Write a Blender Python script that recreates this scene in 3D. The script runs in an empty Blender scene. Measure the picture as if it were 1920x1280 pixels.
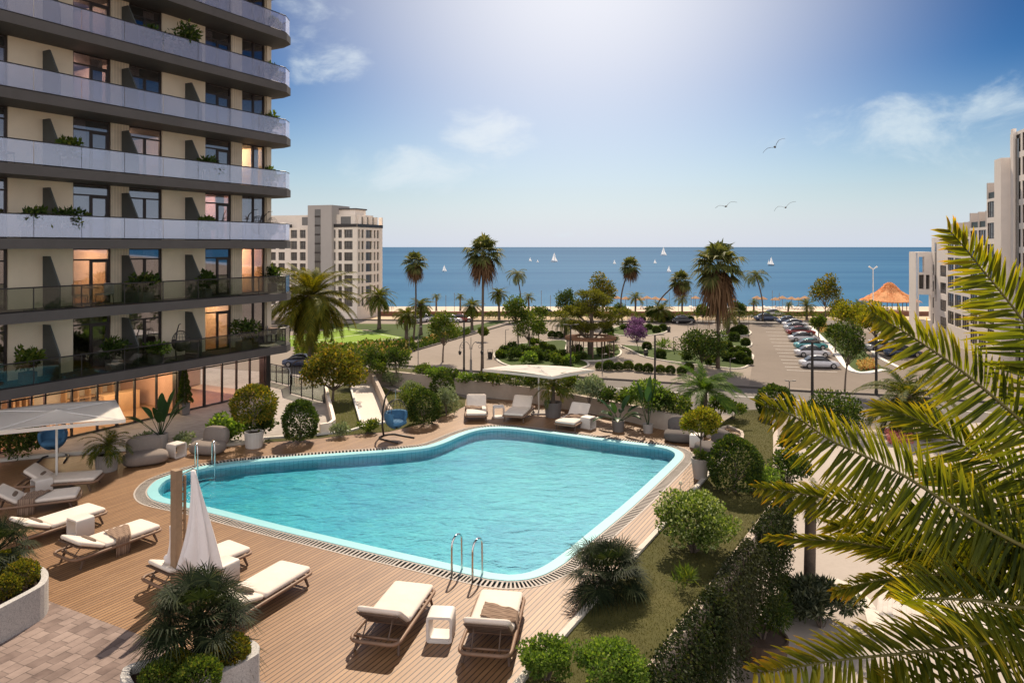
import bpy, bmesh, math, random
import numpy as np
from mathutils import Vector, Matrix
from mathutils.geometry import tessellate_polygon
random.seed(7)
R = math.radians
F_PX, CX, HY, EYE = 1350.0, 960.0, 463.0, 7.5
GZ = -6.5                                   # street level; the pool deck is z = 0
S = bpy.context.scene
COL = S.collection

def at(px, py, z=0.0):                      # a point of the photograph lying at height z
    y = F_PX * (EYE - z) / (py - HY)
    return Vector(((px - CX) * y / F_PX, y, z))
def deep(px, py, y):                        # a point of the photograph at distance y
    return Vector(((px - CX) * y / F_PX, y, EYE - (py - HY) * y / F_PX))

# ------------------------------------------------------------------ camera, sky, sun
cam_d = bpy.data.cameras.new('camera'); cam = bpy.data.objects.new('camera', cam_d); COL.objects.link(cam)
cam.location = (0, 0, EYE); cam.rotation_euler = (R(90), 0, 0)
cam_d.sensor_fit = 'HORIZONTAL'; cam_d.sensor_width = 36
cam_d.lens = 36 * F_PX / 1920; cam_d.shift_y = -(640 - HY) / 1920
cam_d.clip_start = .1; cam_d.clip_end = 60000
S.camera = cam
SUN_EL, SUN_AZ = R(48), R(6)
sun_dir = Vector((math.sin(SUN_AZ) * math.cos(SUN_EL), math.cos(SUN_AZ) * math.cos(SUN_EL), math.sin(SUN_EL)))
sl = bpy.data.lights.new('sun', 'SUN'); sl.energy = 5.0; sl.angle = R(.5); sl.color = (1, .83, .63)
so = bpy.data.objects.new('sun', sl); COL.objects.link(so); so.rotation_euler = sun_dir.to_track_quat('Z', 'Y').to_euler()
so.location = (0, 0, 60)
W = bpy.data.worlds.new('World'); S.world = W; W.use_nodes = True
S.view_settings.view_transform = 'Standard'; S.view_settings.look = 'None'
S.view_settings.gamma = 1; S.view_settings.exposure = .3
S.cycles.max_bounces = 8; S.cycles.transparent_max_bounces = 24; S.cycles.glossy_bounces = 3
S.cycles.transmission_bounces = 4; S.cycles.diffuse_bounces = 3
S.cycles.caustics_reflective = False; S.cycles.caustics_refractive = False
S.cycles.sample_clamp_indirect = 6

def world_nodes():
    nt = W.node_tree; N = nt.nodes; L = nt.links
    for n in list(N): N.remove(n)
    out = N.new('ShaderNodeOutputWorld'); bg = N.new('ShaderNodeBackground'); bg.inputs['Strength'].default_value = .1
    L.new(bg.outputs[0], out.inputs[0])
    sky = N.new('ShaderNodeTexSky'); sky.sky_type = 'NISHITA'; sky.sun_disc = False
    sky.sun_elevation = SUN_EL; sky.sun_rotation = SUN_AZ; sky.altitude = 10
    sky.air_density = 1.0; sky.dust_density = .45; sky.ozone_density = 1.4
    hs = N.new('ShaderNodeHueSaturation'); hs.inputs['Saturation'].default_value = 1.0; hs.inputs['Hue'].default_value = .488
    gm = N.new('ShaderNodeGamma'); gm.inputs['Gamma'].default_value = 2.9
    sc1 = N.new('ShaderNodeVectorMath'); sc1.operation = 'SCALE'; sc1.inputs['Scale'].default_value = 1 / 12.; L.new(sky.outputs[0], sc1.inputs[0]); L.new(sc1.outputs[0], gm.inputs[0])
    sc2 = N.new('ShaderNodeVectorMath'); sc2.operation = 'SCALE'; sc2.inputs['Scale'].default_value = 12.; L.new(gm.outputs[0], sc2.inputs[0]); L.new(sc2.outputs[0], hs.inputs['Color'])
    tc = N.new('ShaderNodeTexCoord')
    def m(op, a, b=None, c=None):
        n = N.new('ShaderNodeMath'); n.operation = op; n.use_clamp = False
        for i, v in enumerate((a, b, c)):
            if v is None: continue
            if isinstance(v, (int, float)): n.inputs[i].default_value = v
            else: L.new(v, n.inputs[i])
        return n.outputs[0]
    def rng(v, a, b, c=0., d=1.):
        n = N.new('ShaderNodeMapRange'); n.interpolation_type = 'SMOOTHSTEP'
        n.inputs[1].default_value = a; n.inputs[2].default_value = b; n.inputs[3].default_value = c; n.inputs[4].default_value = d
        L.new(v, n.inputs[0]); return n.outputs[0]
    mp = N.new('ShaderNodeMapping'); mp.inputs['Scale'].default_value = (1, 1, 1.9); L.new(tc.outputs['Generated'], mp.inputs['Vector'])
    nz = N.new('ShaderNodeTexNoise'); nz.inputs['Scale'].default_value = 9; nz.inputs['Detail'].default_value = 8; nz.inputs['Roughness'].default_value = .62
    nz.inputs['Distortion'].default_value = .35
    L.new(mp.outputs[0], nz.inputs['Vector'])
    tot = None
    # banks of thin cloud: direction, half sizes (radians), strength
    for (px, py, rx, rz, k) in [(905, 255, .10, .065, 1.1), (760, 315, .16, .055, .95), (590, 80, .10, .10, .85), (1680, 240, .18, .07, .95),
                                (1830, 225, .20, .075, .85), (1760, 285, .18, .045, .75), (1060, 440, .03, .010, 1.05), (1108, 440, .022, .009, 1.05),
                                (860, 446, .12, .012, .6), (1250, 130, .5, .03, .16), (1500, 330, .3, .03, .22), (-1500, 300, 1.2, .12, .5), (3900, 200, 1.2, .12, .5)]:
        d = Vector(((px - CX) / F_PX, 1, (HY - py) / F_PX)).normalized()
        sub = N.new('ShaderNodeVectorMath'); sub.operation = 'SUBTRACT'; L.new(tc.outputs['Generated'], sub.inputs[0]); sub.inputs[1].default_value = d
        dv = N.new('ShaderNodeVectorMath'); dv.operation = 'DIVIDE'; L.new(sub.outputs[0], dv.inputs[0]); dv.inputs[1].default_value = (rx, 1.5, rz)
        ln = N.new('ShaderNodeVectorMath'); ln.operation = 'LENGTH'; L.new(dv.outputs[0], ln.inputs[0])
        w = m('MULTIPLY', rng(ln.outputs['Value'], 1.25, .15), k)
        tot = w if tot is None else m('MAXIMUM', tot, w)
    thr = m('SUBTRACT', .74, m('MULTIPLY', tot, .38))
    fac = m('MULTIPLY', rng(m('SUBTRACT', nz.outputs['Fac'], thr), -.04, .30), m('MINIMUM', m('MULTIPLY', tot, 1.3), .80))
    mix = N.new('ShaderNodeMix'); mix.data_type = 'RGBA'; L.new(fac, mix.inputs[0])
    sz = N.new('ShaderNodeSeparateXYZ'); L.new(tc.outputs['Generated'], sz.inputs[0])
    hz = N.new('ShaderNodeMix'); hz.data_type = 'RGBA'; L.new(m('MULTIPLY', rng(sz.outputs['Z'], .235, -.02), .94), hz.inputs[0]); L.new(hs.outputs[0], hz.inputs[6]); hz.inputs[7].default_value = (5.2, 5.9, 6.9, 1)
    L.new(hz.outputs[2], mix.inputs[6])
    mix.inputs[7].default_value = (5.6, 6.5, 7.0, 1)
    # bright veil of thin haze high up, under the sun
    vd = Vector((.10, 1, .42)).normalized()
    sub = N.new('ShaderNodeVectorMath'); sub.operation = 'DISTANCE'; L.new(tc.outputs['Generated'], sub.inputs[0]); sub.inputs[1].default_value = vd
    veil = m('MULTIPLY', rng(sub.outputs['Value'], .52, .0), .92)
    mx2 = N.new('ShaderNodeMix'); mx2.data_type = 'RGBA'; L.new(veil, mx2.inputs[0]); L.new(mix.outputs[2], mx2.inputs[6]); mx2.inputs[7].default_value = (7.9, 7.9, 8.3, 1)
    # bright cloud bank added out of view behind the viewer, as fill light
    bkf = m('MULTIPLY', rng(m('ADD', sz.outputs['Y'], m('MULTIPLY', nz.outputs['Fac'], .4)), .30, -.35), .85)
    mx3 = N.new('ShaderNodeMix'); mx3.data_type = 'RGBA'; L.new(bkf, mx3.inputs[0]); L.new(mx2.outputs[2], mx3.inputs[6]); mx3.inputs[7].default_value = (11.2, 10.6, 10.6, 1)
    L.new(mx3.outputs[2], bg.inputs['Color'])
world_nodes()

# ------------------------------------------------------------------ materials
MATS = {}
def new_mat(name):
    m = bpy.data.materials.new(name); m.use_nodes = True
    nt = m.node_tree
    for n in list(nt.nodes): nt.nodes.remove(n)
    return m, nt.nodes, nt.links
def inp(node, L, key, v):
    if hasattr(v, 'is_output'): L.new(v, node.inputs[key])
    else: node.inputs[key].default_value = v
def c4(c): return (c[0], c[1], c[2], 1)
def noise(N, L, scale, detail=4, rough=.55, vec=None, dist=0.):
    n = N.new('ShaderNodeTexNoise'); n.inputs['Scale'].default_value = scale; n.inputs['Detail'].default_value = detail
    n.inputs['Roughness'].default_value = rough; n.inputs['Distortion'].default_value = dist
    if vec is None:
        t = N.new('ShaderNodeTexCoord'); vec = t.outputs['Object']
    L.new(vec, n.inputs['Vector']); return n.outputs['Fac']
def ramp(N, L, fac, stops):
    r = N.new('ShaderNodeValToRGB'); e = r.color_ramp.elements
    while len(e) < len(stops): e.new(.5)
    for i, (p, c) in enumerate(stops): e[i].position = p; e[i].color = c4(c)
    L.new(fac, r.inputs[0]); return r.outputs[0]
def mixc(N, L, f, a, b, blend='MIX'):
    n = N.new('ShaderNodeMix'); n.data_type = 'RGBA'; n.blend_type = blend
    inp(n, L, 0, f); inp(n, L, 6, a if hasattr(a, 'is_output') else c4(a)); inp(n, L, 7, b if hasattr(b, 'is_output') else c4(b)); return n.outputs[2]
def bump(N, L, h, strength=.3, dist=.02):
    b = N.new('ShaderNodeBump'); b.inputs['Strength'].default_value = strength; b.inputs['Distance'].default_value = dist
    L.new(h, b.inputs['Height']); return b.outputs[0]
def principled(N, L, **kw):
    p = N.new('ShaderNodeBsdfPrincipled'); o = N.new('ShaderNodeOutputMaterial'); L.new(p.outputs[0], o.inputs[0])
    for k, v in kw.items():
        k = k.replace('_', ' ')
        if k == 'Base Color' and not hasattr(v, 'is_output'): v = c4(v)
        inp(p, L, k, v)
    return p, o
def plain(name, col, rough=.6, var=.15, scale=6., metal=0., bmp=0., spec=.4, scale2=None):
    """one colour worn and mottled by two scales of noise"""
    if name in MATS: return MATS[name]
    m, N, L = new_mat(name)
    f1 = noise(N, L, scale, 5, .6); f2 = noise(N, L, scale2 or scale * .13, 3, .5)
    a = tuple(max(0, c * (1 - var)) for c in col); b = tuple(min(1, c * (1 + var)) for c in col)
    col_ = mixc(N, L, .5, ramp(N, L, f1, [(.3, a), (.7, b)]), ramp(N, L, f2, [(.35, a), (.65, b)]))
    p, o = principled(N, L, Base_Color=col_, Roughness=rough, Metallic=metal)
    p.inputs['Specular IOR Level'].default_value = spec
    if bmp: L.new(bump(N, L, f1, bmp, .02), p.inputs['Normal'])
    MATS[name] = m; return m
def leafm(name, c1, c2, trans=.4, tcol=None, rough=.6, c3=None):
    """leaf-by-leaf varied foliage that lets light through"""
    if name in MATS: return MATS[name]
    m, N, L = new_mat(name)
    g = N.new('ShaderNodeNewGeometry')
    up_ = 1.12; stops = [(0, tuple(q * up_ for q in c1)), (.75, tuple(q * up_ for q in c2))] + ([(1, tuple(q * up_ for q in c3))] if c3 else [])
    col = ramp(N, L, g.outputs['Random Per Island'], stops)
    p = N.new('ShaderNodeBsdfPrincipled'); p.inputs['Roughness'].default_value = rough; p.inputs['Specular IOR Level'].default_value = .12
    L.new(col, p.inputs['Base Color'])
    t = N.new('ShaderNodeBsdfTranslucent')
    tc = mixc(N, L, 1, col, tcol or (1.7, 1.7, .55), 'MULTIPLY'); L.new(tc, t.inputs['Color'])
    x = N.new('ShaderNodeMixShader'); x.inputs[0].default_value = trans
    L.new(p.outputs[0], x.inputs[1]); L.new(t.outputs[0], x.inputs[2])
    o = N.new('ShaderNodeOutputMaterial'); L.new(x.outputs[0], o.inputs[0])
    MATS[name] = m; return m
def glow(name, col, strength):
    if name in MATS: return MATS[name]
    m, N, L = new_mat(name); e = N.new('ShaderNodeEmission'); e.inputs[0].default_value = c4(col); e.inputs[1].default_value = strength
    o = N.new('ShaderNodeOutputMaterial'); L.new(e.outputs[0], o.inputs[0]); MATS[name] = m; return m
def glassm(name, tint, refl=.25, frost=0., frost_col=(.8, .8, .85), rough=.02):
    """sheet glass: see-through, mirroring and frosted shares"""
    if name in MATS: return MATS[name]
    m, N, L = new_mat(name)
    t = N.new('ShaderNodeBsdfTransparent'); t.inputs[0].default_value = c4(tint)
    g = N.new('ShaderNodeBsdfGlossy'); g.inputs['Roughness'].default_value = rough; g.inputs['Color'].default_value = (.92, .92, 1, 1)
    lw = N.new('ShaderNodeLayerWeight'); lw.inputs[0].default_value = .5
    mr = N.new('ShaderNodeMapRange'); pw = N.new('ShaderNodeMath'); pw.operation = 'POWER'; L.new(lw.outputs['Facing'], pw.inputs[0]); pw.inputs[1].default_value = 3.5; L.new(pw.outputs[0], mr.inputs[0]); mr.inputs[3].default_value = refl; mr.inputs[4].default_value = min(1, refl + .6)
    last = t.outputs[0]
    if frost:
        d = N.new('ShaderNodeBsdfDiffuse'); d.inputs[0].default_value = c4(frost_col)
        tr = N.new('ShaderNodeBsdfTranslucent'); tr.inputs[0].default_value = c4(frost_col)
        dd = N.new('ShaderNodeMixShader'); dd.inputs[0].default_value = .35; L.new(d.outputs[0], dd.inputs[1]); L.new(tr.outputs[0], dd.inputs[2])
        x0 = N.new('ShaderNodeMixShader'); x0.inputs[0].default_value = frost; L.new(last, x0.inputs[1]); L.new(dd.outputs[0], x0.inputs[2]); last = x0.outputs[0]
    x = N.new('ShaderNodeMixShader'); L.new(mr.outputs[0], x.inputs[0]); L.new(last, x.inputs[1]); L.new(g.outputs[0], x.inputs[2])
    o = N.new('ShaderNodeOutputMaterial'); L.new(x.outputs[0], o.inputs[0]); MATS[name] = m; return m

# ------------------------------------------------------------------ mesh building
class MB:
    def __init__(s): s.v = []; s.f = []; s.n = 0
    def add(s, vs, fs):
        k = len(s.v); s.v.extend([tuple(p) for p in vs]); s.f.extend([tuple(i + k for i in f) for f in fs]); return s
    def obox(s, o, a, b, c):                 # corner and three edge vectors
        o, a, b, c = (Vector(q) for q in (o, a, b, c))
        P = [o, o + a, o + a + b, o + b, o + c, o + a + c, o + a + b + c, o + b + c]
        F = [(3, 2, 1, 0), (4, 5, 6, 7), (0, 1, 5, 4), (1, 2, 6, 5), (2, 3, 7, 6), (3, 0, 4, 7)]
        if a.cross(b).dot(c) < 0: F = [tuple(reversed(f)) for f in F]
        return s.add(P, F)
    def box(s, x, y, z, sx, sy, sz, rz=0.):  # centred in x, y; z is the bottom
        a = Vector((math.cos(rz), math.sin(rz), 0)); b = Vector((-math.sin(rz), math.cos(rz), 0))
        return s.obox(Vector((x, y, z)) - a * sx / 2 - b * sy / 2, a * sx, b * sy, (0, 0, sz))
    def tube(s, pts, r, n=8, closed=False, caps=True):
        pts = [Vector(p) for p in pts]; m = len(pts)
        rr = r if isinstance(r, (list, tuple)) else [r] * m
        V = []; ref = None
        for i, p in enumerate(pts):
            if closed: t = pts[(i + 1) % m] - pts[i - 1]
            else: t = pts[min(i + 1, m - 1)] - pts[max(i - 1, 0)]
            t = t.normalized() if t.length > 1e-9 else Vector((0, 0, 1))
            if ref is None: ref = Vector((1, 0, 0)) if abs(t.z) > .8 else Vector((0, 0, 1))
            u = (ref - t * ref.dot(t)); u = u.normalized() if u.length > 1e-6 else t.orthogonal().normalized()
            ref = u; w = t.cross(u)
            for k in range(n):
                a = 2 * math.pi * k / n; V.append(p + (u * math.cos(a) + w * math.sin(a)) * rr[i])
        Fs = []
        for i in range(m if closed else m - 1):
            j = (i + 1) % m
            for k in range(n): Fs.append((i * n + k, i * n + (k + 1) % n, j * n + (k + 1) % n, j * n + k))
        if caps and not closed: Fs += [tuple(reversed(range(n))), tuple((m - 1) * n + k for k in range(n))]
        return s.add(V, Fs)
    def lathe(s, prof, n=24, c=(0, 0, 0), sx=1., sy=1.):
        V = []; Fs = []; m = len(prof)
        for (r, z) in prof:
            for k in range(n):
                a = 2 * math.pi * k / n; V.append((c[0] + r * math.cos(a) * sx, c[1] + r * math.sin(a) * sy, c[2] + z))
        for i in range(m - 1):
            for k in range(n): Fs.append((i * n + k, i * n + (k + 1) % n, (i + 1) * n + (k + 1) % n, (i + 1) * n + k))
        return s.add(V, Fs)
    def prism(s, poly, z0, z1, top=True, bottom=True):
        P = [Vector((p[0], p[1])) for p in poly]
        if sum(P[i - 1].x * P[i].y - P[i].x * P[i - 1].y for i in range(len(P))) < 0: P.reverse()
        n = len(P); V = [(p.x, p.y, z0) for p in P] + [(p.x, p.y, z1) for p in P]
        Fs = [(i, (i + 1) % n, n + (i + 1) % n, n + i) for i in range(n)]
        if top: Fs.append(tuple(range(n, 2 * n)))
        if bottom: Fs.append(tuple(reversed(range(n))))
        return s.add(V, Fs)
    def sheet(s, loops, z):                  # flat polygon with holes
        if len(loops) == 1:
            l = loops[0]; n = len(l); ar = sum(l[i - 1][0] * l[i][1] - l[i][0] * l[i - 1][1] for i in range(n))
            return s.add([(p[0], p[1], z) for p in l], [tuple(range(n)) if ar > 0 else tuple(range(n - 1, -1, -1))])
        tri = tessellate_polygon([[Vector((p[0], p[1], 0)) for p in l] for l in loops])
        flat = [p for l in loops for p in l]
        out = []
        for t in tri:
            a, b, c = (Vector((flat[i][0], flat[i][1])) for i in t)
            out.append(t if (b - a).cross(c - a) > 0 else tuple(reversed(t)))
        return s.add([(p[0], p[1], z) for p in flat], out)
    def band(s, la, lb, za, zb, closed=True):  # strip between two loops of equal count
        n = len(la); V = [(p[0], p[1], za) for p in la] + [(p[0], p[1], zb) for p in lb]
        return s.add(V, [(i, (i + 1) % n, n + (i + 1) % n, n + i) for i in range(n if closed else n - 1)])
    def rings(s, rings, capa=True, capb=True):  # loft of equal closed rings
        n = len(rings[0]); V = [p for r in rings for p in r]; Fs = []
        for i in range(len(rings) - 1):
            for k in range(n): Fs.append((i * n + k, i * n + (k + 1) % n, (i + 1) * n + (k + 1) % n, (i + 1) * n + k))
        if capa: Fs.append(tuple(reversed(range(n))))
        if capb: Fs.append(tuple((len(rings) - 1) * n + k for k in range(n)))
        return s.add(V, Fs)
    def build(s, name, mat, parent=None, smooth=False, bevel=0., seg=2, subsurf=0, fixn=True):
        me = bpy.data.meshes.new(name); me.from_pydata(s.v, [], s.f); me.update()
        if fixn and len(s.f) < 20000:
            bm = bmesh.new(); bm.from_mesh(me); bmesh.ops.recalc_face_normals(bm, faces=bm.faces); bm.to_mesh(me); bm.free()
        return link(name, me, mat, parent, smooth, bevel, seg, subsurf)
def link(name, me, mat, parent=None, smooth=False, bevel=0., seg=2, subsurf=0):
    o = bpy.data.objects.new(name, me); COL.objects.link(o)
    if not me.materials: me.materials.append(mat)
    if parent is not None: o.parent = parent
    if smooth:
        me.shade_smooth()
    if bevel:
        b = o.modifiers.new('bevel', 'BEVEL'); b.width = bevel; b.segments = seg; b.limit_method = 'ANGLE'; b.angle_limit = R(40)
        if smooth is False and seg > 1: me.shade_smooth(); b.harden_normals = True
    if subsurf:
        q = o.modifiers.new('subsurf', 'SUBSURF'); q.levels = subsurf; q.render_levels = subsurf
    return o
def npmesh(name, V, Q):
    """mesh straight from arrays of vertices and quads"""
    me = bpy.data.meshes.new(name); V = np.asarray(V, np.float32).reshape(-1, 3); Q = np.asarray(Q, np.int32).reshape(-1, 4)
    me.vertices.add(len(V)); me.vertices.foreach_set('co', V.ravel())
    me.loops.add(Q.size); me.loops.foreach_set('vertex_index', Q.ravel())
    me.polygons.add(len(Q)); me.polygons.foreach_set('loop_start', np.arange(0, Q.size, 4, dtype=np.int32))
    me.update(calc_edges=True); me.validate(); return me
LABELS = {}
def tag(o, label=None, cat=None, group=None, kind=None):
    if label:
        o['label'] = label
        if label in LABELS: print('SAME LABEL:', label)
        LABELS[label] = o.name
    if cat: o['category'] = cat
    if group: o['group'] = group
    if kind: o['kind'] = kind
    return o
def root(name, label, cat, loc, rz=0., group=None, scale=1.):
    o = bpy.data.objects.new(name, None); COL.objects.link(o); o.location = loc; o.rotation_euler = (0, 0, rz)
    o.scale = (scale,) * 3; o.empty_display_size = .2
    return tag(o, label, cat, group)
def struct(o): o['kind'] = 'structure'; return o
def copy_tree(o, label, loc, rz=0., group=None, scale=None):
    def rec(q, par):
        c = q.copy(); COL.objects.link(c)
        if par is not None: c.parent = par
        for ch in q.children: rec(ch, c)
        return c
    c = rec(o, None); c.location = loc; c.rotation_euler = (0, 0, rz)
    if scale is not None: c.scale = (scale,) * 3 if isinstance(scale, (int, float)) else scale
    c['label'] = label
    if label in LABELS: print('SAME LABEL:', label)
    LABELS[label] = c.name
    if group: c['group'] = group
    return c
def smooth_loop(pts, step=.25, closed=True):
    """Catmull-Rom through 2-D points, resampled"""
    P = [Vector((p[0], p[1])) for p in pts]; n = len(P); out = []
    for i in range(n if closed else n - 1):
        p0, p1, p2, p3 = (P[(i - 1) % n], P[i], P[(i + 1) % n], P[(i + 2) % n]) if closed else (P[max(i - 1, 0)], P[i], P[i + 1], P[min(i + 2, n - 1)])
        k = max(1, int((p2 - p1).length / step))
        for j in range(k):
            t = j / k
            out.append(.5 * ((2 * p1) + (p2 - p0) * t + (2 * p0 - 5 * p1 + 4 * p2 - p3) * t * t + (3 * p1 - p0 - 3 * p2 + p3) * t ** 3))
    if not closed: out.append(P[-1])
    return out
def offset(loop, d):                        # positive = outwards for a counter-clockwise loop
    n = len(loop); out = []
    for i in range(n):
        t = (loop[(i + 1) % n] - loop[i - 1]).normalized(); out.append(loop[i] + Vector((t.y, -t.x)) * d)
    return out
def ccw(l): return l if sum(l[i - 1].x * l[i].y - l[i].x * l[i - 1].y for i in range(len(l))) > 0 else l[::-1]

# ------------------------------------------------------------------ foliage
def leaves_np(rng, C, Dn, Ln, Wd, fold=.25):
    """kite-shaped leaves: base C, direction Dn, lengths, widths"""
    n = len(C); Dn = Dn / np.maximum(np.linalg.norm(Dn, axis=1, keepdims=True), 1e-6)
    rnd = rng.normal(size=(n, 3)); sd = np.cross(Dn, rnd); sd /= np.maximum(np.linalg.norm(sd, axis=1, keepdims=True), 1e-6)
    nm = np.cross(sd, Dn); Ln = Ln[:, None]; Wd = Wd[:, None]
    mid = C + Dn * Ln * .45
    V = np.stack([C, mid + sd * Wd + nm * Wd * fold, C + Dn * Ln, mid - sd * Wd + nm * Wd * fold], 1)
    Q = np.arange(4 * n).reshape(n, 4); return V.reshape(-1, 3), Q
def clump_cloud(rng, clumps, n, ll, lw, shell=.6, up=.25, spread=.9):
    """leaves spread through a set of clumps (centre, radii)"""
    w = np.array([c[1][0] * c[1][1] + c[1][0] * c[1][2] for c in clumps]); w = w / w.sum()
    idx = rng.choice(len(clumps), n, p=w)
    cen = np.array([c[0] for c in clumps])[idx]; rad = np.array([c[1] for c in clumps])[idx]
    d = rng.normal(size=(n, 3)); d /= np.linalg.norm(d, axis=1, keepdims=True)
    r = shell + (1 - shell) * rng.random(n) ** .6
    r = np.where(rng.random(n) < .22, r * rng.random(n), r)
    P = cen + d * rad * r[:, None]
    D = d * .8 + rng.normal(size=(n, 3)) * spread * .6; D[:, 2] += up
    return leaves_np(rng, P, D, ll * rng.uniform(.65, 1.3, n), lw * rng.uniform(.7, 1.25, n))
def ell_clumps(rng, c, r, k, size=.42, low=-.55):
    out = []
    for i in range(k):
        while True:
            d = rng.normal(size=3); d /= np.linalg.norm(d)
            if d[2] > low: break
        q = rng.uniform(.48, .82); s = size * rng.uniform(.75, 1.25)
        out.append((np.array(c) + d * np.array(r) * q, np.array(r) * s))
    return out
# ================================================================== MATERIALS OF THE SETTING
E1 = Vector((.476, .8796)); E2 = Vector((-.8796, .476))       # along and across the deck boards
ANG = math.atan2(E1.y, E1.x)

def deck_mat():
    m, N, L = new_mat('deck_boards')
    t = N.new('ShaderNodeTexCoord'); mp = N.new('ShaderNodeMapping'); mp.inputs['Rotation'].default_value = (0, 0, -ANG); L.new(t.outputs['Object'], mp.inputs[0])
    sp = N.new('ShaderNodeSeparateXYZ'); L.new(mp.outputs[0], sp.inputs[0])
    def M(op, a, b=0.):
        n = N.new('ShaderNodeMath'); n.operation = op; inp(n, L, 0, a); inp(n, L, 1, b); return n.outputs[0]
    v = M('MULTIPLY', sp.outputs['Y'], 1 / .105); row = M('FLOOR', v); fr = M('FRACT', v)
    wn = N.new('ShaderNodeTexWhiteNoise'); wn.noise_dimensions = '1D'; L.new(row, wn.inputs['W'])
    seg = M('FLOOR', M('ADD', M('MULTIPLY', sp.outputs['X'], .28), M('MULTIPLY', wn.outputs['Value'], 7)))
    cb = N.new('ShaderNodeCombineXYZ'); L.new(row, cb.inputs[0]); L.new(seg, cb.inputs[1])
    w2 = N.new('ShaderNodeTexWhiteNoise'); w2.noise_dimensions = '2D'; L.new(cb.outputs[0], w2.inputs['Vector'])
    mg = N.new('ShaderNodeMapping'); mg.inputs['Scale'].default_value = (1.2, 28, 1); L.new(mp.outputs[0], mg.inputs[0])
    g = noise(N, L, 1.6, 5, .6, mg.outputs[0]); big = noise(N, L, .22, 3)
    base = ramp(N, L, w2.outputs['Value'], [(0, (.17, .080, .030)), (.5, (.25, .127, .050)), (1, (.36, .20, .088))])
    base = mixc(N, L, .45, base, ramp(N, L, g, [(.3, (.15, .073, .031)), (.7, (.36, .21, .098))]))
    base = mixc(N, L, .32, base, ramp(N, L, big, [(.35, (.15, .070, .034)), (.65, (.36, .21, .115))]))
    groove = M('LESS_THAN', fr, .18)
    col = mixc(N, L, groove, base, (.022, .011, .007))
    p, o = principled(N, L, Base_Color=col, Roughness=ramp(N, L, g, [(.3, (.40,) * 3), (.7, (.56,) * 3)])); p.inputs['Specular IOR Level'].default_value = .62
    h = M('SUBTRACT', M('MULTIPLY', g, .15), M('MULTIPLY', groove, 1.0)); L.new(bump(N, L, h, .6, .008), p.inputs['Normal'])
    return m
def brick_mat(name, c1, c2, mortar, bw, bh, ms, rot, var=.25, rough=.8, offset=.5, bumpy=.4):
    m, N, L = new_mat(name)
    t = N.new('ShaderNodeTexCoord'); mp = N.new('ShaderNodeMapping'); mp.inputs['Rotation'].default_value = (0, 0, -rot); L.new(t.outputs['Object'], mp.inputs[0])
    b = N.new('ShaderNodeTexBrick'); L.new(mp.outputs[0], b.inputs['Vector']); b.offset = offset; b.squash = .75; b.squash_frequency = 3
    for k, v in (('Color1', c4(c1)), ('Color2', c4(c2)), ('Mortar', c4(mortar)), ('Scale', 1.), ('Mortar Size', ms), ('Bias', 0.), ('Brick Width', bw), ('Row Height', bh)):
        b.inputs[k].default_value = v
    n1 = noise(N, L, 3.2, 5); n2 = noise(N, L, .35, 3)
    col = mixc(N, L, var, b.outputs['Color'], ramp(N, L, n1, [(.3, tuple(c * .55 for c in c1)), (.7, tuple(min(1, c * 1.5) for c in c2))]))
    col = mixc(N, L, .22, col, ramp(N, L, n2, [(.35, tuple(c * .6 for c in c1)), (.65, tuple(min(1, c * 1.35) for c in c2))]))
    p, o = principled(N, L, Base_Color=col, Roughness=rough); p.inputs['Specular IOR Level'].default_value = .25
    ad = N.new('ShaderNodeMath'); ad.operation = 'SUBTRACT'; ad.inputs[0].default_value = 1; L.new(b.outputs['Fac'], ad.inputs[1])
    if bumpy: L.new(bump(N, L, ad.outputs[0], bumpy, .01), p.inputs['Normal'])
    return m
def ground_mat(name, cols, sc, rough=.9, streak=0.):
    m, N, L = new_mat(name)
    f1 = noise(N, L, sc, 8, .65); f2 = noise(N, L, sc * .06, 4, .6, dist=.6); f3 = noise(N, L, sc * 7, 3, .7)
    a = ramp(N, L, f1, [(.28, cols[0]), (.72, cols[1])]); b = ramp(N, L, f2, [(.35, cols[0]), (.65, cols[2])])
    col = mixc(N, L, .5, a, b); col = mixc(N, L, .25, col, ramp(N, L, f3, [(.3, cols[0]), (.7, cols[2])]))
    p, o = principled(N, L, Base_Color=col, Roughness=rough); p.inputs['Specular IOR Level'].default_value = .2
    L.new(bump(N, L, f3, .25, .01), p.inputs['Normal']); return m
def terrazzo():
    m, N, L = new_mat('terrazzo_concrete')
    t = N.new('ShaderNodeTexCoord'); vo = N.new('ShaderNodeTexVoronoi'); vo.inputs['Scale'].default_value = 70; L.new(t.outputs['Object'], vo.inputs['Vector'])
    n1 = noise(N, L, 45, 6, .7); n2 = noise(N, L, 1.3, 4)
    sep = N.new('ShaderNodeSeparateColor'); L.new(vo.outputs['Color'], sep.inputs[0])
    col = ramp(N, L, sep.outputs[0], [(0, (.17, .17, .18)), (.3, (.44, .43, .42)), (1, (.60, .58, .56))])
    col = mixc(N, L, .45, col, ramp(N, L, n1, [(.35, (.2, .2, .2)), (.65, (.62, .6, .58))]))
    col = mixc(N, L, .2, col, ramp(N, L, n2, [(.35, (.28, .28, .28)), (.65, (.62, .6, .58))]))
    p, o = principled(N, L, Base_Color=col, Roughness=.8); L.new(bump(N, L, n1, .25, .01), p.inputs['Normal']); return m
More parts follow.
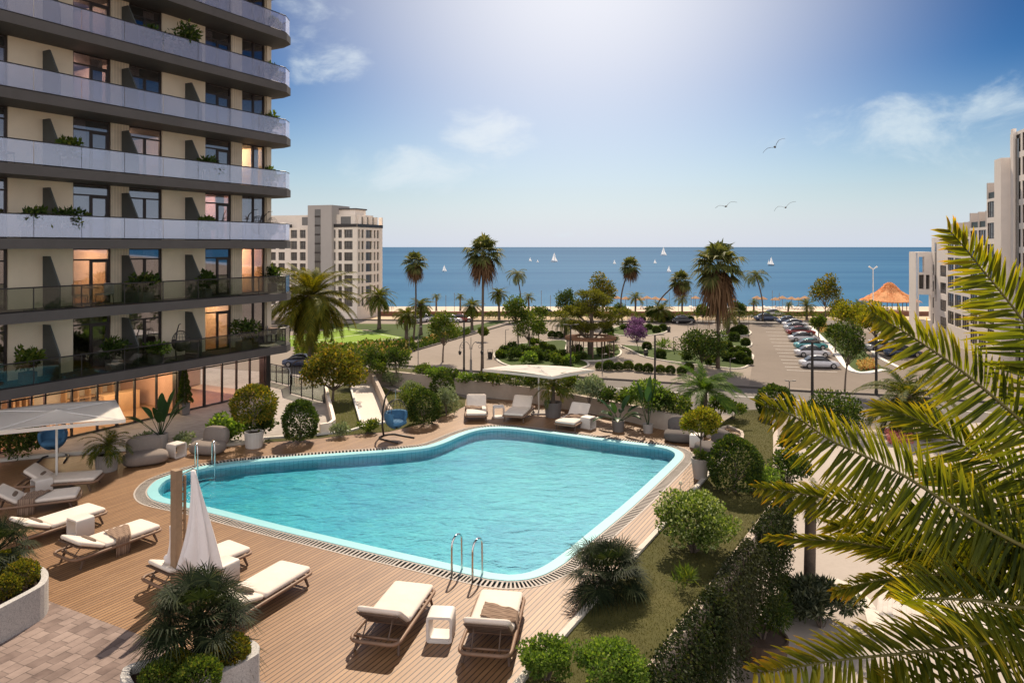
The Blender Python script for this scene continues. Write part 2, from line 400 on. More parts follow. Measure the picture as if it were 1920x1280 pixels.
def sea_mat():
    m, N, L = new_mat('sea_water')
    t = N.new('ShaderNodeTexCoord'); sp = N.new('ShaderNodeSeparateXYZ'); L.new(t.outputs['Object'], sp.inputs[0])
    mp = N.new('ShaderNodeMapping'); mp.inputs['Scale'].default_value = (.12, 1, 1); L.new(t.outputs['Object'], mp.inputs[0])
    lg = N.new('ShaderNodeMath'); lg.operation = 'LOGARITHM'; L.new(sp.outputs['Y'], lg.inputs[0]); lg.inputs[1].default_value = 10
    f = N.new('ShaderNodeMapRange'); L.new(lg.outputs[0], f.inputs[0]); f.inputs[1].default_value = 2.25; f.inputs[2].default_value = 4.2
    # current streaks: noise in (x / y, log y) so they stay visible far out
    dv = N.new('ShaderNodeMath'); dv.operation = 'DIVIDE'; L.new(sp.outputs['X'], dv.inputs[0]); L.new(sp.outputs['Y'], dv.inputs[1])
    s1 = noise(N, L, .02, 6, .6, mp.outputs[0], .4); s2 = noise(N, L, .0022, 5, .6, mp.outputs[0], .6)
    deep_ = ramp(N, L, f.outputs[0], [(0, (.030, .165, .32)), (.12, (.020, .120, .27)), (.5, (.013, .090, .22)), (1, (.012, .075, .18))])
    col = mixc(N, L, .34, deep_, ramp(N, L, s1, [(.38, (.010, .075, .20)), (.64, (.055, .18, .33))]))
    col = mixc(N, L, .32, col, ramp(N, L, s2, [(.40, (.006, .062, .18)), (.60, (.075, .21, .36))]))
    mp2 = N.new('ShaderNodeMapping'); mp2.inputs['Scale'].default_value = (.35, 1, 1); L.new(t.outputs['Object'], mp2.inputs[0])
    w = noise(N, L, .45, 6, .65, mp2.outputs[0], .3)
    nm = bump(N, L, w, .5, .6)
    d = N.new('ShaderNodeBsdfDiffuse'); L.new(col, d.inputs[0]); L.new(nm, d.inputs['Normal']); g = N.new('ShaderNodeBsdfGlossy'); g.inputs['Roughness'].default_value = .35; L.new(nm, g.inputs['Normal'])
    x = N.new('ShaderNodeMixShader'); x.inputs[0].default_value = .045; L.new(d.outputs[0], x.inputs[1]); L.new(g.outputs[0], x.inputs[2])
    o = N.new('ShaderNodeOutputMaterial'); L.new(x.outputs[0], o.inputs[0]); return m
def pool_water_mat():
    m, N, L = new_mat('pool_water')
    t = N.new('ShaderNodeTexCoord'); mp = N.new('ShaderNodeMapping'); mp.inputs['Scale'].default_value = (.8, 1.3, 1); L.new(t.outputs['Object'], mp.inputs[0])
    w1 = noise(N, L, 1.5, 4, .6, mp.outputs[0], .5); w2 = noise(N, L, 5.5, 3, .6, mp.outputs[0], .6)
    ad = N.new('ShaderNodeMath'); ad.operation = 'ADD'; L.new(w1, ad.inputs[0])
    mu = N.new('ShaderNodeMath'); mu.operation = 'MULTIPLY'; L.new(w2, mu.inputs[0]); mu.inputs[1].default_value = .3; L.new(mu.outputs[0], ad.inputs[1])
    nm = bump(N, L, ad.outputs[0], .8, .05)
    tr = N.new('ShaderNodeBsdfTransparent'); tr.inputs[0].default_value = (.82, .98, .99, 1)
    gl = N.new('ShaderNodeBsdfGlossy'); gl.inputs['Roughness'].default_value = .02; gl.inputs['Color'].default_value = (.80, .92, 1, 1); L.new(nm, gl.inputs['Normal'])
    fr = N.new('ShaderNodeFresnel'); fr.inputs['IOR'].default_value = 1.36; L.new(nm, fr.inputs['Normal'])
    x = N.new('ShaderNodeMixShader'); L.new(fr.outputs[0], x.inputs[0]); L.new(tr.outputs[0], x.inputs[1]); L.new(gl.outputs[0], x.inputs[2])
    o = N.new('ShaderNodeOutputMaterial'); L.new(x.outputs[0], o.inputs[0]); return m
def pool_tile_mat():
    m, N, L = new_mat('pool_mosaic')
    t = N.new('ShaderNodeTexCoord'); mp = N.new('ShaderNodeMapping'); mp.inputs['Rotation'].default_value = (0, 0, -ANG); L.new(t.outputs['Object'], mp.inputs[0])
    b = N.new('ShaderNodeTexBrick'); L.new(mp.outputs[0], b.inputs['Vector']); b.offset = 0
    for k, v in (('Color1', (.03, .42, .58, 1)), ('Color2', (.04, .47, .61, 1)), ('Mortar', (.06, .51, .64, 1)), ('Scale', 1.), ('Mortar Size', .006), ('Brick Width', .12), ('Row Height', .12)):
        b.inputs[k].default_value = v
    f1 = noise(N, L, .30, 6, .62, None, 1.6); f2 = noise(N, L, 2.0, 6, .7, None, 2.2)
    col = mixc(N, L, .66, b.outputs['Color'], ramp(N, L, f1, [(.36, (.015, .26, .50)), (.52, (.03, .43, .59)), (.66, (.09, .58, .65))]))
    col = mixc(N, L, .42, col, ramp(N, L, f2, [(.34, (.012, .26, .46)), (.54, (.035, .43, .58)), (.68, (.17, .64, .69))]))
    p, o = principled(N, L, Base_Color=col, Roughness=.4); return m

M_DECK = deck_mat()
M_TERRAZZO = terrazzo()
M_PAVE = ground_mat('plaza_paving', [(.22, .185, .158), (.29, .25, .215), (.34, .295, .255)], .8)
M_ROAD = ground_mat('asphalt', [(.125, .115, .108), (.19, .175, .162), (.235, .215, .20)], .9)
M_LOT = ground_mat('car_park_asphalt', [(.165, .138, .118), (.215, .182, .158), (.245, .21, .182)], .5)
M_LAWN = ground_mat('turf', [(.050, .054, .014), (.090, .092, .025), (.11, .095, .035)], 3.)
M_GRASS = ground_mat('street_lawn', [(.030, .055, .010), (.052, .088, .014), (.075, .115, .02)], 2.)
M_PITCH = ground_mat('pitch_turf', [(.13, .235, .02), (.19, .31, .03), (.25, .37, .05)], .8)
M_SAND = ground_mat('sand', [(.52, .42, .33), (.62, .52, .43), (.70, .60, .50)], .6)
M_SOIL = ground_mat('mulch', [(.020, .012, .010), (.045, .024, .020), (.06, .035, .028)], 6.)
M_TERRACE = brick_mat('terrace_slabs', (.34, .31, .29), (.40, .365, .34), (.22, .20, .19), .9, .45, .008, ANG, .25)
M_SETTS = brick_mat('stone_setts', (.11, .075, .068), (.33, .255, .225), (.055, .045, .042), .36, .22, .008, ANG + .08, .28, .85, .37, .7)
M_WHITEPAVE = brick_mat('pale_block_paving', (.52, .47, .43), (.58, .53, .49), (.40, .36, .33), .32, .16, .008, ANG, .2)
M_STUCCO = plain('warm_stucco', (.47, .40, .34), .85, .12, 5, bmp=.15)
M_WHITESTUCCO = plain('white_stucco', (.86, .77, .68), .8, .07, 2., bmp=.05)
M_KERB = plain('pale_kerb', (.60, .56, .50), .8, .12, 8)
M_DKERB = plain('dark_kerb', (.07, .06, .055), .85, .2, 4)
M_PAINT = plain('road_paint', (.75, .74, .72), .7, .1, 5)
M_WALL_C = plain('cream_render', (.86, .75, .58), .85, .08, 1.6, bmp=.08)
def board_mat():
    m, N, L = new_mat('vertical_boarding'); t = N.new('ShaderNodeTexCoord'); d = N.new('ShaderNodeVectorMath'); d.operation = 'DOT_PRODUCT'; L.new(t.outputs['Object'], d.inputs[0]); d.inputs[1].default_value = (.476 / .13, .8796 / .13, 0)
    f = N.new('ShaderNodeMath'); f.operation = 'FRACT'; L.new(d.outputs['Value'], f.inputs[0]); g = N.new('ShaderNodeMath'); g.operation = 'LESS_THAN'; L.new(f.outputs[0], g.inputs[0]); g.inputs[1].default_value = .10
    base = ramp(N, L, noise(N, L, 1.8, 5), [(.3, (.66, .57, .44)), (.7, (.80, .70, .55))]); p, o = principled(N, L, Base_Color=mixc(N, L, g.outputs[0], base, (.30, .25, .19)), Roughness=.8); return m
M_BOARD = board_mat()
M_SLAB = plain('slab_grey', (.092, .084, .082), .7, .15, 2.5)
M_DARK = plain('dark_metal', (.030, .027, .028), .45, .2, 6)
M_FRAME = plain('bronze_frame', (.035, .026, .025), .4, .2, 5)
M_WHITE = plain('white_paint', (.78, .76, .73), .55, .05, 4)
M_STEEL = plain('polished_steel', (.72, .72, .72), .16, .05, 8, metal=1.)
M_FIN = plain('fin_grey', (.085, .095, .095), .6, .15, 3)
M_FROST = glassm('frosted_sky_tint_glass', (.92, .93, 1.0), .24, .33, (.84, .85, 1.0), .08)  # pale lavender frost colour stands in for sky mirrored in the upper glass
M_CLEAR = glassm('clear_tinted_glass', (.66, .70, .66), .05)
M_WINGLASS = glassm('window_glass', (.78, .76, .76), .24)
M_SHOPGLASS = glassm('shop_glass', (.90, .88, .88), .02)
M_DARKGLASS = plain('far_window_glass', (.115, .105, .095), .12, .35, .5, spec=.7)

# ================================================================== GROUND, ROADS, SEA
def sheet(name, poly, z, mat, kind='structure', holes=()):
    return struct(MB().sheet([poly] + list(holes), z).build(name, mat, fixn=False))
def px_poly(pts, z): return [at(x, y, z) for x, y in pts]

BEACH_Y = 147.
sheet('ground', [(-9000, -9000), (9000, -9000), (9000, BEACH_Y), (-9000, BEACH_Y)], GZ, M_PAVE)
b = MB(); b.add([(-500, BEACH_Y - .5, GZ + .01), (500, BEACH_Y - .5, GZ + .01), (500, 160, -7.0), (-500, 160, -7.0), (500, 196, -8.3), (-500, 196, -8.3), (500, 260, -11), (-500, 260, -11)],
               [(0, 1, 2, 3), (3, 2, 4, 5), (5, 4, 6, 7)])
struct(b.build('beach_sand', M_SAND))
b = MB(); b.add([(-45000, 178, -8.0), (45000, 178, -8.0), (45000, 55000, -8.0), (-45000, 55000, -8.0)], [(0, 1, 2, 3)]); struct(b.build('sea', sea_mat(), fixn=False))

def kerb(name, pts, z, h=.12, w=.16, mat=None, closed=False):
    loop = smooth_loop(pts, .8, closed)
    b = MB(); n = len(loop); L_, R_ = [], []
    for i in range(n):
        a, c = (loop[i - 1], loop[(i + 1) % n]) if closed else (loop[max(i - 1, 0)], loop[min(i + 1, n - 1)])
        t = (c - a).normalized(); s_ = Vector((-t.y, t.x)) * w / 2; L_.append(loop[i] + s_); R_.append(loop[i] - s_)
    b.band(L_, R_, z + h, z + h, closed); b.band(L_, L_, z - .02, z + h, closed); b.band(R_, R_, z - .02, z + h, closed)
    return struct(b.build(name, mat or M_DKERB))
z1 = GZ + .004
# near road along the front of the square
near_k = [at(x, y, GZ) for x, y in [(560, 668), (690, 680), (789, 689), (891, 697), (980, 702), (1067, 707), (1180, 714), (1260, 719), (1400, 727), (1520, 735), (1645, 741), (1760, 749), (1960, 762)]]
sheet('road', [(p.x, p.y) for p in near_k] + [(p.x + 2, p.y - 14) for p in reversed(near_k)], z1, M_ROAD)
kerb('road_kerb', near_k, GZ, .16, .35)
mk = MB()
for k in range(14):
    p = near_k[4].lerp(near_k[-1], k / 13.); d = (near_k[-1] - near_k[4]).normalized(); n_ = Vector((d.y, -d.x, 0))
    mk.obox(p + n_ * 4.2 + Vector((0, 0, .008)), d * 2.4, n_ * .16, (0, 0, .003))
struct(mk.build('road_marking', M_PAINT))
# street running up to the sea front, left of the square
lk = [at(x, y, GZ) for x, y in [(700, 681), (767, 661), (862, 634), (957, 607), (975, 603)]]
kerb('street_kerb', lk, GZ, .16, .35)
rk = [at(x, y, GZ) for x, y in [(850, 690), (900, 668), (950, 640), (1000, 612), (1010, 606)]]
sheet('side_street', [(p.x, p.y) for p in lk] + [(p.x, p.y) for p in reversed(rk)], z1 + .004, ground_mat('street_setts', [(.22, .185, .16), (.31, .265, .23), (.36, .31, .27)], .6))
# lawns, pitch
sheet('lawn', px_poly([(600, 606), (811, 608), (885, 616), (800, 633), (760, 640), (690, 618), (600, 616)], GZ), GZ + .012, M_GRASS)
sheet('lawn', px_poly([(868, 614), (957, 596), (970, 597), (890, 620)], GZ), GZ + .016, M_GRASS)
pitch = px_poly([(520, 633), (650, 614), (760, 633), (636, 648), (540, 650)], GZ)
sheet('pitch', pitch, GZ + .02, M_PITCH)
pl = MB()
A_, B_, C_, D_ = (at(540, 634, GZ), at(650, 617, GZ), at(748, 633, GZ), at(634, 645, GZ))
for a, c in ((A_, B_), (B_, C_), (C_, D_), (D_, A_), (A_.lerp(D_, .5), B_.lerp(C_, .5))):
    t = (c - a).normalized(); n_ = Vector((-t.y, t.x, 0)); pl.obox(a + Vector((0, 0, .024)), c - a, n_ * .14, (0, 0, .003))
struct(pl.build('pitch_marking', M_PAINT))
# car park, its white kerbed strip, and the far road
sheet('car_park', px_poly([(1405, 722), (1412, 668), (1405, 640), (1330, 618), (1240, 606), (1560, 613), (1760, 640), (1960, 700), (1960, 748), (1640, 735)], GZ), GZ + .006, M_LOT)
strip = px_poly([(1518, 612), (1548, 611), (1600, 640), (1660, 694), (1600, 697), (1560, 655)], GZ)
sheet('lawn', strip, GZ + .03, M_GRASS)
kerb('white_kerb', [strip[0], strip[5], strip[4], strip[3]], GZ, .14, .75, M_WHITE)
kerb('white_kerb', px_poly([(1632, 655), (1650, 672), (1690, 692)], GZ), GZ, .14, .5, M_WHITE)
bm_ = MB()
for k in range(15):                         # bay lines
    a = at(1425 + k * 3.6, 603 + k * 6.5, GZ); bm_.obox(a + Vector((0, 0, .012)), (5.2, -1.2, 0), (.02, .12, 0), (0, 0, .003))
struct(bm_.build('bay_marking', M_PAINT))
far_k = [at(x, y, GZ) for x, y in [(640, 600), (860, 602), (1060, 603), (1240, 604.5), (1400, 607), (1560, 611), (1760, 616)]]
kerb('far_kerb', far_k, GZ, .2, .7)
far_k2 = [Vector((p.x, p.y + 13, p.z)) for p in far_k]
sheet('far_road', [(p.x, p.y) for p in far_k] + [(p.x, p.y) for p in reversed(far_k2)], GZ + .008, M_ROAD)
kerb('far_kerb', far_k2, GZ, .2, .4, M_KERB)
# paved court below the podium, right
sheet('paved_court', [(6, 10), (40, 10), (40, 58), (13, 52)], GZ + .006, ground_mat('court_concrete', [(.38, .335, .30), (.46, .41, .37), (.50, .45, .41)], .7))
sheet('block_paving', px_poly([(1650, 1090), (1700, 1050), (1990, 1060), (1990, 1200), (1640, 1180)], GZ), GZ + .012, M_WHITEPAVE)
kerb('court_kerb', px_poly([(1560, 1090), (1600, 1110), (1634, 1150), (1645, 1200)], GZ), GZ, .12, .5, M_KERB)

# ================================================================== PODIUM, DECK, POOL
WF = [Vector(p) for p in [(-9, 39.6), (-6.6, 39.2), (-3, 37.1), (0, 35.3), (1.68, 34.0), (4.2, 31.8), (6.25, 29.5), (7.5, 28.3)]]   # foot of the retaining wall
pod = [(-60, -30), (-24.6, -30), (-5.6, 0), (7.86, 21.2), (12.3, 33.5), (10.6, 33.2), (8.8, 30.6), (7.6, 30.4), (5.2, 33.0), (2.6, 35.6), (.6, 36.9), (-2.6, 38.9), (-6.4, 40.8), (-9.6, 41.2), (-16, 44), (-60, 60)]
POD_DEFER = True
M_PODW = plain('podium_concrete', (.20, .175, .16), .85, .18, 1.2, bmp=.2)
pod2 = [(-60, -30), (-24.8, -30), (-5.9, 0), (5.5, 17.7), (9.6, 31.5), (-2.6, 38.3), (-9.6, 40.8), (-60, 58)]
struct(MB().prism(pod2, GZ - .5, -.95, top=False).build('podium_wall', M_PODW))

pool_px = [(275.7, 922.9), (280.6, 912.7), (293.7, 901), (322.9, 889.4), (366.7, 877), (401.7, 870.6), (439.6, 865.4), (486, 861), (541.7, 856.4), (629, 850.2), (716.7, 844.2), (769, 839.8), (797.5, 836.2),
           (823.7, 828), (853, 815.5), (882, 805.9), (911, 801.2), (943, 800.2), (984, 803.3), (1042, 810.3), (1115, 820), (1188, 829.4), (1235, 834.6), (1261, 839.8), (1277, 847), (1281.7, 854.4), (1276, 864.6),
           (1246.7, 893.7), (1188, 949), (1130, 998), (1090, 1032), (1055, 1059), (1023, 1077), (988, 1086.9), (950, 1089.5), (915, 1085.6), (891.7, 1080.5), (850.8, 1071.5), (810, 1062), (700, 1037), (600, 1013.5), (512, 992.5), (385.6, 960), (320, 946), (293.7, 940), (280.6, 933)]
P_OUT = smooth_loop(ccw([Vector((p.x, p.y)) for p in px_poly(pool_px, 0)]), .22)
P_IN = offset(P_OUT, -.30); P_DR = offset(P_OUT, .33)
deck_px = [(-260, 905), (0, 866), (225, 846), (330, 839), (400, 839), (493, 830), (582, 823.5), (640, 817), (728, 809.5), (790, 795), (840, 778), (872, 761), (874, 747)]
deck = [Vector((p.x, p.y)) for p in px_poly(deck_px, 0)] + [WF[3] + Vector((-.1, .05)), WF[4], WF[5], WF[6], WF[7]]
deck_r = [Vector((p.x, p.y)) for p in px_poly([(1365, 801), (1390, 812), (1386, 834), (1345, 870), (1331, 886), (1255, 972), (1150, 1086), (1045, 1204), (960, 1302)], 0)]
deck += deck_r + [Vector((-1.6, 8.2)), Vector((-6, 4)), Vector((-28, 4)), Vector((-34, 20))]
deck = ccw(deck)
b = MB(); b.prism(pod, -.95, -.03, top=False, bottom=False); b.sheet([[Vector(p) for p in pod], P_DR], -.03); struct(b.build('podium_slab', M_PODW))
sheet('terrace', px_poly(deck_px[:9] + [(712, 745), (701, 724)], 0) + [(-6.5, 39), (-9.6, 41.0), (-16, 43.8), (-60, 59), (-60, 0), (-34, 20)], -.022, M_TERRACE)
sheet('deck', deck, 0., M_DECK, holes=[P_DR])
rt = root('swimming_pool', 'turquoise swimming pool with rounded corners sunk into the wooden deck', 'swimming pool', (0, 0, 0))
M_COPE = plain('aqua_coping', (.27, .58, .64), .45, .06, 4)
b = MB(); b.band(P_OUT, P_IN, .022, .022); b.band(P_OUT, P_OUT, -.12, .022); b.band(P_IN, P_IN, .022, -.06); b.build('coping', M_COPE, rt)
M_TILE = pool_tile_mat()
M_TILEW = brick_mat('pool_wall_tile', (.16, .50, .62), (.20, .56, .67), (.10, .36, .48), .12, .4, .012, 0, .2, .35, 0)
def wall_tiles():
    m, N, L = new_mat('pool_wall_tiles'); a = N.new('ShaderNodeAttribute'); a.attribute_name = 'along'
    f = N.new('ShaderNodeMath'); f.operation = 'FRACT'; d = N.new('ShaderNodeMath'); d.operation = 'DIVIDE'; L.new(a.outputs['Fac'], d.inputs[0]); d.inputs[1].default_value = .16; L.new(d.outputs[0], f.inputs[0])
    lt = N.new('ShaderNodeMath'); lt.operation = 'LESS_THAN'; L.new(f.outputs[0], lt.inputs[0]); lt.inputs[1].default_value = .14
    base = ramp(N, L, noise(N, L, 3., 4), [(.3, (.28, .60, .74)), (.7, (.36, .70, .82))]); principled(N, L, Base_Color=mixc(N, L, lt.outputs[0], base, (.20, .48, .62)), Roughness=.3); return m
b = MB(); b.band(P_IN + [P_IN[0]], P_IN + [P_IN[0]], -.06, -.36, False); bw_ = b.build('basin_wall', wall_tiles(), rt)
al = [0.]
for p, q in zip(P_IN, P_IN[1:] + [P_IN[0]]): al.append(al[-1] + (q - p).length)
av = bw_.data.attributes.new('along', 'FLOAT', 'POINT'); av.data.foreach_set('value', np.array(al + al, np.float32))
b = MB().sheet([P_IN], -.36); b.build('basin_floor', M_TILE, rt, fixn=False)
b = MB(); b.band(P_DR, P_OUT, -.05, -.05); b.build('drain_channel', plain('drain_black', (.018, .018, .02), .8, .2, 5), rt)
b = MB(); n = len(P_OUT); acc = 0
for i in range(n):
    a0, a1, c0, c1 = P_OUT[i], P_OUT[(i + 1) % n], P_DR[i], P_DR[(i + 1) % n]; L_ = (c1 - c0).length
    k = max(1, round(((a1 - a0).length + L_) / 2 / .105))
    for j in range(k):
        t0, t1 = (j + .05) / k, (j + .5) / k
        q = [a0.lerp(a1, t0), a0.lerp(a1, t1), c0.lerp(c1, t1), c0.lerp(c1, t0)]
        b.add([(p.x, p.y, .004) for p in q], [(0, 1, 2, 3)])
PD2 = offset(P_DR, .045); b.band(P_DR, PD2, .006, .006); b.band(offset(P_OUT, .05), P_OUT, .008, .008)
b.build('drain_grate', plain('grate_grey', (.40, .36, .33), .6, .1, 6), rt, fixn=False)
sheet('pool_water', offset(P_OUT, -.302), -.075, pool_water_mat())

def pool_ladder(label, px, py, into, drop=1.1, group='stainless steel pool ladders'):
    """two hooped rails and steps; into = direction over the water"""
    c = at(px, py, 0); r_ = root('pool_ladder', label, 'pool ladder', (c.x, c.y, 0), math.atan2(into[1], into[0]) - math.pi / 2, group)
    for s_ in (-.27, .27):
        pts = [(s_, -.12, -.02), (s_, -.12, .70)] + [(s_, -.12 + .22 * (1 - math.cos(a)), .70 + .2 * math.sin(a)) for a in np.linspace(.2, math.pi - .15, 9)] + [(s_, .33, .35), (s_, .34, -.1), (s_, .34, -drop)]
        MB().tube(pts, .024, 10).build('rail', M_STEEL, r_, smooth=True)
    for z in (-.30, -.58, -.86):
        MB().box(0, .34, z, .54, .09, .03).build('step', M_STEEL, r_, bevel=.006)
    return r_
M_PWG = plain('podium_glass', (.035, .04, .042), .1, .3, .6, spec=.8)
for k in range(7):                          # tall glazing on the court side of the podium, below the parapet
    a_ = Vector((-5.9, 0, 0)).lerp(Vector((5.5, 17.7, 0)), .40 + k * .085); d_ = Vector((11.4, 17.7, 0)).normalized(); n_ = Vector((d_.y, -d_.x, 0)); z_ = GZ + .3
    w_ = MB().obox(a_ + n_ * .02 + Vector((0, 0, z_)), d_ * 1.35, n_ * .05, (0, 0, 4.2)).build('podium_window', M_PWG); tag(w_, 'tall dark window of the podium wall under the hanging creepers', 'window', 'tall dark windows of the podium wall'); LABELS.pop(w_['label'])
    f_ = MB()
    for q in (0, .65, 1.3): f_.obox(a_ + n_ * .07 + d_ * q + Vector((0, 0, z_)), d_ * .06, n_ * .05, (0, 0, 4.2))
    for q in (0, 2.9, 4.14): f_.obox(a_ + n_ * .071 + d_ * .06 + Vector((0, 0, z_ + q)), d_ * 1.24, n_ * .045, (0, 0, .06))
    f_.build('frame', M_KERB, w_)
pool_ladder('steel pool ladder on the near edge of the pool, before the two near loungers', 871.5, 1083, (.88 * .45 + .476 * .1, .89))
pool_ladder('steel pool ladder at the far left corner of the pool, beside the taupe lounge chair', 383, 876, (.55, -.83))

# kerbs of the deck and the planted strips
def thing_kerb(name, label, pts, z0, z1, w, mat, cat='kerb', group=None):
    loop = smooth_loop(pts, .5, False); n = len(loop); L_, R_ = [], []
    for i in range(n):
        t = (loop[min(i + 1, n - 1)] - loop[max(i - 1, 0)]).normalized(); s_ = Vector((-t.y, t.x)) * w / 2; L_.append(loop[i] + s_); R_.append(loop[i] - s_)
    b = MB(); b.prism(L_ + R_[::-1], z0, z1); o = b.build(name, mat); return tag(o, label, cat, group)
dk = [deck_r[4]] + deck_r[5:] + [Vector((-1.0, 8.4))]
struct(MB().sheet([[Vector((p[0], p[1])) for p in [(-3.02, 4.0), (7.86, 21.2), (12.3, 33.5), (10.6, 33.2), (8.8, 30.6), (7.6, 30.4), (7.5, 28.3)]] + deck_r + [Vector((-1.6, 8.2)), Vector((-4.2, 4.0))]], -.012).build('lawn', M_LAWN))
kerb_o = thing_kerb('garden_kerb', 'pale kerb between the wooden deck and the lawn right of the pool', [(p.x, p.y) for p in dk], -.1, .06, .13, M_KERB)
thing_kerb('garden_kerb', 'curved pale kerb round the deck nook behind the far right sofa', [(p.x, p.y) for p in ([WF[7] + Vector((.2, 0))] + deck_r[0:5])], -.1, .10, .12, M_STUCCO)
# parapet on the outer edge of the right lawn
prp = [Vector((-14.2, -13.6)), Vector((-5.6, 0)), Vector((.5, 9.6)), Vector((7.72, 21.05))]
thing_kerb('parapet', 'low pale parapet along the outer edge of the right lawn, half hidden by hanging plants', [(p.x, p.y) for p in prp], -.3, .08, .20, M_STUCCO, 'parapet')
thing_kerb('parapet', 'low parapet running from the creeper covered corner back to the sea side of the terrace', [(7.78, 21.3), (10.0, 27.3), (12.1, 33.3)], -.3, .06, .18, M_STUCCO, 'parapet')
# retaining wall behind the loungers
wl = smooth_loop([(p.x, p.y) for p in WF], .6, False); wo = [p + Vector((.10, .20)) for p in wl]
b = MB(); b.prism(wl + wo[::-1], -.05, .72); tag(b.build('retaining_wall', M_STUCCO), 'beige rendered retaining wall behind the far loungers, plants along its top', 'wall')
bed = [p + Vector((.09, .18)) for p in wl] + [Vector(p) for p in [(8.6, 29.6), (7.6, 30.4), (5.2, 33.0), (2.6, 35.6), (.6, 36.9), (-2.6, 38.9), (-6.4, 40.8), (-9.2, 41.0)]]
struct(MB().prism(bed, -.05, .66).build('planting_bed', M_LAWN))
# planted beds left of the far loungers, their low walls and the ramp path
def L2(pts, z=0.): return [Vector((p.x, p.y)) for p in px_poly(pts, z)]
sheet('lawn', L2([(493, 829), (582, 822.6), (640, 816), (728, 808.5), (790, 794), (840, 777), (872, 760), (874, 747), (852, 738), (740, 735), (712, 722), (701, 724), (726, 792), (678, 797), (655, 722), (612, 724), (627, 800), (598, 806), (559, 817), (500, 822)]), -.004, M_LAWN)
sheet('path', L2([(676, 797), (727, 791), (712, 742), (702, 718), (690, 706), (648, 706), (656, 722)]), .004, plain('pale_ramp_paving', (.66, .60, .54), .8, .06, 3))
thing_kerb('ramp_wall', 'sloping white capped wall on the right side of the pale ramp, behind the blue hanging chair', L2([(700, 720), (712, 745), (727, 781), (733, 789)]), -.02, .52, .16, M_STUCCO, 'wall')
thing_kerb('ramp_kerb', 'thin white kerb on the left side of the pale ramp', L2([(655, 716), (661, 742), (677, 797)]), -.02, .14, .09, M_WHITE)
thing_kerb('garden_wall', 'low white capped wall between the terrace walkway and the lawn bed', L2([(611, 737), (617, 765), (626, 805), (618, 811), (600, 814)]), -.02, .42, .14, M_WHITESTUCCO, 'wall')
thing_kerb('garden_kerb', 'white kerb edging the lawn beds along the far left side of the deck', L2([(494, 822.5), (559, 818), (597, 815), (655, 809), (677, 802), (725, 792)]), -.05, .07, .10, M_WHITE)
thing_kerb('deck_kerb', 'grey kerb between the deck and the shaded terrace under the hotel', L2([(-200, 896), (0, 864), (225, 844), (330, 837), (400, 837), (494, 829)]), -.05, .09, .16, M_KERB)
sheet('paving', L2([(-320, 975), (93, 1127), (257, 1188), (500, 1280), (640, 1330)]) + [Vector((-6, 4)), Vector((-22, 4))], .005, M_SETTS)
# ================================================================== HOTEL ON THE LEFT
P0 = Vector((-17.5, 24.5)); HD = Vector((.476, .8796)); HN = Vector((.8796, -.476)); FH = 2.6
def line_s(P, d, px):                       # where the line P + d*s is met by the upright plane through column px
    k = (px - CX) / F_PX; return (k * P.y - P.x) / (d.x - k * d.y)
def hs(px, o=-1.7): return line_s(P0 + HN * o, HD, px)
def hp(s, o, z=0.):
    q = P0 + HD * s + HN * o; return Vector((q.x, q.y, z))
H3, N3 = Vector((HD.x, HD.y, 0)), Vector((HN.x, HN.y, 0))
hotel = root('hotel', 'tall cream hotel with wrap round balconies and a lit glass ground floor', 'hotel', (0, 0, 0))
S0, SE = -9., hs(505)
S_END = hs(545, -.45) + .25
wins = [(-70, 15), (137, 208), (242, 304), (385, 434), (454, 497)]
ws = [(hs(a), hs(c)) for a, c in wins]
NF = 9
# walls, floor by floor between the windows
b = MB(); edges = [S0] + [e for w in ws for e in w] + [SE]
for k in range(1, NF + 1):
    z0 = FH * k
    for i in range(0, len(edges), 2):
        a, c = edges[i], edges[i + 1]
        if c - a > .02: MB().obox(hp(a, -1.7, z0), H3 * (c - a), -N3 * .25, (0, 0, FH - .37)).build('wall_panel', M_BOARD if c - a < 1.6 else M_WALL_C, hotel)
    MB().obox(hp(SE, -1.955, z0), -H3 * .25, -N3 * 6.8, (0, 0, FH - .37)).build('end_wall', M_WALL_C, hotel)
b = MB()
for k in range(1, NF + 1):
    MB().obox(hp(hs(498.5), -1.62, FH * k), H3 * (SE - hs(498.5) + .06), -N3 * .3, (0, 0, FH - .375)).build('corner_pilaster', plain('pale_pilaster', (.80, .70, .56), .8, .06, 3), hotel)
# slabs
def outline(o0, ends=0.):
    return [hp(S0, o0), hp(S_END - .95 - ends, o0), hp(S_END - .25 - ends, -.45 + o0), hp(S_END - ends, -1.2), hp(S_END - ends, -9), hp(S0, -9)]
for k in range(1, NF + 2):
    MB().prism(outline(0), FH * k - .37, FH * k).build('balcony_slab', M_SLAB, hotel)
# balustrades
bal_line = [hp(S0, -.06), hp(S_END - .98, -.06), hp(S_END - .30, -.5), hp(S_END - .06, -1.22), hp(S_END - .06, -4.2)]
for k in range(1, NF + 1):
    z = FH * k; fr = MB(); fr.tube([p + Vector((0, 0, z + .86)) for p in bal_line], .025, 6); fr.tube([p + Vector((0, 0, z + .035)) for p in bal_line], .022, 4)
    g = MB()
    for a, c in zip(bal_line, bal_line[1:]):
        n_ = max(1, round((c - a).length / 1.75)); dvec = (c - a) / n_; t = dvec.normalized()
        for j in range(n_):
            g.obox(a + dvec * j + Vector((0, 0, z + .05)) + t * .012, dvec - t * .024, t.cross(Vector((0, 0, 1))) * .012, (0, 0, .79))
            if k <= 2: fr.box(*(a + dvec * j + Vector((0, 0, z))), .03, .03, .86, ANG)
    ra = fr.build('balustrade', M_DARK, hotel); g.build('glass_panel', M_FROST if k >= 3 else M_CLEAR, ra)
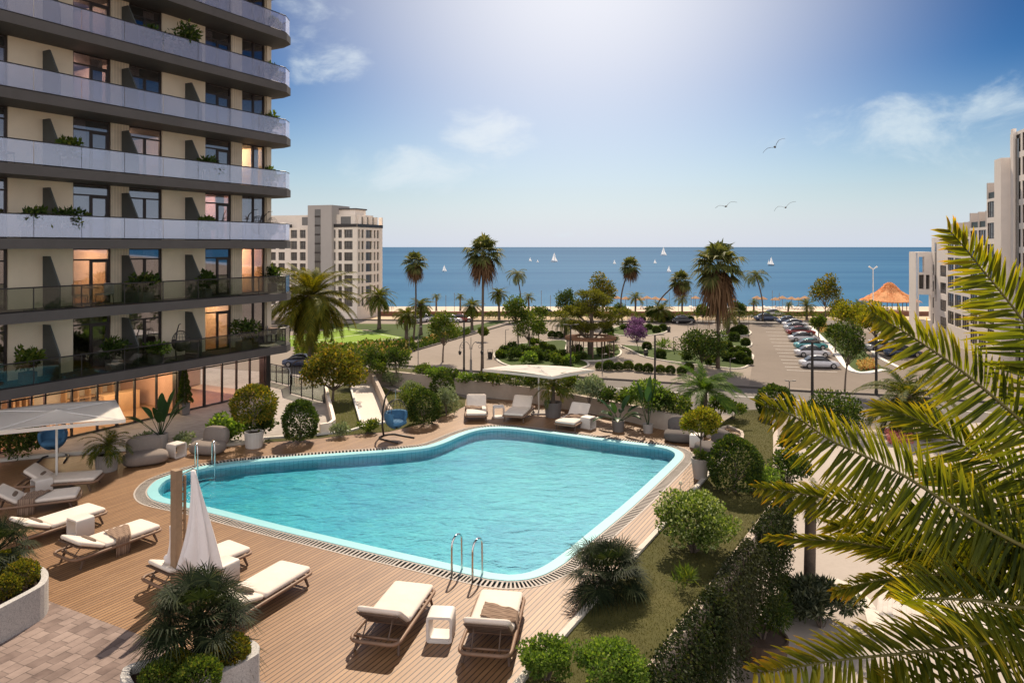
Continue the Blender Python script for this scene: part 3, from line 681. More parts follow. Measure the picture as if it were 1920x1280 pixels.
# privacy panels
for k in range(1, NF + 1):
    for px in (80, 228, 347):
        s = hs(px); z = FH * k
        prof = [(-1.7, 0), (-.62, 0), (-.62, .86), (-1.28, 1.95), (-1.7, 1.95)]
        b = MB(); V = [hp(s, o, z + h) for o, h in prof] + [hp(s + .06, o, z + h) for o, h in prof]; n = len(prof)
        b.add(V, [tuple(range(n)), tuple(range(2 * n - 1, n - 1, -1))] + [(i, n + i, n + (i + 1) % n, (i + 1) % n) for i in range(n)])
        b.build('privacy_panel', M_FIN, hotel)
# windows: frame > pane; rooms behind them
M_CURT = plain('curtain_cloth', (.60, .56, .58), .9, .1, 5)
for k in range(1, NF + 1):
    z0 = FH * k; H = FH - .37
    for i, (a, c) in enumerate(ws):
        f = MB(); w = c - a; t = .05
        def bar(s0, s1, h0, h1, d=.08): f.obox(hp(s0, -1.76, z0 + h0), H3 * (s1 - s0), -N3 * d, (0, 0, h1 - h0))
        bar(a, a + t, 0, H); bar(c - t * 1.6, c, 0, H); bar(a + t, c - t * 1.6, 0, .06); bar(a + t, c - t * 1.6, H - .05, H)
        m_ = a + w * (.50 if i != 4 else .52)
        if i != 4: bar(a + t, c - t * 1.6, H * .80 - .03, H * .80 + .03)
        bar(m_ - .05, m_ + .05, .06, H * .80 - .03 if i != 4 else H - .05, .085)
        if i in (1, 3): bar(m_ + .05, c - t * 1.6, H * .80 - .11, H * .80 - .03); bar(c - t * 1.6 - .07, c - t * 1.6, .06, H * .80 - .11, .084)
        fo = f.build('window', M_FRAME, hotel)
        MB().obox(hp(a + t * .5, -1.80, z0 + .03), H3 * (w - t * 1.5), -N3 * .012, (0, 0, H - .06)).build('pane', M_WINGLASS, fo)
        if (k * 3 + i * 5) % 4 in (0, 1) and i:
            cu = MB(); s0, s1 = (a + .1, a + w * .45) if (k + i) % 2 else (m_ + .1, c - .15); q = 14; r0 = []
            for j in range(q + 1): r0.append(hp(s0 + (s1 - s0) * j / q, -2.05 + (.05 if j % 2 else 0)))
            cu.band(r0, r0, z0 + .02, z0 + H - .03, False); cu.build('curtain', M_CURT, hotel)
rm = MB(); fl = MB()
for k in range(0, NF + 1):
    z0 = FH * k + (.01 if k else .01); h = FH - .39 if k else 2.2
    rm.obox(hp(S0 + .3, -6.6, z0), H3 * (SE - S0 - .6), -N3 * .1, (0, 0, h))
    if k:
        for px in (110, 225, 345, 444):
            rm.obox(hp(hs(px), -1.96, z0), H3 * .1, -N3 * 4.6, (0, 0, h))
rm.build('room_partition', plain('room_wall', (.58, .52, .45), .9, .1, 1), hotel)
for k in range(0, NF + 1):
    fl.obox(hp(S0 + .3, -1.97, FH * k + .004 if k else .004), H3 * (SE - S0 - .6), -N3 * 4.6, (0, 0, .02))
fl.build('room_floor', plain('room_parquet', (.36, .22, .13), .4, .2, 3), hotel)
M_BULB = glow('warm_lamp', (1, .70, .40), 14)
def room_light(s, o, z, power, col=(1, .60, .30), size=.16, shape='disc'):
    b = MB()
    if shape == 'disc': b.lathe([(0, 0), (size, 0), (size, .05), (0, .05)], 16, hp(s, o, z))
    else: b.lathe([(0, .0), (size * .9, .04), (size * .55, .22), (0, .24)], 16, hp(s, o, z))
    b.build('room_lamp', M_BULB, hotel)
    l = bpy.data.lights.new('room_light', 'POINT'); l.energy = power; l.color = col; l.shadow_soft_size = .25
    lo = bpy.data.objects.new('room_light', l); COL.objects.link(lo); lo.location = hp(s, o, z - .15)
for k, i, pw, col in [(2, 1, 130, (1, .52, .24)), (2, 4, 90, (1, .50, .25)), (1, 3, 130, (1, .56, .25)), (3, 3, 70, (1, .50, .42)), (4, 4, 110, (1, .66, .34)), (4, 2, 60, (1, .66, .45)),
                      (5, 1, 60, (1, .62, .50)), (6, 1, 40, (1, .66, .5)), (7, 1, 40, (1, .6, .4))]:
    a, c = ws[i]; room_light((a + c) / 2, -3.6, FH * (k + 1) - .47, pw * 1.5, col)
# ground floor: shop front, columns, lounge
mull = [-60, 0, 18, 60, 86, 136, 184, 220, 254, 295, 332, 349, 384, 418, 445, 470, 497]
for a, c in zip(mull, mull[1:]):
    s0, s1 = hs(a), hs(c)
    if (a, c) == (332, 349):
        MB().obox(hp(s0, -1.62, 0), H3 * (s1 - s0), -N3 * .4, (0, 0, FH - .37)).build('column', M_DARK, hotel); continue
    f = MB(); t = .035 if c not in (254, 418, 60) else .07
    f.obox(hp(s0, -1.72, 0), H3 * t, -N3 * .1, (0, 0, FH - .375)); f.obox(hp(s1 - .03, -1.72, 0), H3 * .03, -N3 * .1, (0, 0, FH - .375))
    f.obox(hp(s0 + t, -1.73, 1.80), H3 * (s1 - s0 - t - .03), -N3 * .08, (0, 0, .05)); f.obox(hp(s0 + t, -1.73, 0), H3 * (s1 - s0 - t - .03), -N3 * .08, (0, 0, .06))
    fo = f.build('shop_window', M_DARK, hotel)
    MB().obox(hp(s0 + t, -1.78, .04), H3 * (s1 - s0 - t - .03), -N3 * .012, (0, 0, FH - .43)).build('pane', M_SHOPGLASS, fo)
MB().obox(hp(hs(497), -1.62, 0), H3 * (SE - hs(497)), -N3 * .5, (0, 0, FH - .375)).build('column', M_DARK, hotel)
b = MB()
for a, c in ((240, 330), (130, 180)):
    s0, s1 = hs(a), hs(c)
    for z in (.5, 1.0, 1.5): b.obox(hp(s0, -6.2, z), H3 * (s1 - s0), -N3 * .4, (0, 0, .06))
    for j in range(5): b.obox(hp(s0 + (s1 - s0) * j / 4.2, -6.21, 0), H3 * .08, -N3 * .38, (0, 0, 2.0))
b.obox(hp(hs(262), -4.2, 0), H3 * 1.7, -N3 * .6, (0, 0, .85)); b.obox(hp(hs(150), -4.4, 0), H3 * 1.6, -N3 * .6, (0, 0, .5))
b.build('lounge_shelving', plain('pale_oak', (.55, .36, .20), .6, .15, 4), hotel)
b = MB(); b.obox(hp(hs(349), -1.99, .03), H3 * .12, -N3 * 4.55, (0, 0, 2.15)); b.build('room_divider', plain('terracotta_panel', (.48, .30, .22), .8, .1, 2), hotel)
for px, o, pw, col in [(110, -3.4, 70, (1, .74, .42)), (160, -3.4, 80, (1, .74, .42)), (215, -3.4, 80, (1, .74, .42)), (262, -3.4, 80, (1, .74, .42)), (305, -3.2, 80, (1, .74, .42)), (372, -3.4, 80, (1, .62, .42)), (415, -3.6, 70, (1, .58, .48)), (455, -3.6, 60, (1, .55, .5)), (40, -3.4, 70, (1, .50, .35)), (-10, -3.4, 60, (1, .50, .35))]:
    room_light(hs(px), o, 1.86, pw * .8, col, .20, 'shade')

# ================================================================== WHITE APARTMENT BLOCKS
def facade(mb, o, u, inn, width, z0, z1, ops, depth=.25):
    """front wall with rectangular openings and their reveals; o = bottom left corner, u along, inn = into the wall"""
    xs = sorted({0., width, *[q for p in ops for q in (p[0], p[1])]}); zs = sorted({z0, z1, *[q for p in ops for q in (p[2], p[3])]})
    P = lambda s, z, d=0.: o + u * s + inn * d + Vector((0, 0, z))
    for a, c in zip(xs, xs[1:]):
        for e, f in zip(zs, zs[1:]):
            mx, mz = (a + c) / 2, (e + f) / 2
            if any(p[0] < mx < p[1] and p[2] < mz < p[3] for p in ops): continue
            mb.add([P(a, e), P(c, e), P(c, f), P(a, f)], [(0, 1, 2, 3)])
    for (a, c, e, f) in ops:
        for q in ([P(a, e), P(c, e), P(c, e, depth), P(a, e, depth)], [P(a, f), P(c, f), P(c, f, depth), P(a, f, depth)], [P(a, e), P(a, f), P(a, f, depth), P(a, e, depth)], [P(c, e), P(c, f), P(c, f, depth), P(c, e, depth)]):
            mb.add(q, [(0, 1, 2, 3)])
def window_in(par, o, u, inn, op, depth=.3, mull=2, rail=False):
    a, c, e, f = op; P = lambda s, z, d: o + u * s + inn * d + Vector((0, 0, z))
    g = MB(); g.obox(P(a, e, depth), u * (c - a), inn * .05, (0, 0, f - e)); w = g.build('window', M_DARKGLASS, par)
    fr = MB(); t = .07
    for j in range(mull + 1): fr.obox(P(a + (c - a - t) * j / mull, e, depth - .05), u * t, inn * .045, (0, 0, f - e))
    for z in (e, f - t, e + (f - e) * .30): fr.obox(P(a + t, z, depth - .04), u * (c - a - 2 * t), inn * .035, (0, 0, t))
    if rail: fr.obox(P(a, e, .04), u * (c - a), inn * .04, (0, 0, (f - e) * .33))
    fr.build('frame', M_FRAME, w)
# block by the sea, left
C0 = Vector((-29.7, 138., 0)); UL = Vector((-.95, .3122, 0)); UR = Vector((.316, .949, 0)); FF = 2.2
blk = root('apartment_block', 'white apartment block by the sea with a grey stair tower and small roof terrace', 'apartment block', (0, 0, 0))
def ls2(P, d, px): return line_s(Vector((P.x, P.y)), Vector((d.x, d.y)), px)
LW, RW, ZT = 26., 10.0, 11.3
rows = [(ZT - 2.05 - FF * j, ZT - .45 - FF * j) for j in range(8)]
colsL = [(ls2(C0, UL, b_), ls2(C0, UL, a_)) for a_, b_ in [(645, 661), (634, 641), (619, 629), (562, 573), (545, 557), (522, 534), (507, 517)]]
colsR = [(ls2(C0, UR, a_), ls2(C0, UR, b_)) for a_, b_ in [(672, 675.5), (678, 682.5), (686, 698), (701, 704.5), (707, 711)]]
opsL = [(a, c, e, f) for a, c in colsL for e, f in rows[:7]]; opsR = [(a, c, e, f) for a, c in colsR for e, f in rows[:7]]
inL = Vector((-UL.y, UL.x, 0)); inL = inL if inL.y > 0 else -inL; inR = Vector((-UR.y, UR.x, 0)); inR = inR if inR.x < 0 else -inR
b = MB(); facade(b, C0, UL, inL, LW, GZ, ZT, opsL); facade(b, C0, UR, inR, RW, GZ, ZT, opsR)
far_c = C0 + UL * LW + UR * RW
b.add([C0 + Vector((0, 0, ZT)), C0 + UR * RW + Vector((0, 0, ZT)), far_c + Vector((0, 0, ZT)), C0 + UL * LW + Vector((0, 0, ZT))], [(0, 1, 2, 3)])
for q, r_ in ((C0 + UR * RW, far_c), (C0 + UL * LW, far_c)): b.add([q + Vector((0, 0, GZ)), r_ + Vector((0, 0, GZ)), r_ + Vector((0, 0, ZT)), q + Vector((0, 0, ZT))], [(0, 1, 2, 3)])
# penthouse
pi = .9; PH0 = C0 + inL * pi + inR * pi
b.build('wall', M_WHITESTUCCO, blk); b = MB()
b.obox(PH0 + Vector((0, 0, ZT)), UL * (LW - 3), UR * (RW - 3), (0, 0, 2.5)); b.obox(PH0 + UR * 1 + UL * .6 + Vector((0, 0, ZT + 2.5)), UL * 5, UR * 4, (0, 0, 1.0))
b.build('penthouse', M_WHITESTUCCO, blk)
for j in range(5): MB().obox(C0 + UR * (1.6 + j * 2.1) + inR * .1 + Vector((0, 0, ZT)), UR * .3, inR * .79, (0, 0, 2.2)).build('terrace_fin', M_WHITESTUCCO, blk)
M_GREYW = plain('grey_render', (.44, .41, .39), .85, .06, 1)
tb = MB(); t0, t1 = ls2(C0 - inL * .8, UL, 622), ls2(C0 - inL * .8, UL, 577)
tb.obox(C0 - inL * .8 + UL * t0 + Vector((0, 0, GZ)), UL * (t1 - t0), UR * 6.5, (0, 0, 15.6 - GZ)); tb.build('stair_tower', M_GREYW, blk)
g = MB(); a_, c_ = ls2(C0 - inL * .8, UL, 601), ls2(C0 - inL * .8, UL, 590.5); g.obox(C0 - inL * .86 + UL * a_ + Vector((0, 0, -3)), UL * (c_ - a_), inL * .05, (0, 0, 17.8)); st = g.build('stair_window', M_DARKGLASS, blk)
fr = MB()
for j in range(10): fr.obox(C0 - inL * .9 + UL * a_ + Vector((0, 0, -2.5 + j * 1.75)), UL * (c_ - a_), inL * .035, (0, 0, .3))
fr.build('frame', M_FRAME, st)
for op in opsL: window_in(blk, C0, UL, inL, op, mull=2 if op[1] - op[0] < 1.3 else 3)
for op in opsR: window_in(blk, C0, UR, inR, op, mull=1 if op[1] - op[0] < .6 else 2)
for a_, c_ in ((1.0, 3.2), (5.5, 7.5), (10.5, 12)):
    MB().obox(PH0 - inL * .03 + UL * a_ + Vector((0, 0, ZT + .5)), UL * (c_ - a_), inL * .06, (0, 0, 1.6)).build('penthouse_window', M_DARKGLASS, blk)
for a_, c_ in ((.8, 1.4), (2.2, 3.0), (4.2, 5.0), (6.2, 7.0)):
    MB().obox(PH0 - inR * .03 + UR * a_ + Vector((0, 0, ZT + .5)), UR * (c_ - a_), inR * .06, (0, 0, 1.6)).build('penthouse_window', M_DARKGLASS, blk)
b = MB()
b.obox(C0 - inL * .12 + Vector((0, 0, ZT + .02)), UL * 5.6, inL * .06, (0, 0, .62)); b.obox(C0 - inL * .12 + UL * 14.5 + Vector((0, 0, ZT + .02)), UL * 6, inL * .06, (0, 0, .62))
b.obox(C0 - inR * .12 + Vector((0, 0, ZT + .02)), UR * RW, inR * .06, (0, 0, .62)); b.build('terrace_railing', M_DARK, blk)
MB().obox(PH0 + UR * .8 + UL * .4 + Vector((0, 0, ZT + 3.5)), UL * 5.4, UR * 4.4, (0, 0, .25)).build('roof_cap', M_SLAB, blk)

# stepped block on the right
RF = Vector((67.6, 116., 0)); RU = Vector((-.31, -.951, 0)); RI = Vector((.951, -.31, 0))
rb = root('terraced_block', 'white stepped apartment block on the right rising towards the viewer behind the palm fronds', 'apartment block', (0, 0, 0))
def rt_(px): return ls2(RF, RU, px)
segs = [(0., rt_(1776), 9.0, 2), (rt_(1776), rt_(1818), 10.9, 0), (rt_(1818), rt_(1850), 12.0, 0), (rt_(1850), rt_(1881), 15.4, 0), (rt_(1881), rt_(1894), 17.6, 1), (rt_(1894), rt_(1894) + 14, 20.2, 0)]
wb = MB(); nwin = 0; rail = MB(); fins = MB()
for a, c, zt, kind in segs:
    ops = []; wd = c - a; zt_w = zt - (2.0 if kind == 0 and zt < 19 else 0.)
    if kind == 0:
        nb = max(1, round(wd / 3.5)); bw = wd / nb; z = zt_w - 2.3
        while z > GZ + .6:
            for j in range(nb): ops.append((j * bw + .24, j * bw + bw - .24, z, z + 1.95))
            z -= 2.6
    elif kind == 2:
        z = 3.0
        while z > GZ + 1:
            ops.append((.5, 1.4, z, z + 1.7)); ops.append((wd - 4.2, wd - .6, z, z + 1.7)); z -= 2.6
    o = RF + RU * a
    facade(wb, o, RU, RI, wd, GZ, zt_w, ops, .2)
    q0, q1 = o, RF + RU * c; dp = RI * 16
    V = lambda p, z: p + Vector((0, 0, z))
    wb.add([V(q0, zt_w), V(q1, zt_w), V(q1 + dp, zt_w), V(q0 + dp, zt_w)], [(0, 1, 2, 3)])
    wb.add([V(q0, GZ), V(q0 + dp, GZ), V(q0 + dp, zt_w), V(q0, zt_w)], [(0, 1, 2, 3)]); wb.add([V(q1, GZ), V(q1 + dp, GZ), V(q1 + dp, zt_w), V(q1, zt_w)], [(0, 1, 2, 3)])
    if kind == 0 and zt < 19:               # roof terrace with fins, railing and recessed penthouse
        for j in range(max(2, round(wd / 3.2)) + 1): MB().obox(V(o + RU * min(wd - .55, j * wd / max(2, round(wd / 3.2))) , zt_w), RU * .5, RI * 3.19, (0, 0, 2.0)).build('terrace_fin', plain('fin_stone', (.55, .50, .47), .85, .06, 1), rb)
        fins.obox(V(o + RI * 3.2, zt_w), RU * wd, RI * 10, (0, 0, 2.2)); rail.obox(V(o + RI * .1, zt_w + .02), RU * wd, RI * .06, (0, 0, .75))
        rail.obox(V(o + RI * 3.4 + RU * .3, zt_w + 2.22), RU * (wd - .6), RI * 9, (0, 0, .45))
        for j in range(max(2, round(wd / 3.2))):
            MB().obox(V(o + RU * (wd * (j + .45) / max(2, round(wd / 3.2))) + RI * 3.15, zt_w + .1), RU * 1.0, RI * .08, (0, 0, 1.7)).build('penthouse_window', M_DARKGLASS, rb)
    for op in ops: window_in(rb, o, RU, RI, op, .13, 3)
    if kind == 1: pass
# projecting end wing, its face to the viewer
WO = RF - RI * 2.05; wops = [(.25, 1.0, 3.4, 5.9), (.25, 1.0, .7, 3.0), (1.25, 1.8, .7, 3.0), (.25, 1.9, -4.3, -.2)]
facade(wb, WO, RI, -RU, 2.05, GZ, 6.7, wops, 1.2)
wb.obox(WO - RU * .01 + Vector((0, 0, 6.5)), RI * 2.05, -RU * 6, (0, 0, .2)); wb.obox(WO - RU * 1.2 + Vector((0, 0, GZ)), RI * .15, -RU * 5, (0, 0, 6.5 - GZ))
wb.obox(RF + RU * rt_(1900) - RI * .25 + Vector((0, 0, GZ)), RU * .8, RI * .3, (0, 0, 20.6 - GZ)); wb.obox(RF + RU * (rt_(1881) + .02) - RI * .9 + Vector((0, 0, GZ)), RU * (rt_(1894) - rt_(1881) - .04), RI * .9, (0, 0, 17.6 - GZ))
wb.build('wall', plain('block_white', (.88, .81, .75), .8, .05, 1.5), rb); fins.build('penthouse', plain('fin_stone', (.55, .50, .47), .85, .06, 1), rb); rail.build('terrace_railing', plain('green_black_rail', (.030, .045, .04), .5, .15, 4), rb)
for op in wops[1:3]: window_in(rb, WO, RI, -RU, op, .9, 2)
g = MB(); g.obox(RF + RU * (rt_(1894) + 1.3) - RI * .04 + Vector((0, 0, GZ)), RU * 1.5, RI * .08, (0, 0, 19.4 - GZ)); g.build('stair_window', M_DARKGLASS, rb)
g = MB(); g.obox(RF + RU * (2.2) - RI * .04 + Vector((0, 0, -1.0)), RU * .9, RI * .08, (0, 0, 9.2)); g.build('stair_window', M_DARKGLASS, rb)
# ================================================================== PLANTS
M_BARK = plain('bark_grey', (.16, .125, .10), .9, .35, 8, bmp=.6)
M_PBARK = plain('palm_bark', (.115, .088, .068), .9, .4, 7, bmp=.8)
M_L_DARK = leafm('leaf_dark', (.018, .035, .010), (.050, .085, .018), .34, c3=(.11, .12, .025))
M_L_MID = leafm('leaf_mid', (.030, .060, .012), (.085, .125, .022), .4, c3=(.17, .17, .03))
M_L_YEL = leafm('leaf_yellowing', (.045, .065, .012), (.13, .125, .018), .42, c3=(.26, .17, .025))
M_L_LIGHT = leafm('leaf_light', (.05, .10, .02), (.12, .19, .035), .42, c3=(.20, .26, .06))
M_L_SILV = leafm('leaf_silver', (.09, .12, .06), (.22, .26, .15), .3, (1.3, 1.4, .8), c3=(.33, .36, .22))
M_L_PALE = leafm('hydrangea_leaf', (.04, .075, .018), (.12, .17, .035), .4, c3=(.30, .34, .13))
M_L_GOLD = leafm('leaf_golden', (.07, .10, .012), (.20, .19, .02), .45, c3=(.32, .24, .03))
M_L_PURP = leafm('blossom_purple', (.09, .045, .10), (.19, .095, .21), .35, (1.2, 1.0, 1.2), c3=(.30, .18, .31))
M_L_PINE = leafm('pine_needle', (.050, .062, .014), (.12, .125, .025), .4, c3=(.19, .17, .04))
M_L_BLK = leafm('chamaerops_leaf', (.008, .015, .008), (.022, .034, .014), .22, c3=(.06, .07, .03))
M_L_BIG = leafm('broad_leaf', (.012, .030, .014), (.035, .075, .030), .28, rough=.3)
M_FLOWER = leafm('bedding_flower', (.50, .30, .08), (.62, .50, .18), .2, (1, 1, .8), c3=(.50, .12, .06))
M_PETALP = leafm('pink_flower', (.55, .16, .14), (.65, .30, .26), .2, (1, .9, .9))
M_P_GREEN = leafm('palm_frond', (.035, .060, .012), (.085, .110, .018), .38, (1.9, 1.6, .45), c3=(.19, .155, .02))
M_P_GREY = leafm('fan_frond', (.050, .070, .024), (.115, .130, .045), .36, (1.6, 1.5, .7), c3=(.20, .185, .07))
M_P_DEAD = leafm('dead_frond', (.085, .048, .026), (.16, .095, .050), .22, (1.4, 1.1, .7), c3=(.22, .14, .075))

def pinnate(rng, L, n, leaflet, a0, a1, width, az=0., droop=.35, twist=0., vee=.5, rac=True, tipw=.25, bend=1.4):
    """one feather frond from the origin: V, Q; pitch runs from a0 to a1 radians"""
    ts = np.linspace(0, 1, 15); pitch = a0 + (a1 - a0) * ts ** bend
    dl = L / 14; xs = np.concatenate([[0], np.cumsum(np.cos(pitch[:-1]) * dl)]); zs = np.concatenate([[0], np.cumsum(np.sin(pitch[:-1]) * dl)])
    V, Q = [], []
    def pos(t): return np.stack([np.interp(t, ts, xs), np.zeros_like(t), np.interp(t, ts, zs)], -1)
    t = np.linspace(.10, .995, n); P = pos(t); th = np.interp(t, ts, pitch)
    T = np.stack([np.cos(th), 0 * th, np.sin(th)], -1); U = np.stack([-np.sin(th), 0 * th, np.cos(th)], -1); Sd = np.array([0, 1., 0])
    ll = leaflet * (np.sin(np.pi * np.clip(.12 + .80 * t, 0, 1)) ** .6) * (1 - .25 * t)
    for sgn in (-1, 1):
        f = .55 + .75 * t; d = T * f[:, None] + Sd * sgn + U * (vee * (1 - .5 * t))[:, None] + rng.normal(size=(n, 3)) * .09
        d /= np.linalg.norm(d, axis=1, keepdims=True); l_ = (ll * rng.uniform(.85, 1.12, n))[:, None]
        w = width * (.5 + .5 * np.sin(np.pi * np.clip(t, .05, .95)))[:, None]
        wd = np.cross(d, U); wd /= np.maximum(np.linalg.norm(wd, axis=1, keepdims=True), 1e-6)
        dr = np.array([0, 0, -1.]) * l_ * droop
        m1 = P + d * l_ * .4 + dr * .12; tip = P + d * l_ + dr
        q = np.stack([P - wd * w * .35, P + wd * w * .35, m1 + wd * w, m1 - wd * w, tip + wd * w * .06, tip - wd * w * .06], 1)
        k = sum(len(v) for v in V); V.append(q.reshape(-1, 3)); i = np.arange(n)[:, None] * 6 + k
        Q.append(np.concatenate([i + [0, 1, 2, 3], i + [3, 2, 4, 5]]))
    if rac:
        r = np.linspace(.028, .006, 15)[:, None] * L / 3; C = np.stack([xs, 0 * xs, zs], -1); k = sum(len(v) for v in V)
        Un = np.stack([-np.sin(pitch), 0 * pitch, np.cos(pitch)], -1)
        q = np.stack([C + Sd * r, C + Un * r, C - Sd * r, C - Un * r], 1).reshape(-1, 3); V.append(q)
        for j in range(14):
            for m_ in range(4): Q.append(np.array([[k + j * 4 + m_, k + j * 4 + (m_ + 1) % 4, k + (j + 1) * 4 + (m_ + 1) % 4, k + (j + 1) * 4 + m_]]))
    V = np.concatenate(V); Q = np.concatenate(Q)
    if twist:
        c, s = math.cos(twist), math.sin(twist); V = V @ np.array([[1, 0, 0], [0, c, s], [0, -s, c]])
    c, s = math.cos(az), math.sin(az); return V @ np.array([[c, s, 0], [-s, c, 0], [0, 0, 1]]), Q
def merge(parts):
    V, Q, k = [], [], 0
    for v, q in parts: V.append(v); Q.append(q + k); k += len(v)
    return np.concatenate(V), np.concatenate(Q)
def crown_pinnate(seed, nf, L, n, leaflet, width, lo=-.5, hi=1.35, sag=1.2, droop=.35):
    rng = np.random.default_rng(seed); parts = []
    for i in range(nf):
        u = (i + .5) / nf; el = lo + (hi - lo) * (1 - u ** .8) + rng.normal() * .08; az = i * 2.39996 + rng.normal() * .15
        parts.append(pinnate(rng, L * rng.uniform(.85, 1.1) * (.8 if u < .12 else 1), n, leaflet, el, el - sag * rng.uniform(.75, 1.2), width, az, droop, rng.normal() * .25))
    return merge(parts)
def fanleaf(rng, pet, Rr, segs, el, az, width, curl=.55, cup=.25, spreadang=2.3):
    """one fan leaf on its stalk"""
    T = np.array([math.cos(el), 0, math.sin(el)]); U = np.array([-math.sin(el), 0, math.cos(el)]); Sd = np.array([0, 1., 0])
    hub = T * pet - np.array([0, 0, .06 * pet]); T2 = T * .9 - np.array([0, 0, .28]); T2 /= np.linalg.norm(T2); U2 = np.cross(T2, Sd)
    U2 = U2 if U2[2] > 0 else -U2
    a = np.linspace(-spreadang, spreadang, segs) + rng.normal(size=segs) * .03
    d = T2 * np.cos(a)[:, None] + Sd * np.sin(a)[:, None] + U2 * cup
    d /= np.linalg.norm(d, axis=1, keepdims=True); l_ = (Rr * (1 - .22 * (np.abs(a) / spreadang) ** 2) * rng.uniform(.92, 1.05, segs))[:, None]
    w = width; sd = np.cross(d, U2); sd /= np.linalg.norm(sd, axis=1, keepdims=True)
    dn = np.array([0, 0, -1.]) * l_
    m1 = hub + d * l_ * .5; tip = hub + d * l_ * .97 + dn * curl * rng.uniform(.4, 1.2, segs)[:, None]
    q = np.stack([hub - sd * w * .2, hub + sd * w * .2, m1 + sd * w, m1 - sd * w, tip + sd * w * .08, tip - sd * w * .08], 1)
    i = np.arange(segs)[:, None] * 6; V = q.reshape(-1, 3); Q = np.concatenate([i + [0, 1, 2, 3], i + [3, 2, 4, 5]])
    r = pet * .012 + .006; k = len(V); st = np.array([[0, r, 0], U * r, [0, -r, 0], -U * r]); V = np.concatenate([V, st * 1.4, hub + st * .7])
    Q = np.concatenate([Q, np.array([[k + m_, k + (m_ + 1) % 4, k + 4 + (m_ + 1) % 4, k + 4 + m_] for m_ in range(4)])])
    c, s = math.cos(az), math.sin(az); return V @ np.array([[c, s, 0], [-s, c, 0], [0, 0, 1]]), Q
def crown_fan(seed, nf, pet, Rr, segs, width, lo, hi, curl=.55, power=1.):
    rng = np.random.default_rng(seed); parts = []
    for i in range(nf):
        u = (i + .5) / nf; el = hi + (lo - hi) * u ** power + rng.normal() * .1
        parts.append(fanleaf(rng, pet * rng.uniform(.8, 1.15), Rr * rng.uniform(.85, 1.1), segs, el, i * 2.39996 + rng.normal() * .2, width, curl * rng.uniform(.6, 1.3)))
    return merge(parts)
CROWNS = {}
def crown_mesh(key):
    if key in CROWNS: return CROWNS[key]
    k, sd = key
    if k == 'date': v = crown_pinnate(sd, 52, 3.1, 38, .66, .032, -.85, 1.35, 1.25)
    elif k == 'date_big': v = crown_pinnate(sd, 76, 4.5, 70, .90, .032, -1.05, 1.42, 1.1, .5)
    elif k == 'small': v = crown_pinnate(sd, 26, 2.0, 22, .55, .030, -.4, 1.35, 1.3)
    elif k == 'coco': v = crown_pinnate(sd, 22, 2.6, 30, .75, .030, -.6, 1.25, 1.5, .6)
    elif k == 'cycad': v = crown_pinnate(sd, 40, 1.75, 54, .36, .012, -.1, 1.35, 1.35, .25)
    elif k == 'fan': v = crown_fan(sd, 30, 1.15, 1.25, 20, .085, -.65, 1.45, .5)
    elif k == 'skirt': v = crown_fan(sd, 46, .75, 1.25, 12, .085, -1.45, -.62, .9)
    elif k == 'low': v = crown_fan(sd, 34, .55, .50, 26, .012, -.35, 1.30, .35)
    elif k == 'lowbig': v = crown_fan(sd, 30, .62, .52, 30, .012, -.45, 1.25, .45)
    CROWNS[key] = npmesh(k + '_crown', *v); return CROWNS[key]

def bow(b, c, bx=0., n=12):
    """trunk line from b to c, bowed sideways"""
    return [b.lerp(c, i / n) + Vector((bx * math.sin(math.pi * i / n), 0, 0)) for i in range(n + 1)]
def palm(name, label, base, crown, kind, mat, scale, r, group, seed=1, bx=0., skirt=False, rz=None, cat='palm tree', bulge=1.):
    t = root(name, label, cat, base, 0, group)
    pts = [p - Vector(base) for p in bow(Vector(base), Vector(crown), bx)]
    n = len(pts); MB().tube(pts, [r * (1.35 - .45 * min(1, i / 3) if i < 3 else 1 - .12 * i / n) for i in range(n)], 9).build('trunk', M_PBARK, t, smooth=True)
    if kind.startswith('date'):
        rng = np.random.default_rng(seed + 90); b = MB(); b.lathe([(r * .9, -r * 2.6), (r * 1.75 * bulge, -r * .9), (r * 1.6 * bulge, r * .2), (r * .3, r * .9)], 12, pts[-1]); b.build('crown_shaft', M_PBARK, t)
    c = link('crown', crown_mesh((kind, seed % 3)), mat, t); c.location = pts[-1]; c.scale = (scale,) * 3; c.rotation_euler.z = rz if rz is not None else seed * 1.7
    if skirt:
        k = link('dead_skirt', crown_mesh(('skirt', seed % 2)), M_P_DEAD, t); k.location = pts[-1] + Vector((0, 0, -.1 * scale)); k.scale = (scale * .95, scale * .95, scale * skirt); k.rotation_euler.z = seed * 2.1
    return t
def px_palm(name, label, base_px, crown_px, kind, mat, scale_px, r, group, L, zg=GZ, Y=None, **kw):
    if Y is None: bpt = at(*base_px, zg)
    else: bpt = Vector(((base_px[0] - CX) * Y / F_PX, Y, zg))
    c = deep(*crown_px, bpt.y); return palm(name, label, bpt, c, kind, mat, scale_px * bpt.y / F_PX / L, r, group, **kw)

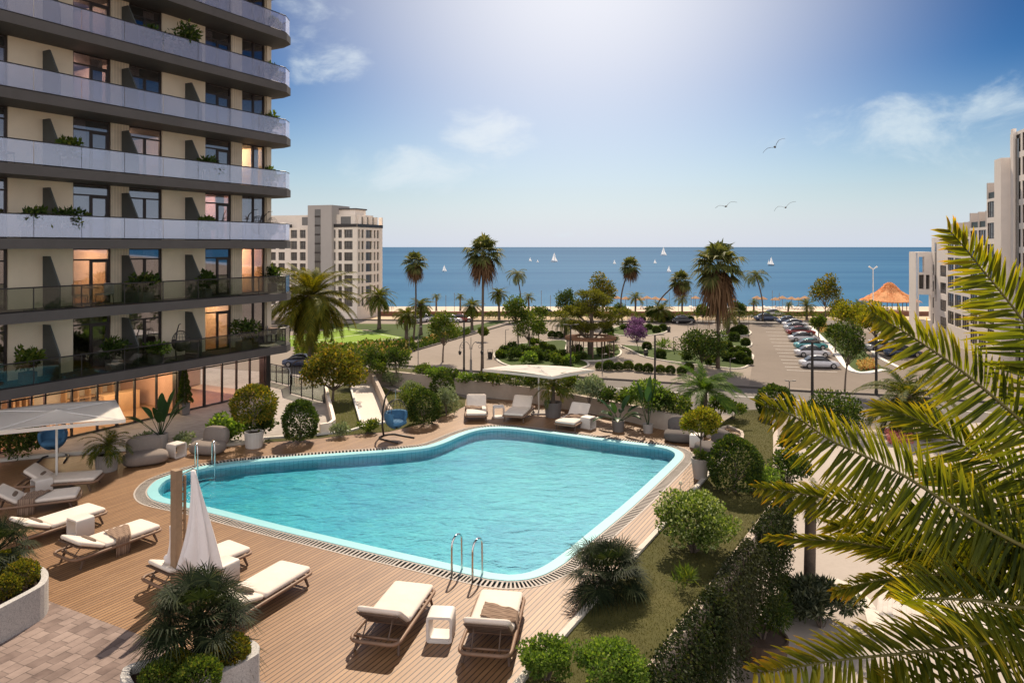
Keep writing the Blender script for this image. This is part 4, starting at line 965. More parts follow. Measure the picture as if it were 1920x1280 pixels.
def shrub(name, label, c, r, n, ll, lw, mat, k=16, size=.42, group=None, seed=1, stem=True, cat='shrub', up=.25, shell=.6, extra=None, low=-.5, spread=.9):
    """c = where it meets the soil; r = half sizes"""
    rng = np.random.default_rng(seed); t = root(name, label, cat, c, 0, group)
    cl = ell_clumps(rng, (0, 0, r[2] * .98), r, k, size, low)
    link('foliage', npmesh('foliage', *clump_cloud(rng, cl, n, ll, lw, shell, up, spread)), mat, t)
    if stem:
        b = MB()
        for j in range(0, k, 2):
            q = Vector(cl[j][0]); b.tube([(q.x * .08, q.y * .08, -.06), (q.x * .4, q.y * .4, q.z * .5), tuple(q)], [.03 * r[2], .02 * r[2], .008 * r[2]], 5)
        b.build('stem', M_BARK, t)
    if extra:
        mt, m_, s_, w_ = extra
        link('blossom', npmesh('blossom', *clump_cloud(rng, cl, m_, s_, w_, .92, .5)), mt, t)
    return t
def clipped(name, label, c, r, n, ll, lw, mat, group=None, seed=1, cat='shrub', flat=1.):
    """dense clipped ball or dome of leaves"""
    rng = np.random.default_rng(seed); t = root(name, label, cat, c, 0, group)
    d = rng.normal(size=(n, 3)); d /= np.linalg.norm(d, axis=1, keepdims=True); d[:, 2] = np.where(d[:, 2] < -.75, -d[:, 2], d[:, 2])
    lump = 1 + .05 * np.sin(d[:, 0] * 5 + seed) * np.cos(d[:, 1] * 6 + seed * 2) + .04 * np.sin(d[:, 2] * 9 + d[:, 0] * 7)
    rr = rng.uniform(.80, 1.0, n) * lump; P = d * np.array(r) * rr[:, None] + np.array([0, 0, r[2] * .92])
    D = d * .7 + rng.normal(size=(n, 3)) * .55; D[:, 2] += .2
    link('foliage', npmesh('foliage', *leaves_np(rng, P, D, ll * rng.uniform(.7, 1.3, n), lw * rng.uniform(.7, 1.2, n))), mat, t)
    b = MB(); b.tube([(0, 0, -.05), (0, 0, r[2])], [.06 * r[0] + .02, .03 * r[0]], 6)
    for j in range(6):
        a = j * 1.05; b.tube([(0, 0, r[2] * .3), (r[0] * .55 * math.cos(a), r[1] * .55 * math.sin(a), r[2] * (1 + .25 * math.sin(j * 2.2)))], [.03 * r[0] + .008, .01], 5)
    b.build('stem', M_BARK, t); return t
def tree(name, label, base, ctr, r, n, ll, lw, mat, k=26, size=.36, tr=.12, group=None, seed=1, cat='tree', low=-.45, lean=0., up=.15, forks=None, shell=.55):
    """trunk, limbs to every second clump, crown of leaves"""
    rng = np.random.default_rng(seed); base = Vector(base); t = root(name, label, cat, base, 0, group); c = Vector(ctr) - base
    cl = ell_clumps(rng, tuple(c), r, k, size, low)
    link('crown', npmesh('crown', *clump_cloud(rng, cl, n, ll, lw, shell, up)), mat, t)
    top = Vector((c.x * .8, c.y * .8, max(c.z - r[2] * .75, c.z * .3)))
    b = MB(); mid = Vector((top.x * .3 + lean, top.y * .3, top.z * .55)); b.tube([(0, 0, -.15), (0, 0, .12), mid, top, Vector((c.x, c.y, c.z + r[2] * .3))], [tr * 1.35, tr * 1.05, tr * .85, tr * .75, tr * .2], 9)
    b.build('trunk', M_BARK, t, smooth=True)
    lb = MB()
    for j in range(0, k, 2):
        q = Vector(cl[j][0]); s_ = Vector(mid).lerp(top, rng.uniform(.5, 1)); m_ = s_.lerp(q, .5) + Vector((0, 0, -.06 * r[2])); lb.tube([s_, m_, q], [tr * .5, tr * .3, tr * .1], 6)
    lb.build('limbs', M_BARK, t, smooth=True); return t
def px_tree(name, label, bpx, cpx, rpx, n, ll, mat, zg=GZ, dr=1., **kw):
    b_ = at(*bpx, zg); c_ = deep(*cpx, b_.y); s = b_.y / F_PX; kw.setdefault('tr', .11)
    return tree(name, label, b_, c_, (rpx[0] * s, rpx[0] * s * dr, rpx[1] * s), n, ll, ll * .32, mat, **kw)
def px_shrub(name, label, bpx, rpx, n, ll, mat, zg=0., f=shrub, asp=.3, dr=1., **kw):
    b_ = at(*bpx, zg); s = b_.y / F_PX
    return f(name, label, b_, (rpx[0] * s, rpx[0] * s * dr, rpx[1] * s), n, ll, ll * asp, mat, **kw)

# ------------------------------------------------------------------ palms of the square and the sea front
G1, G2, G3 = 'tall fan palms with brown skirts', 'feather leaved date palms on the square', 'palms along the sea front'
px_palm('fan_palm', 'tallest thin trunked fan palm with a brown skirt, between the street lamps left of centre', (904, 697), (906, 476), 'fan', M_P_GREY, 40, .15, G1, 2.0, seed=1, skirt=1.15)
px_palm('fan_palm', 'slender fan palm with a short brown skirt, nearest the white block by the sea', (775, 640), (778, 494), 'fan', M_P_GREY, 25, .13, G1, 2.0, seed=2, skirt=1.1, bx=.25)
px_palm('fan_palm', 'fan palm with a slightly bowed trunk right of the umbrella pine', (1167, 606), (1182, 500), 'fan', M_P_GREY, 22, .14, G1, 2.0, seed=3, skirt=1.0, bx=-.9)
px_palm('fan_palm', 'fan palm leaning far to the right on a curved trunk', (1229, 600), (1276, 527), 'fan', M_P_GREY, 24, .15, G1, 2.0, seed=4, skirt=.95, bx=-1.6)
px_palm('fan_palm', 'largest dark fan palm with a long heavy brown skirt, right of centre', (1346, 690), (1347, 500), 'fan', M_P_GREEN, 52, .2, G1, 2.0, seed=5, skirt=1.5)
px_palm('feather_palm', 'light feather palm on a thin trunk behind the square, left of the umbrella pine', (978, 600), (969, 514), 'coco', M_P_GREY, 25, .12, G3, 2.5, seed=6, bx=.3)
px_palm('feather_palm', 'light feather palm on a curved trunk over the parked cars', (1430, 602), (1417, 516), 'coco', M_P_GREEN, 29, .13, G3, 2.5, seed=7, bx=.5)
px_palm('date_palm', 'huge golden green date palm beside the corner of the hotel', (583, 690), (582, 556), 'date_big', leafm('golden_frond', (.045, .065, .010), (.12, .125, .014), .42, (1.9, 1.6, .4), c3=(.20, .17, .02)), 94, .36, G2, 4.0, seed=1)
px_palm('date_palm', 'date palm at the right edge of the white block by the sea', (711, 617), (711, 556), 'date', M_P_GREEN, 36, .3, G2, 2.9, seed=2)
px_palm('date_palm', 'front one of the two overlapping date palms behind the pitch', (762, 640), (762, 590), 'date', M_P_GREEN, 28, .26, G2, 2.9, seed=3)
px_palm('date_palm', 'rear one of the two overlapping date palms behind the pitch', (789, 628), (789, 572), 'date', M_P_GREEN, 28, .25, G2, 2.9, seed=4)
px_palm('date_palm', 'date palm on the lawn wedge beside the red parked car', (885, 618), (884, 573), 'date', M_P_GREEN, 26, .24, G2, 2.9, seed=5)
px_palm('date_palm', 'date palm at the far tip of the lawn wedge, against the sea', (936, 600), (935, 550), 'date', M_P_GREEN, 22, .22, G2, 2.9, seed=6)
for i, (bx_, by_, cx_, cy_, rr, lb) in enumerate([(818, 583, 818, 556, 11, 'small palm on the promenade behind the date palms at left'), (863, 583, 863, 556, 11, 'small palm on the promenade left of the tallest fan palm'),
        (992, 592, 991, 557, 15, 'small palm on the promenade behind the light trees'), (1191, 592, 1192, 558, 20, 'bushy palm on the promenade right of the bowed fan palm'),
        (1279, 592, 1279, 560, 19, 'bushy palm on the promenade under the leaning fan palm'), (1414, 592, 1413, 567, 13, 'small palm beside the blue car on the far road'),
        (1513, 600, 1512, 572, 24, 'bushy palm at the far end of the row of parked cars'), (1610, 600, 1608, 574, 23, 'dark palm between the round trees and the thatched pavilion'), (1478, 590, 1478, 571, 11, 'low palm behind the beach parasols near the parked cars')]):
    px_palm('small_palm', lb, (bx_, by_), (cx_, cy_), 'small', M_P_GREEN, rr, .2, G3, 1.9, seed=i)
px_palm('date_palm', 'broad dark palm among clipped balls beyond the square, under the leaning fan palm', (1236, 604), (1238, 582), 'date', M_P_GREEN, 31, .3, G2, 2.9, seed=8)
px_palm('date_palm', 'drooping dark palm behind the broad tree of the square', (1365, 627), (1366, 588), 'coco', M_P_GREEN, 34, .3, G2, 2.5, seed=9)
px_palm('date_palm', 'dark arching palm left of the round pergola', (1060, 632), (1061, 598), 'coco', M_P_GREEN, 34, .32, G2, 2.5, seed=10)
px_palm('date_palm', 'dark date palm with white edged fronds beside the road, right', (1703, 815), (1702, 745), 'date', M_P_GREEN, 92, .33, G2, 2.9, seed=11)
px_palm('cycad', 'bright green cycad fanning out behind the right end of the retaining wall', (1320, 775), (1320, 732), 'cycad', leafm('cycad_leaf', (.03, .07, .015), (.08, .15, .025), .4, c3=(.18, .24, .04)), 82, .16, None, 1.75, zg=.3, seed=2, cat='palm')

# ------------------------------------------------------------------ trees of the square
GT = 'broadleaf trees on the square'
px_tree('broadleaf_tree', 'young round tree standing in the paved street left of the curled lamp', (830, 679), (833, 617), (30, 32), 2600, .26, M_L_MID, seed=3, group=GT)
px_tree('broadleaf_tree', 'bushy light tree on the round flower island, left of the pergola', (993, 655), (992, 612), (34, 34), 2600, .28, M_L_MID, seed=4, group=GT)
px_tree('broadleaf_tree', 'thin green tree behind the bushy tree of the round island', (972, 655), (967, 580), (26, 26), 1700, .30, M_L_MID, seed=5, group=GT)
px_tree('broadleaf_tree', 'green tree seen against the beach left of the umbrella pine', (1060, 606), (1062, 566), (22, 26), 1500, .36, M_L_DARK, seed=6, group=GT)
px_tree('broadleaf_tree', 'tall round tree behind the umbrella pine', (1131, 612), (1129, 546), (27, 32), 2200, .36, M_L_YEL, seed=7, group=GT, tr=.3)
px_tree('broadleaf_tree', 'broad dark tree in the planted bed right of centre, with a dense wide crown', (1316, 690), (1316, 648), (48, 38), 4200, .28, M_L_DARK, seed=8, group=GT, tr=.16)
px_tree('broadleaf_tree', 'tall bushy tree at the far end of the car park strip', (1548, 612), (1547, 548), (29, 32), 2400, .36, M_L_YEL, seed=9, group=GT)
px_tree('broadleaf_tree', 'low yellow green tree behind the second of the car park trees', (1580, 620), (1578, 580), (24, 22), 1500, .34, M_L_YEL, seed=10, group=GT)
px_tree('broadleaf_tree', 'golden round tree in the middle of the car park strip', (1602, 646), (1600, 594), (35, 28), 3000, .32, M_L_GOLD, seed=11, group=GT)
px_tree('broadleaf_tree', 'golden tree overlapping the thatched pavilion', (1642, 660), (1640, 602), (35, 34), 3000, .32, M_L_GOLD, seed=12, group=GT)
px_tree('broadleaf_tree', 'slim young tree on the pavement in front of the parked cars', (1584, 737), (1590, 645), (34, 46), 2400, .22, M_L_DARK, seed=13, group=GT, size=.3, tr=.09)
px_tree('blossom_tree', 'front purple flowering tree on the square', (1197, 657), (1192, 628), (22, 17), 1500, .26, M_L_PURP, seed=14, group='purple flowering trees', tr=.05, low=-.2)
px_tree('blossom_tree', 'rear purple flowering tree, half hidden by the front one', (1193, 636), (1193, 608), (17, 14), 1000, .28, M_L_PURP, seed=15, group='purple flowering trees', tr=.05, low=-.2)
for i, (x, y, cy, rx, ry, m_, lb) in enumerate([(1012, 604, 586, 15, 13, M_L_MID, 'low round tree at the far road left of the green tree by the beach'), (1085, 606, 580, 16, 16, M_L_DARK, 'dark low tree at the far road behind the pine, left side'), (1160, 605, 584, 15, 14, M_L_MID, 'low green tree at the far road behind the pine, right side'), (1222, 603, 586, 13, 12, M_L_DARK, 'small dark tree at the far road left of the leaning palm'),
      (1318, 605, 584, 16, 14, M_L_MID, 'low green tree at the far road left of the big dark fan palm'), (1386, 605, 582, 15, 15, M_L_DARK, 'dark low tree at the far road right of the big dark fan palm'), (1535, 640, 606, 15, 15, M_L_MID, 'small green tree inside the car park strip, far half'), (1566, 662, 624, 17, 18, M_L_DARK, 'dark small tree inside the car park strip behind the slim young tree'), (905, 640, 622, 9, 8, M_L_MID, 'small round tree in the street by the tip of the flower bed'), (1010, 640, 618, 14, 13, M_L_MID, 'small green tree behind the round island')]):
    px_tree('broadleaf_tree', lb, (x, y), (x, cy), (rx, ry), 1300, .34, m_, seed=180 + i, group=GT, tr=.1)
# umbrella pine
def pine():
    b_ = at(1107, 665, GZ); s = b_.y / F_PX; t = root('umbrella_pine', 'old umbrella pine with flat layered crown growing through the round pergola', 'pine tree', b_)
    rng = np.random.default_rng(5); cl = []
    for cx, cy, rx, ry, k in [(1105, 560, 42, 16, 14), (1090, 582, 50, 13, 12), (1150, 588, 40, 12, 8), (1110, 612, 44, 11, 12), (1082, 612, 26, 8, 5), (1135, 610, 34, 9, 6)]:
        for j in range(k):
            c = deep(cx + rng.uniform(-1, 1) * rx * .8, cy + rng.uniform(-1, 1) * ry * .6, b_.y + rng.uniform(-1, 1) * rx * s * .6) - b_
            cl.append((np.array(c), np.array((rx * .30 * s, rx * .30 * s, ry * .42 * s))))
    link('crown', npmesh('crown', *clump_cloud(rng, cl, 15000, .30, .055, .3, .45)), M_L_PINE, t)
    b = MB(); pts = [deep(x, y, b_.y) - b_ for x, y in [(1107, 668), (1108, 640), (1111, 610), (1108, 585), (1106, 560)]]
    b.tube(pts, [.36, .30, .25, .18, .08], 9); b.build('trunk', M_BARK, t, smooth=True)
    lb = MB()
    for j in range(0, len(cl), 2):
        q = Vector(cl[j][0]); s0 = min(pts[1:], key=lambda p: abs(p.z - (q.z - 1.6))); lb.tube([s0, s0.lerp(q, .55) + Vector((0, 0, -.2)), q], [.11, .07, .02], 6)
    lb.build('limbs', M_BARK, t, smooth=True)
pine()

# ------------------------------------------------------------------ clipped balls and hedges
GB = 'clipped balls on the square'
def ball_mesh(seed, n):
    rng = np.random.default_rng(seed); d = rng.normal(size=(n, 3)); d /= np.linalg.norm(d, axis=1, keepdims=True)
    d[:, 2] = np.where(d[:, 2] < -.6, -d[:, 2], d[:, 2]); P = d * rng.uniform(.70, 1.0, n)[:, None] + np.array([0, 0, .85]); D = d * .7 + rng.normal(size=(n, 3)) * .5
    return npmesh('clipped_ball', *leaves_np(rng, P, D, .20 * rng.uniform(.7, 1.3, n), .08 * rng.uniform(.7, 1.2, n)))
BALLS = [ball_mesh(i, 2800) for i in range(3)]
def ball(label, bx, by, rx, ry=None, mat=M_L_DARK, i=0, group=GB, zg=GZ, name='clipped_ball'):
    b_ = at(bx, by, zg); s = b_.y / F_PX; me = BALLS[i % 3]
    o = bpy.data.objects.new(name, me.copy() if mat is not M_L_DARK else me); COL.objects.link(o)
    if not o.data.materials: o.data.materials.append(mat)
    o.location = b_; o.scale = (rx * s, rx * s, (ry or rx) * s * .95); o.rotation_euler.z = i * 1.3
    return tag(o, label, 'clipped shrub', group)
rowx = [(1124, 693, 8, 'first'), (1141, 695, 11, 'second and largest'), (1160, 695, 9, 'third'), (1178, 694, 10, 'fourth'), (1198, 697, 9, 'fifth'), (1215, 699, 10, 'sixth'), (1238, 700, 9, 'seventh'), (1257, 701, 9, 'eighth'), (1278, 703, 9, 'ninth'), (1292, 696, 9, 'tenth')]
for i, (x, y, r, w) in enumerate(rowx): ball(w + ' clipped ball from the left in the row along the road', x, y, r, None, M_L_DARK if i % 3 else M_L_MID, i)
for i, (x, y, r, w) in enumerate([(1213, 655, 9, 'tall clipped ball beside the dark street lamp'), (1238, 672, 11, 'wide clipped ball left of the broad dark tree'), (1364, 655, 10, 'clipped ball behind the right bed, leftmost of its group'),
      (1376, 640, 11, 'long low clipped ball at the top of the right bed'), (1385, 661, 8, 'small clipped ball right of the long low one'), (1398, 648, 9, 'clipped ball at the right tip of the upper bed'), (1375, 665, 9, 'clipped ball in the middle of the right bed'),
      (1396, 670, 12, 'large clipped ball at the right corner of the bed'), (1388, 681, 14, 'largest clipped ball at the near corner of the right bed'), (1376, 679, 11, 'clipped ball left of the largest one in the right bed'), (1403, 684, 9, 'clipped ball nearest the white bed kerb'),
      (1390, 628, 12, 'wide clipped ball at the far end of the beds'), (1378, 627, 9, 'clipped ball beside the drooping palm'),
      (1217, 618, 7, 'clipped ball at the left end of the middle bed'), (1231, 624, 8, 'clipped ball in front of the middle bed'), (1243, 620, 8, 'clipped ball at the right end of the middle bed'), (1209, 622, 6, 'low clipped ball by the purple trees'),
      (1140, 627, 11, 'big clipped ball under the umbrella pine, right side'), (1095, 626, 10, 'clipped ball under the umbrella pine, left side'), (1048, 634, 8, 'clipped ball beside the arching palm'), (1035, 633, 8, 'green clipped ball left of the arching palm'),
      (1033, 662, 10, 'tall dark clipped ball on the round island'), (1205, 603, 6, 'clipped ball behind the rear purple tree'), (1245, 604, 7, 'clipped ball left of the black car'), (1258, 604, 8, 'dark clipped ball in front of the black car'), (1271, 605, 7, 'clipped ball at the nose of the black car'), (1295, 604, 7, 'clipped ball at the tail of the black car')]):
    ball(w, x, y, r, r * .9, M_L_DARK, i)
# hedge line along the promenade: every bush its own
GH = 'low bushes along the promenade'
mats_h = [M_L_DARK, M_L_MID]; hb = [ball_mesh(20, 260), ball_mesh(21, 260)]
for m_, me in zip(mats_h, hb): me.materials.append(m_)
k = 0; x = 742.
rng0 = random.Random(4)
while x < 1620:
    o = bpy.data.objects.new('promenade_bush', hb[k % 2]); COL.objects.link(o); b_ = at(x, 598 + rng0.uniform(-1, 1.5), GZ); s = b_.y / F_PX; r = rng0.uniform(6, 11)
    o.location = b_; o.scale = (r * s, r * s, r * s * .8); o.rotation_euler.z = k
    o['label'] = 'low round bush in the planted line along the promenade road'; o['category'] = 'bush'; o['group'] = GH
    x += rng0.uniform(8, 16); k += 1
# island planting
rngI = np.random.default_rng(3)
for i, (x, y, r, m_, lb) in enumerate([(948, 668, 13, M_L_DARK, 'spiky dark shrub at the left tip of the round island'), (966, 675, 15, M_L_DARK, 'broad dark shrub at the front left of the round island'), (990, 684, 16, M_L_LIGHT, 'bright green shrub at the front of the round island'),
      (1012, 678, 14, M_L_DARK, 'dark shrub in the middle of the round island'), (1040, 686, 15, M_L_MID, 'green shrub at the front right of the round island'), (1066, 684, 13, M_L_LIGHT, 'loose shrub in front of the pergola'), (1090, 676, 10, M_L_DARK, 'low shrub beside the trunk of the umbrella pine'), (1145, 664, 12, M_L_SILV, 'pale shrub inside the right side of the pergola'), (1020, 660, 12, M_L_MID, 'shrub behind the front planting of the round island')]):
    px_shrub('island_shrub', lb, (x, y), (r, r * .75), 900, .28, m_, GZ, seed=i + 40, k=10, group='shrubs on the round island', stem=False)
px_shrub('agave', 'pale spiky agave beside the clipped ball near the lamp', (1240, 658), (11, 12), 160, 1.0, M_L_LIGHT, GZ, seed=3, k=4, stem=False, asp=.06, cat='agave')
def bed(name, label, pts, z, n, ll, mat, seed=1, h=.4, asp=.35):
    rng = np.random.default_rng(seed); P = [at(x, y, z) for x, y in pts]; xs = [p.x for p in P]; ys = [p.y for p in P]; out = []
    def inside(x, y):
        c = False
        for i in range(len(P)):
            a, d = P[i - 1], P[i]
            if (a.y > y) != (d.y > y) and x < (d.x - a.x) * (y - a.y) / (d.y - a.y) + a.x: c = not c
        return c
    while len(out) < n:
        x, y = rng.uniform(min(xs), max(xs)), rng.uniform(min(ys), max(ys))
        if inside(x, y): out.append((x, y, z + rng.uniform(0, h) * (.6 + .4 * math.sin(x * 1.3) * math.cos(y * .9))))
    C = np.array(out); D = rng.normal(size=(n, 3)) * .6; D[:, 2] += .9
    o = link(name, npmesh(name, *leaves_np(rng, C, D, ll * rng.uniform(.6, 1.3, n), ll * asp * rng.uniform(.7, 1.2, n))), mat); return tag(o, label, 'flower bed' if 'flower' in name else 'ground cover', None, 'stuff')
bed('flower_bed', 'yellow and red flowers in front of the bright pitch', [(556, 648), (640, 650), (700, 646), (770, 640), (762, 668), (690, 676), (560, 668)], GZ, 1000, .40, M_FLOWER, 2, .9)
bed('ground_cover', 'green leaves under the flowers in front of the pitch', [(552, 648), (640, 650), (700, 646), (775, 640), (765, 676), (690, 684), (556, 676)], GZ, 3500, .5, M_L_MID, 3, .8)
bed('flower_bed', 'orange flowers along the lawn beside the street', [(790, 640), (812, 632), (850, 626), (845, 634), (800, 646)], GZ, 700, .4, M_FLOWER, 4, .6)
bed('ground_cover', 'dark shrubbery along the lawn edge beside the street', [(770, 652), (800, 640), (880, 622), (880, 628), (800, 650), (775, 660)], GZ, 1500, .45, M_L_DARK, 5, .7)
bed('flower_bed', 'orange and white flowers at the near tip of the car park strip', [(1606, 686), (1636, 680), (1646, 692), (1612, 695)], GZ, 800, .32, M_FLOWER, 6, .8)
bed('flower_bed', 'orange flowers at the far tip of the car park strip', [(1530, 616), (1548, 613), (1556, 622), (1540, 626)], GZ, 400, .35, M_FLOWER, 7, .7)
bed('flower_bed', 'pink flowers in the roadside planter under the dark date palm', [(1660, 818), (1705, 815), (1712, 832), (1668, 834)], GZ, 700, .25, M_PETALP, 8, .6)

# ------------------------------------------------------------------ trees, shrubs and pots round the pool
px_tree('broadleaf_tree', 'spreading golden green tree on the lawn bed left of the pale ramp', (624, 752), (626, 695), (58, 44), 6500, .15, M_L_YEL, zg=0, seed=21, tr=.07, k=30, size=.33)
px_shrub('round_shrub', 'egg shaped dense shrub on the deck, left of the lawn bed', (563, 829), (33, 41), 5200, .085, M_L_DARK, f=clipped, asp=.36, seed=31)
px_shrub('leafy_shrub', 'bright leafy shrub behind the taupe lounge chair on the left', (425, 826), (36, 24), 1500, .13, M_L_LIGHT, asp=.42, seed=32)
px_shrub('leafy_shrub', 'dark leafy shrub behind the pot with the yellow green bush', (487, 826), (30, 34), 2200, .11, M_L_DARK, asp=.4, seed=33)
px_shrub('round_shrub', 'round dense shrub on a short stem right of the blue hanging chair', (795, 795), (31, 34), 4600, .085, M_L_DARK, f=clipped, asp=.38, seed=34)
px_shrub('round_shrub', 'tall dark shrub behind the round one, against the retaining wall', (829, 762), (23, 34), 2600, .09, M_L_DARK, f=clipped, asp=.38, seed=35)
for i, (x, y, rx, ry, n, m_, lb) in enumerate([(775, 770, 30, 26, 1900, M_L_MID, 'light green shrub left behind the round shrub on the lawn'), (735, 722, 22, 14, 900, M_L_SILV, 'pale silvery shrub at the top of the lawn by the ramp'), (770, 742, 20, 14, 900, M_L_SILV, 'silvery shrub behind the hanging chair frame'),
       (838, 778, 20, 26, 1500, M_L_SILV, 'pale oleander shrub between the round shrub and the lounger with a folded towel'), (637, 818, 17, 13, 700, M_L_SILV, 'small pale shrub on the deck edge below the garden wall'), (688, 812, 20, 14, 800, M_L_MID, 'small green shrub at the foot of the pale ramp')]):
    px_shrub('garden_shrub', lb, (x, y), (rx, ry), n, .12, m_, seed=i + 50, k=12, group='shrubs on the lawn bed', asp=.2)
for i, (x, y, rx, ry, n, m_, lb) in enumerate([(690, 700, 26, 26, 1200, M_L_DARK, 'dark spiky shrub above the ramp end of the retaining wall'), (745, 703, 23, 26, 1600, M_L_DARK, 'dark round shrub above the left part of the retaining wall'), (872, 716, 15, 9, 500, M_L_LIGHT, 'small bright shrub hanging over the retaining wall'),
       (962, 722, 38, 15, 1700, M_L_MID, 'long low shrub on the wall under the white parasol'), (1104, 756, 30, 26, 1900, M_L_SILV, 'pale flowering oleander behind the third far lounger'), (1215, 772, 38, 30, 2400, M_L_LIGHT, 'yellow green shrub behind the banana plants'), (790, 702, 20, 10, 700, M_L_MID, 'low hedge shrub on the wall right of the dark round shrub'),
       (818, 708, 22, 9, 800, M_L_LIGHT, 'light low shrub on the wall left of the tall street lamp'), (1375, 785, 24, 16, 900, M_L_MID, 'small shrub between the cycad and the round shrub on the terrace edge'), (1168, 765, 20, 18, 700, M_L_MID, 'green shrub filling the gap behind the left banana plant')]):
    px_shrub('wall_shrub', lb, (x, y), (rx, ry), n, .13, m_, .62 if x < 1300 else 0., seed=i + 60, k=12, group='shrubs along the top of the retaining wall', asp=.26)
px_shrub('round_shrub', 'dark round shrub with glossy leaves at the far right corner of the terrace', (1453, 782), (35, 31), 3000, .11, M_L_DARK, f=clipped, asp=.4, seed=71)
px_shrub('round_shrub', 'big dark round shrub on the right lawn beside the kerb', (1378, 920), (50, 53), 7000, .075, M_L_DARK, f=clipped, asp=.4, seed=72)
px_shrub('leafy_shrub', 'fresh green low shrub right behind the big dark round shrub', (1432, 918), (34, 24), 1500, .09, M_L_LIGHT, asp=.3, seed=73)
px_shrub('hydrangea', 'pale green hydrangea bush sprawling over the kerb of the right lawn', (1300, 1032), (82, 58), 6500, .075, M_L_PALE, asp=.42, seed=74, k=40, size=.26, extra=(leafm('hydrangea_bloom', (.28, .33, .13), (.45, .50, .26), .3, (1.2, 1.2, .8)), 1500, .06, .026))
px_shrub('box_bush', 'left one of the two fresh green bushes at the bottom edge', (1026, 1272), (56, 40), 5200, .055, M_L_LIGHT, asp=.34, seed=75, k=26, size=.32, group='fresh green bushes at the bottom edge', spread=1.1)
px_shrub('box_bush', 'right and larger one of the two fresh green bushes at the bottom edge', (1140, 1300), (80, 48), 6500, .055, M_L_LIGHT, asp=.34, seed=76, k=30, size=.3, group='fresh green bushes at the bottom edge', spread=1.1)
px_shrub('spiky_plant', 'small grassy plant on the right lawn near the parapet', (1288, 1108), (26, 20), 260, .22, M_L_MID, asp=.05, seed=77, k=4, stem=False, up=.8)
for lb, x, y, zg, sc, seed in [('dark dwarf fan palm on the right lawn leaning over the deck', 1128, 1118, 0., 1.0, 0), ('dark dwarf fan palm in the stone planter at the bottom', 375, 1222, .62, 1.05, 1), ('dark dwarf fan palm in the stone planter at the left edge', -12, 1075, .62, .95, 2)]:
    b_ = at(x, y, zg); t = root('dwarf_fan_palm', lb, 'palm', b_, seed * 1.3 + .4, 'dark dwarf fan palms', sc)
    MB().tube([(0, 0, -.1), (.02, 0, .25), (.05, 0, .42)], [.10, .09, .07], 8).build('trunk', M_PBARK, t)
    if seed != 2: MB().tube([(0, 0, -.1), (.22, .1, .2), (.36, .16, .30)], [.08, .07, .06], 8).build('trunk', M_PBARK, t)
    c = link('crown', crown_mesh(('lowbig', seed)), M_L_BLK, t); c.location = (.05, 0, .42)
    if seed != 2: c = link('crown', crown_mesh(('low', seed)), M_L_BLK, t); c.location = (.36, .16, .30)

M_POT = plain('pot_concrete', (.36, .33, .31), .8, .12, 5); M_POTD = plain('pot_dark', (.16, .145, .14), .7, .15, 5); M_POTW = plain('pot_pale', (.52, .49, .46), .75, .08, 5)
def pot(label, bpx, rpx, hpx, mat, ribs=0, square=False, taper=.85, group='planters on the deck'):
    b_ = at(*bpx, 0.); s = b_.y / F_PX; r, h = rpx * s, hpx * s; t = root('plant_pot', label, 'plant pot', b_, 0, group)
    b = MB(); n = 4 if square else 28; b.lathe([(r * taper * .98, 0), (r * taper, .02), (r, h), (r * .88, h), (r * .85, h - .08), (0, h - .08)], n); o = b.build('body', mat, t, smooth=False)
    MB().lathe([(0, h - .07), (r * .86, h - .07)], n).build('soil', M_SOIL, t)
    if ribs:
        b = MB()
        for k in range(ribs): a = 2 * math.pi * k / ribs; b.tube([(r * taper * math.cos(a), r * taper * math.sin(a), .01), (r * 1.0 * math.cos(a), r * 1.0 * math.sin(a), h)], .012, 5)
        b.build('staves', mat, t)
    return b_ + Vector((0, 0, h - .07)), r
def bigleaf(name, label, c, nl, L, Wd, mat, seed=1, el=(.6, 1.35), pet=.5, group=None, h=0., cat='potted plant'):
    """paddle leaves on long stalks"""
    rng = random.Random(seed); t = root(name, label, cat, c, 0, group); st = MB()
    for i in range(nl):
        az = i * 2.4 + rng.uniform(-.3, .3); e = rng.uniform(*el); l_ = L * rng.uniform(.75, 1.1); pl = pet * rng.uniform(.7, 1.2)
        d = Vector((math.cos(az) * math.cos(e), math.sin(az) * math.cos(e), math.sin(e))); base = Vector((0, 0, h * rng.random())); hub = base + d * pl
        st.tube([base + Vector((0, 0, -.05)), hub], [.014, .009], 5)
        side = d.cross(Vector((0, 0, 1))).normalized(); lf = MB(); nn = 9; V = []; 
        for k in range(nn + 1):
            u = k / nn; p = hub + d * l_ * u + Vector((0, 0, -1)) * l_ * .38 * u * u * math.cos(e) * 1.3; w = Wd * (math.sin(math.pi * min(1, u * .93 + .07)) ** .7) * (1 - .15 * u); up = side.cross(d)
            V += [p - side * w + up * w * .28, p, p + side * w + up * w * .28]
        F = [q for k in range(nn) for q in ((k * 3, k * 3 + 1, k * 3 + 4, k * 3 + 3), (k * 3 + 1, k * 3 + 2, k * 3 + 5, k * 3 + 4))]
        lf.add(V, F).build('leaf', mat, t, smooth=True, fixn=False)
    st.build('stalks', M_L_BIG, t); return t
p_, r_ = pot('ribbed grey pot under the potted palm beside the left loungers', (200, 882), 20, 32, M_POT, 22)
palm('potted_palm', 'potted feather palm on the deck left, under the edge of the white parasol', p_, p_ + Vector((.05, 0, .35)), 'small', M_P_GREEN, .48, .07, 'potted palms', seed=1, cat='potted palm')
p_, r_ = pot('beige conical pot behind the two piece taupe lounge seat', (301, 838), 14, 26, M_POT)
bigleaf('strelitzia', 'strelitzia with dark paddle leaves in a pot before the shop front', p_, 15, .95, .14, M_L_BIG, 3, pet=.75)
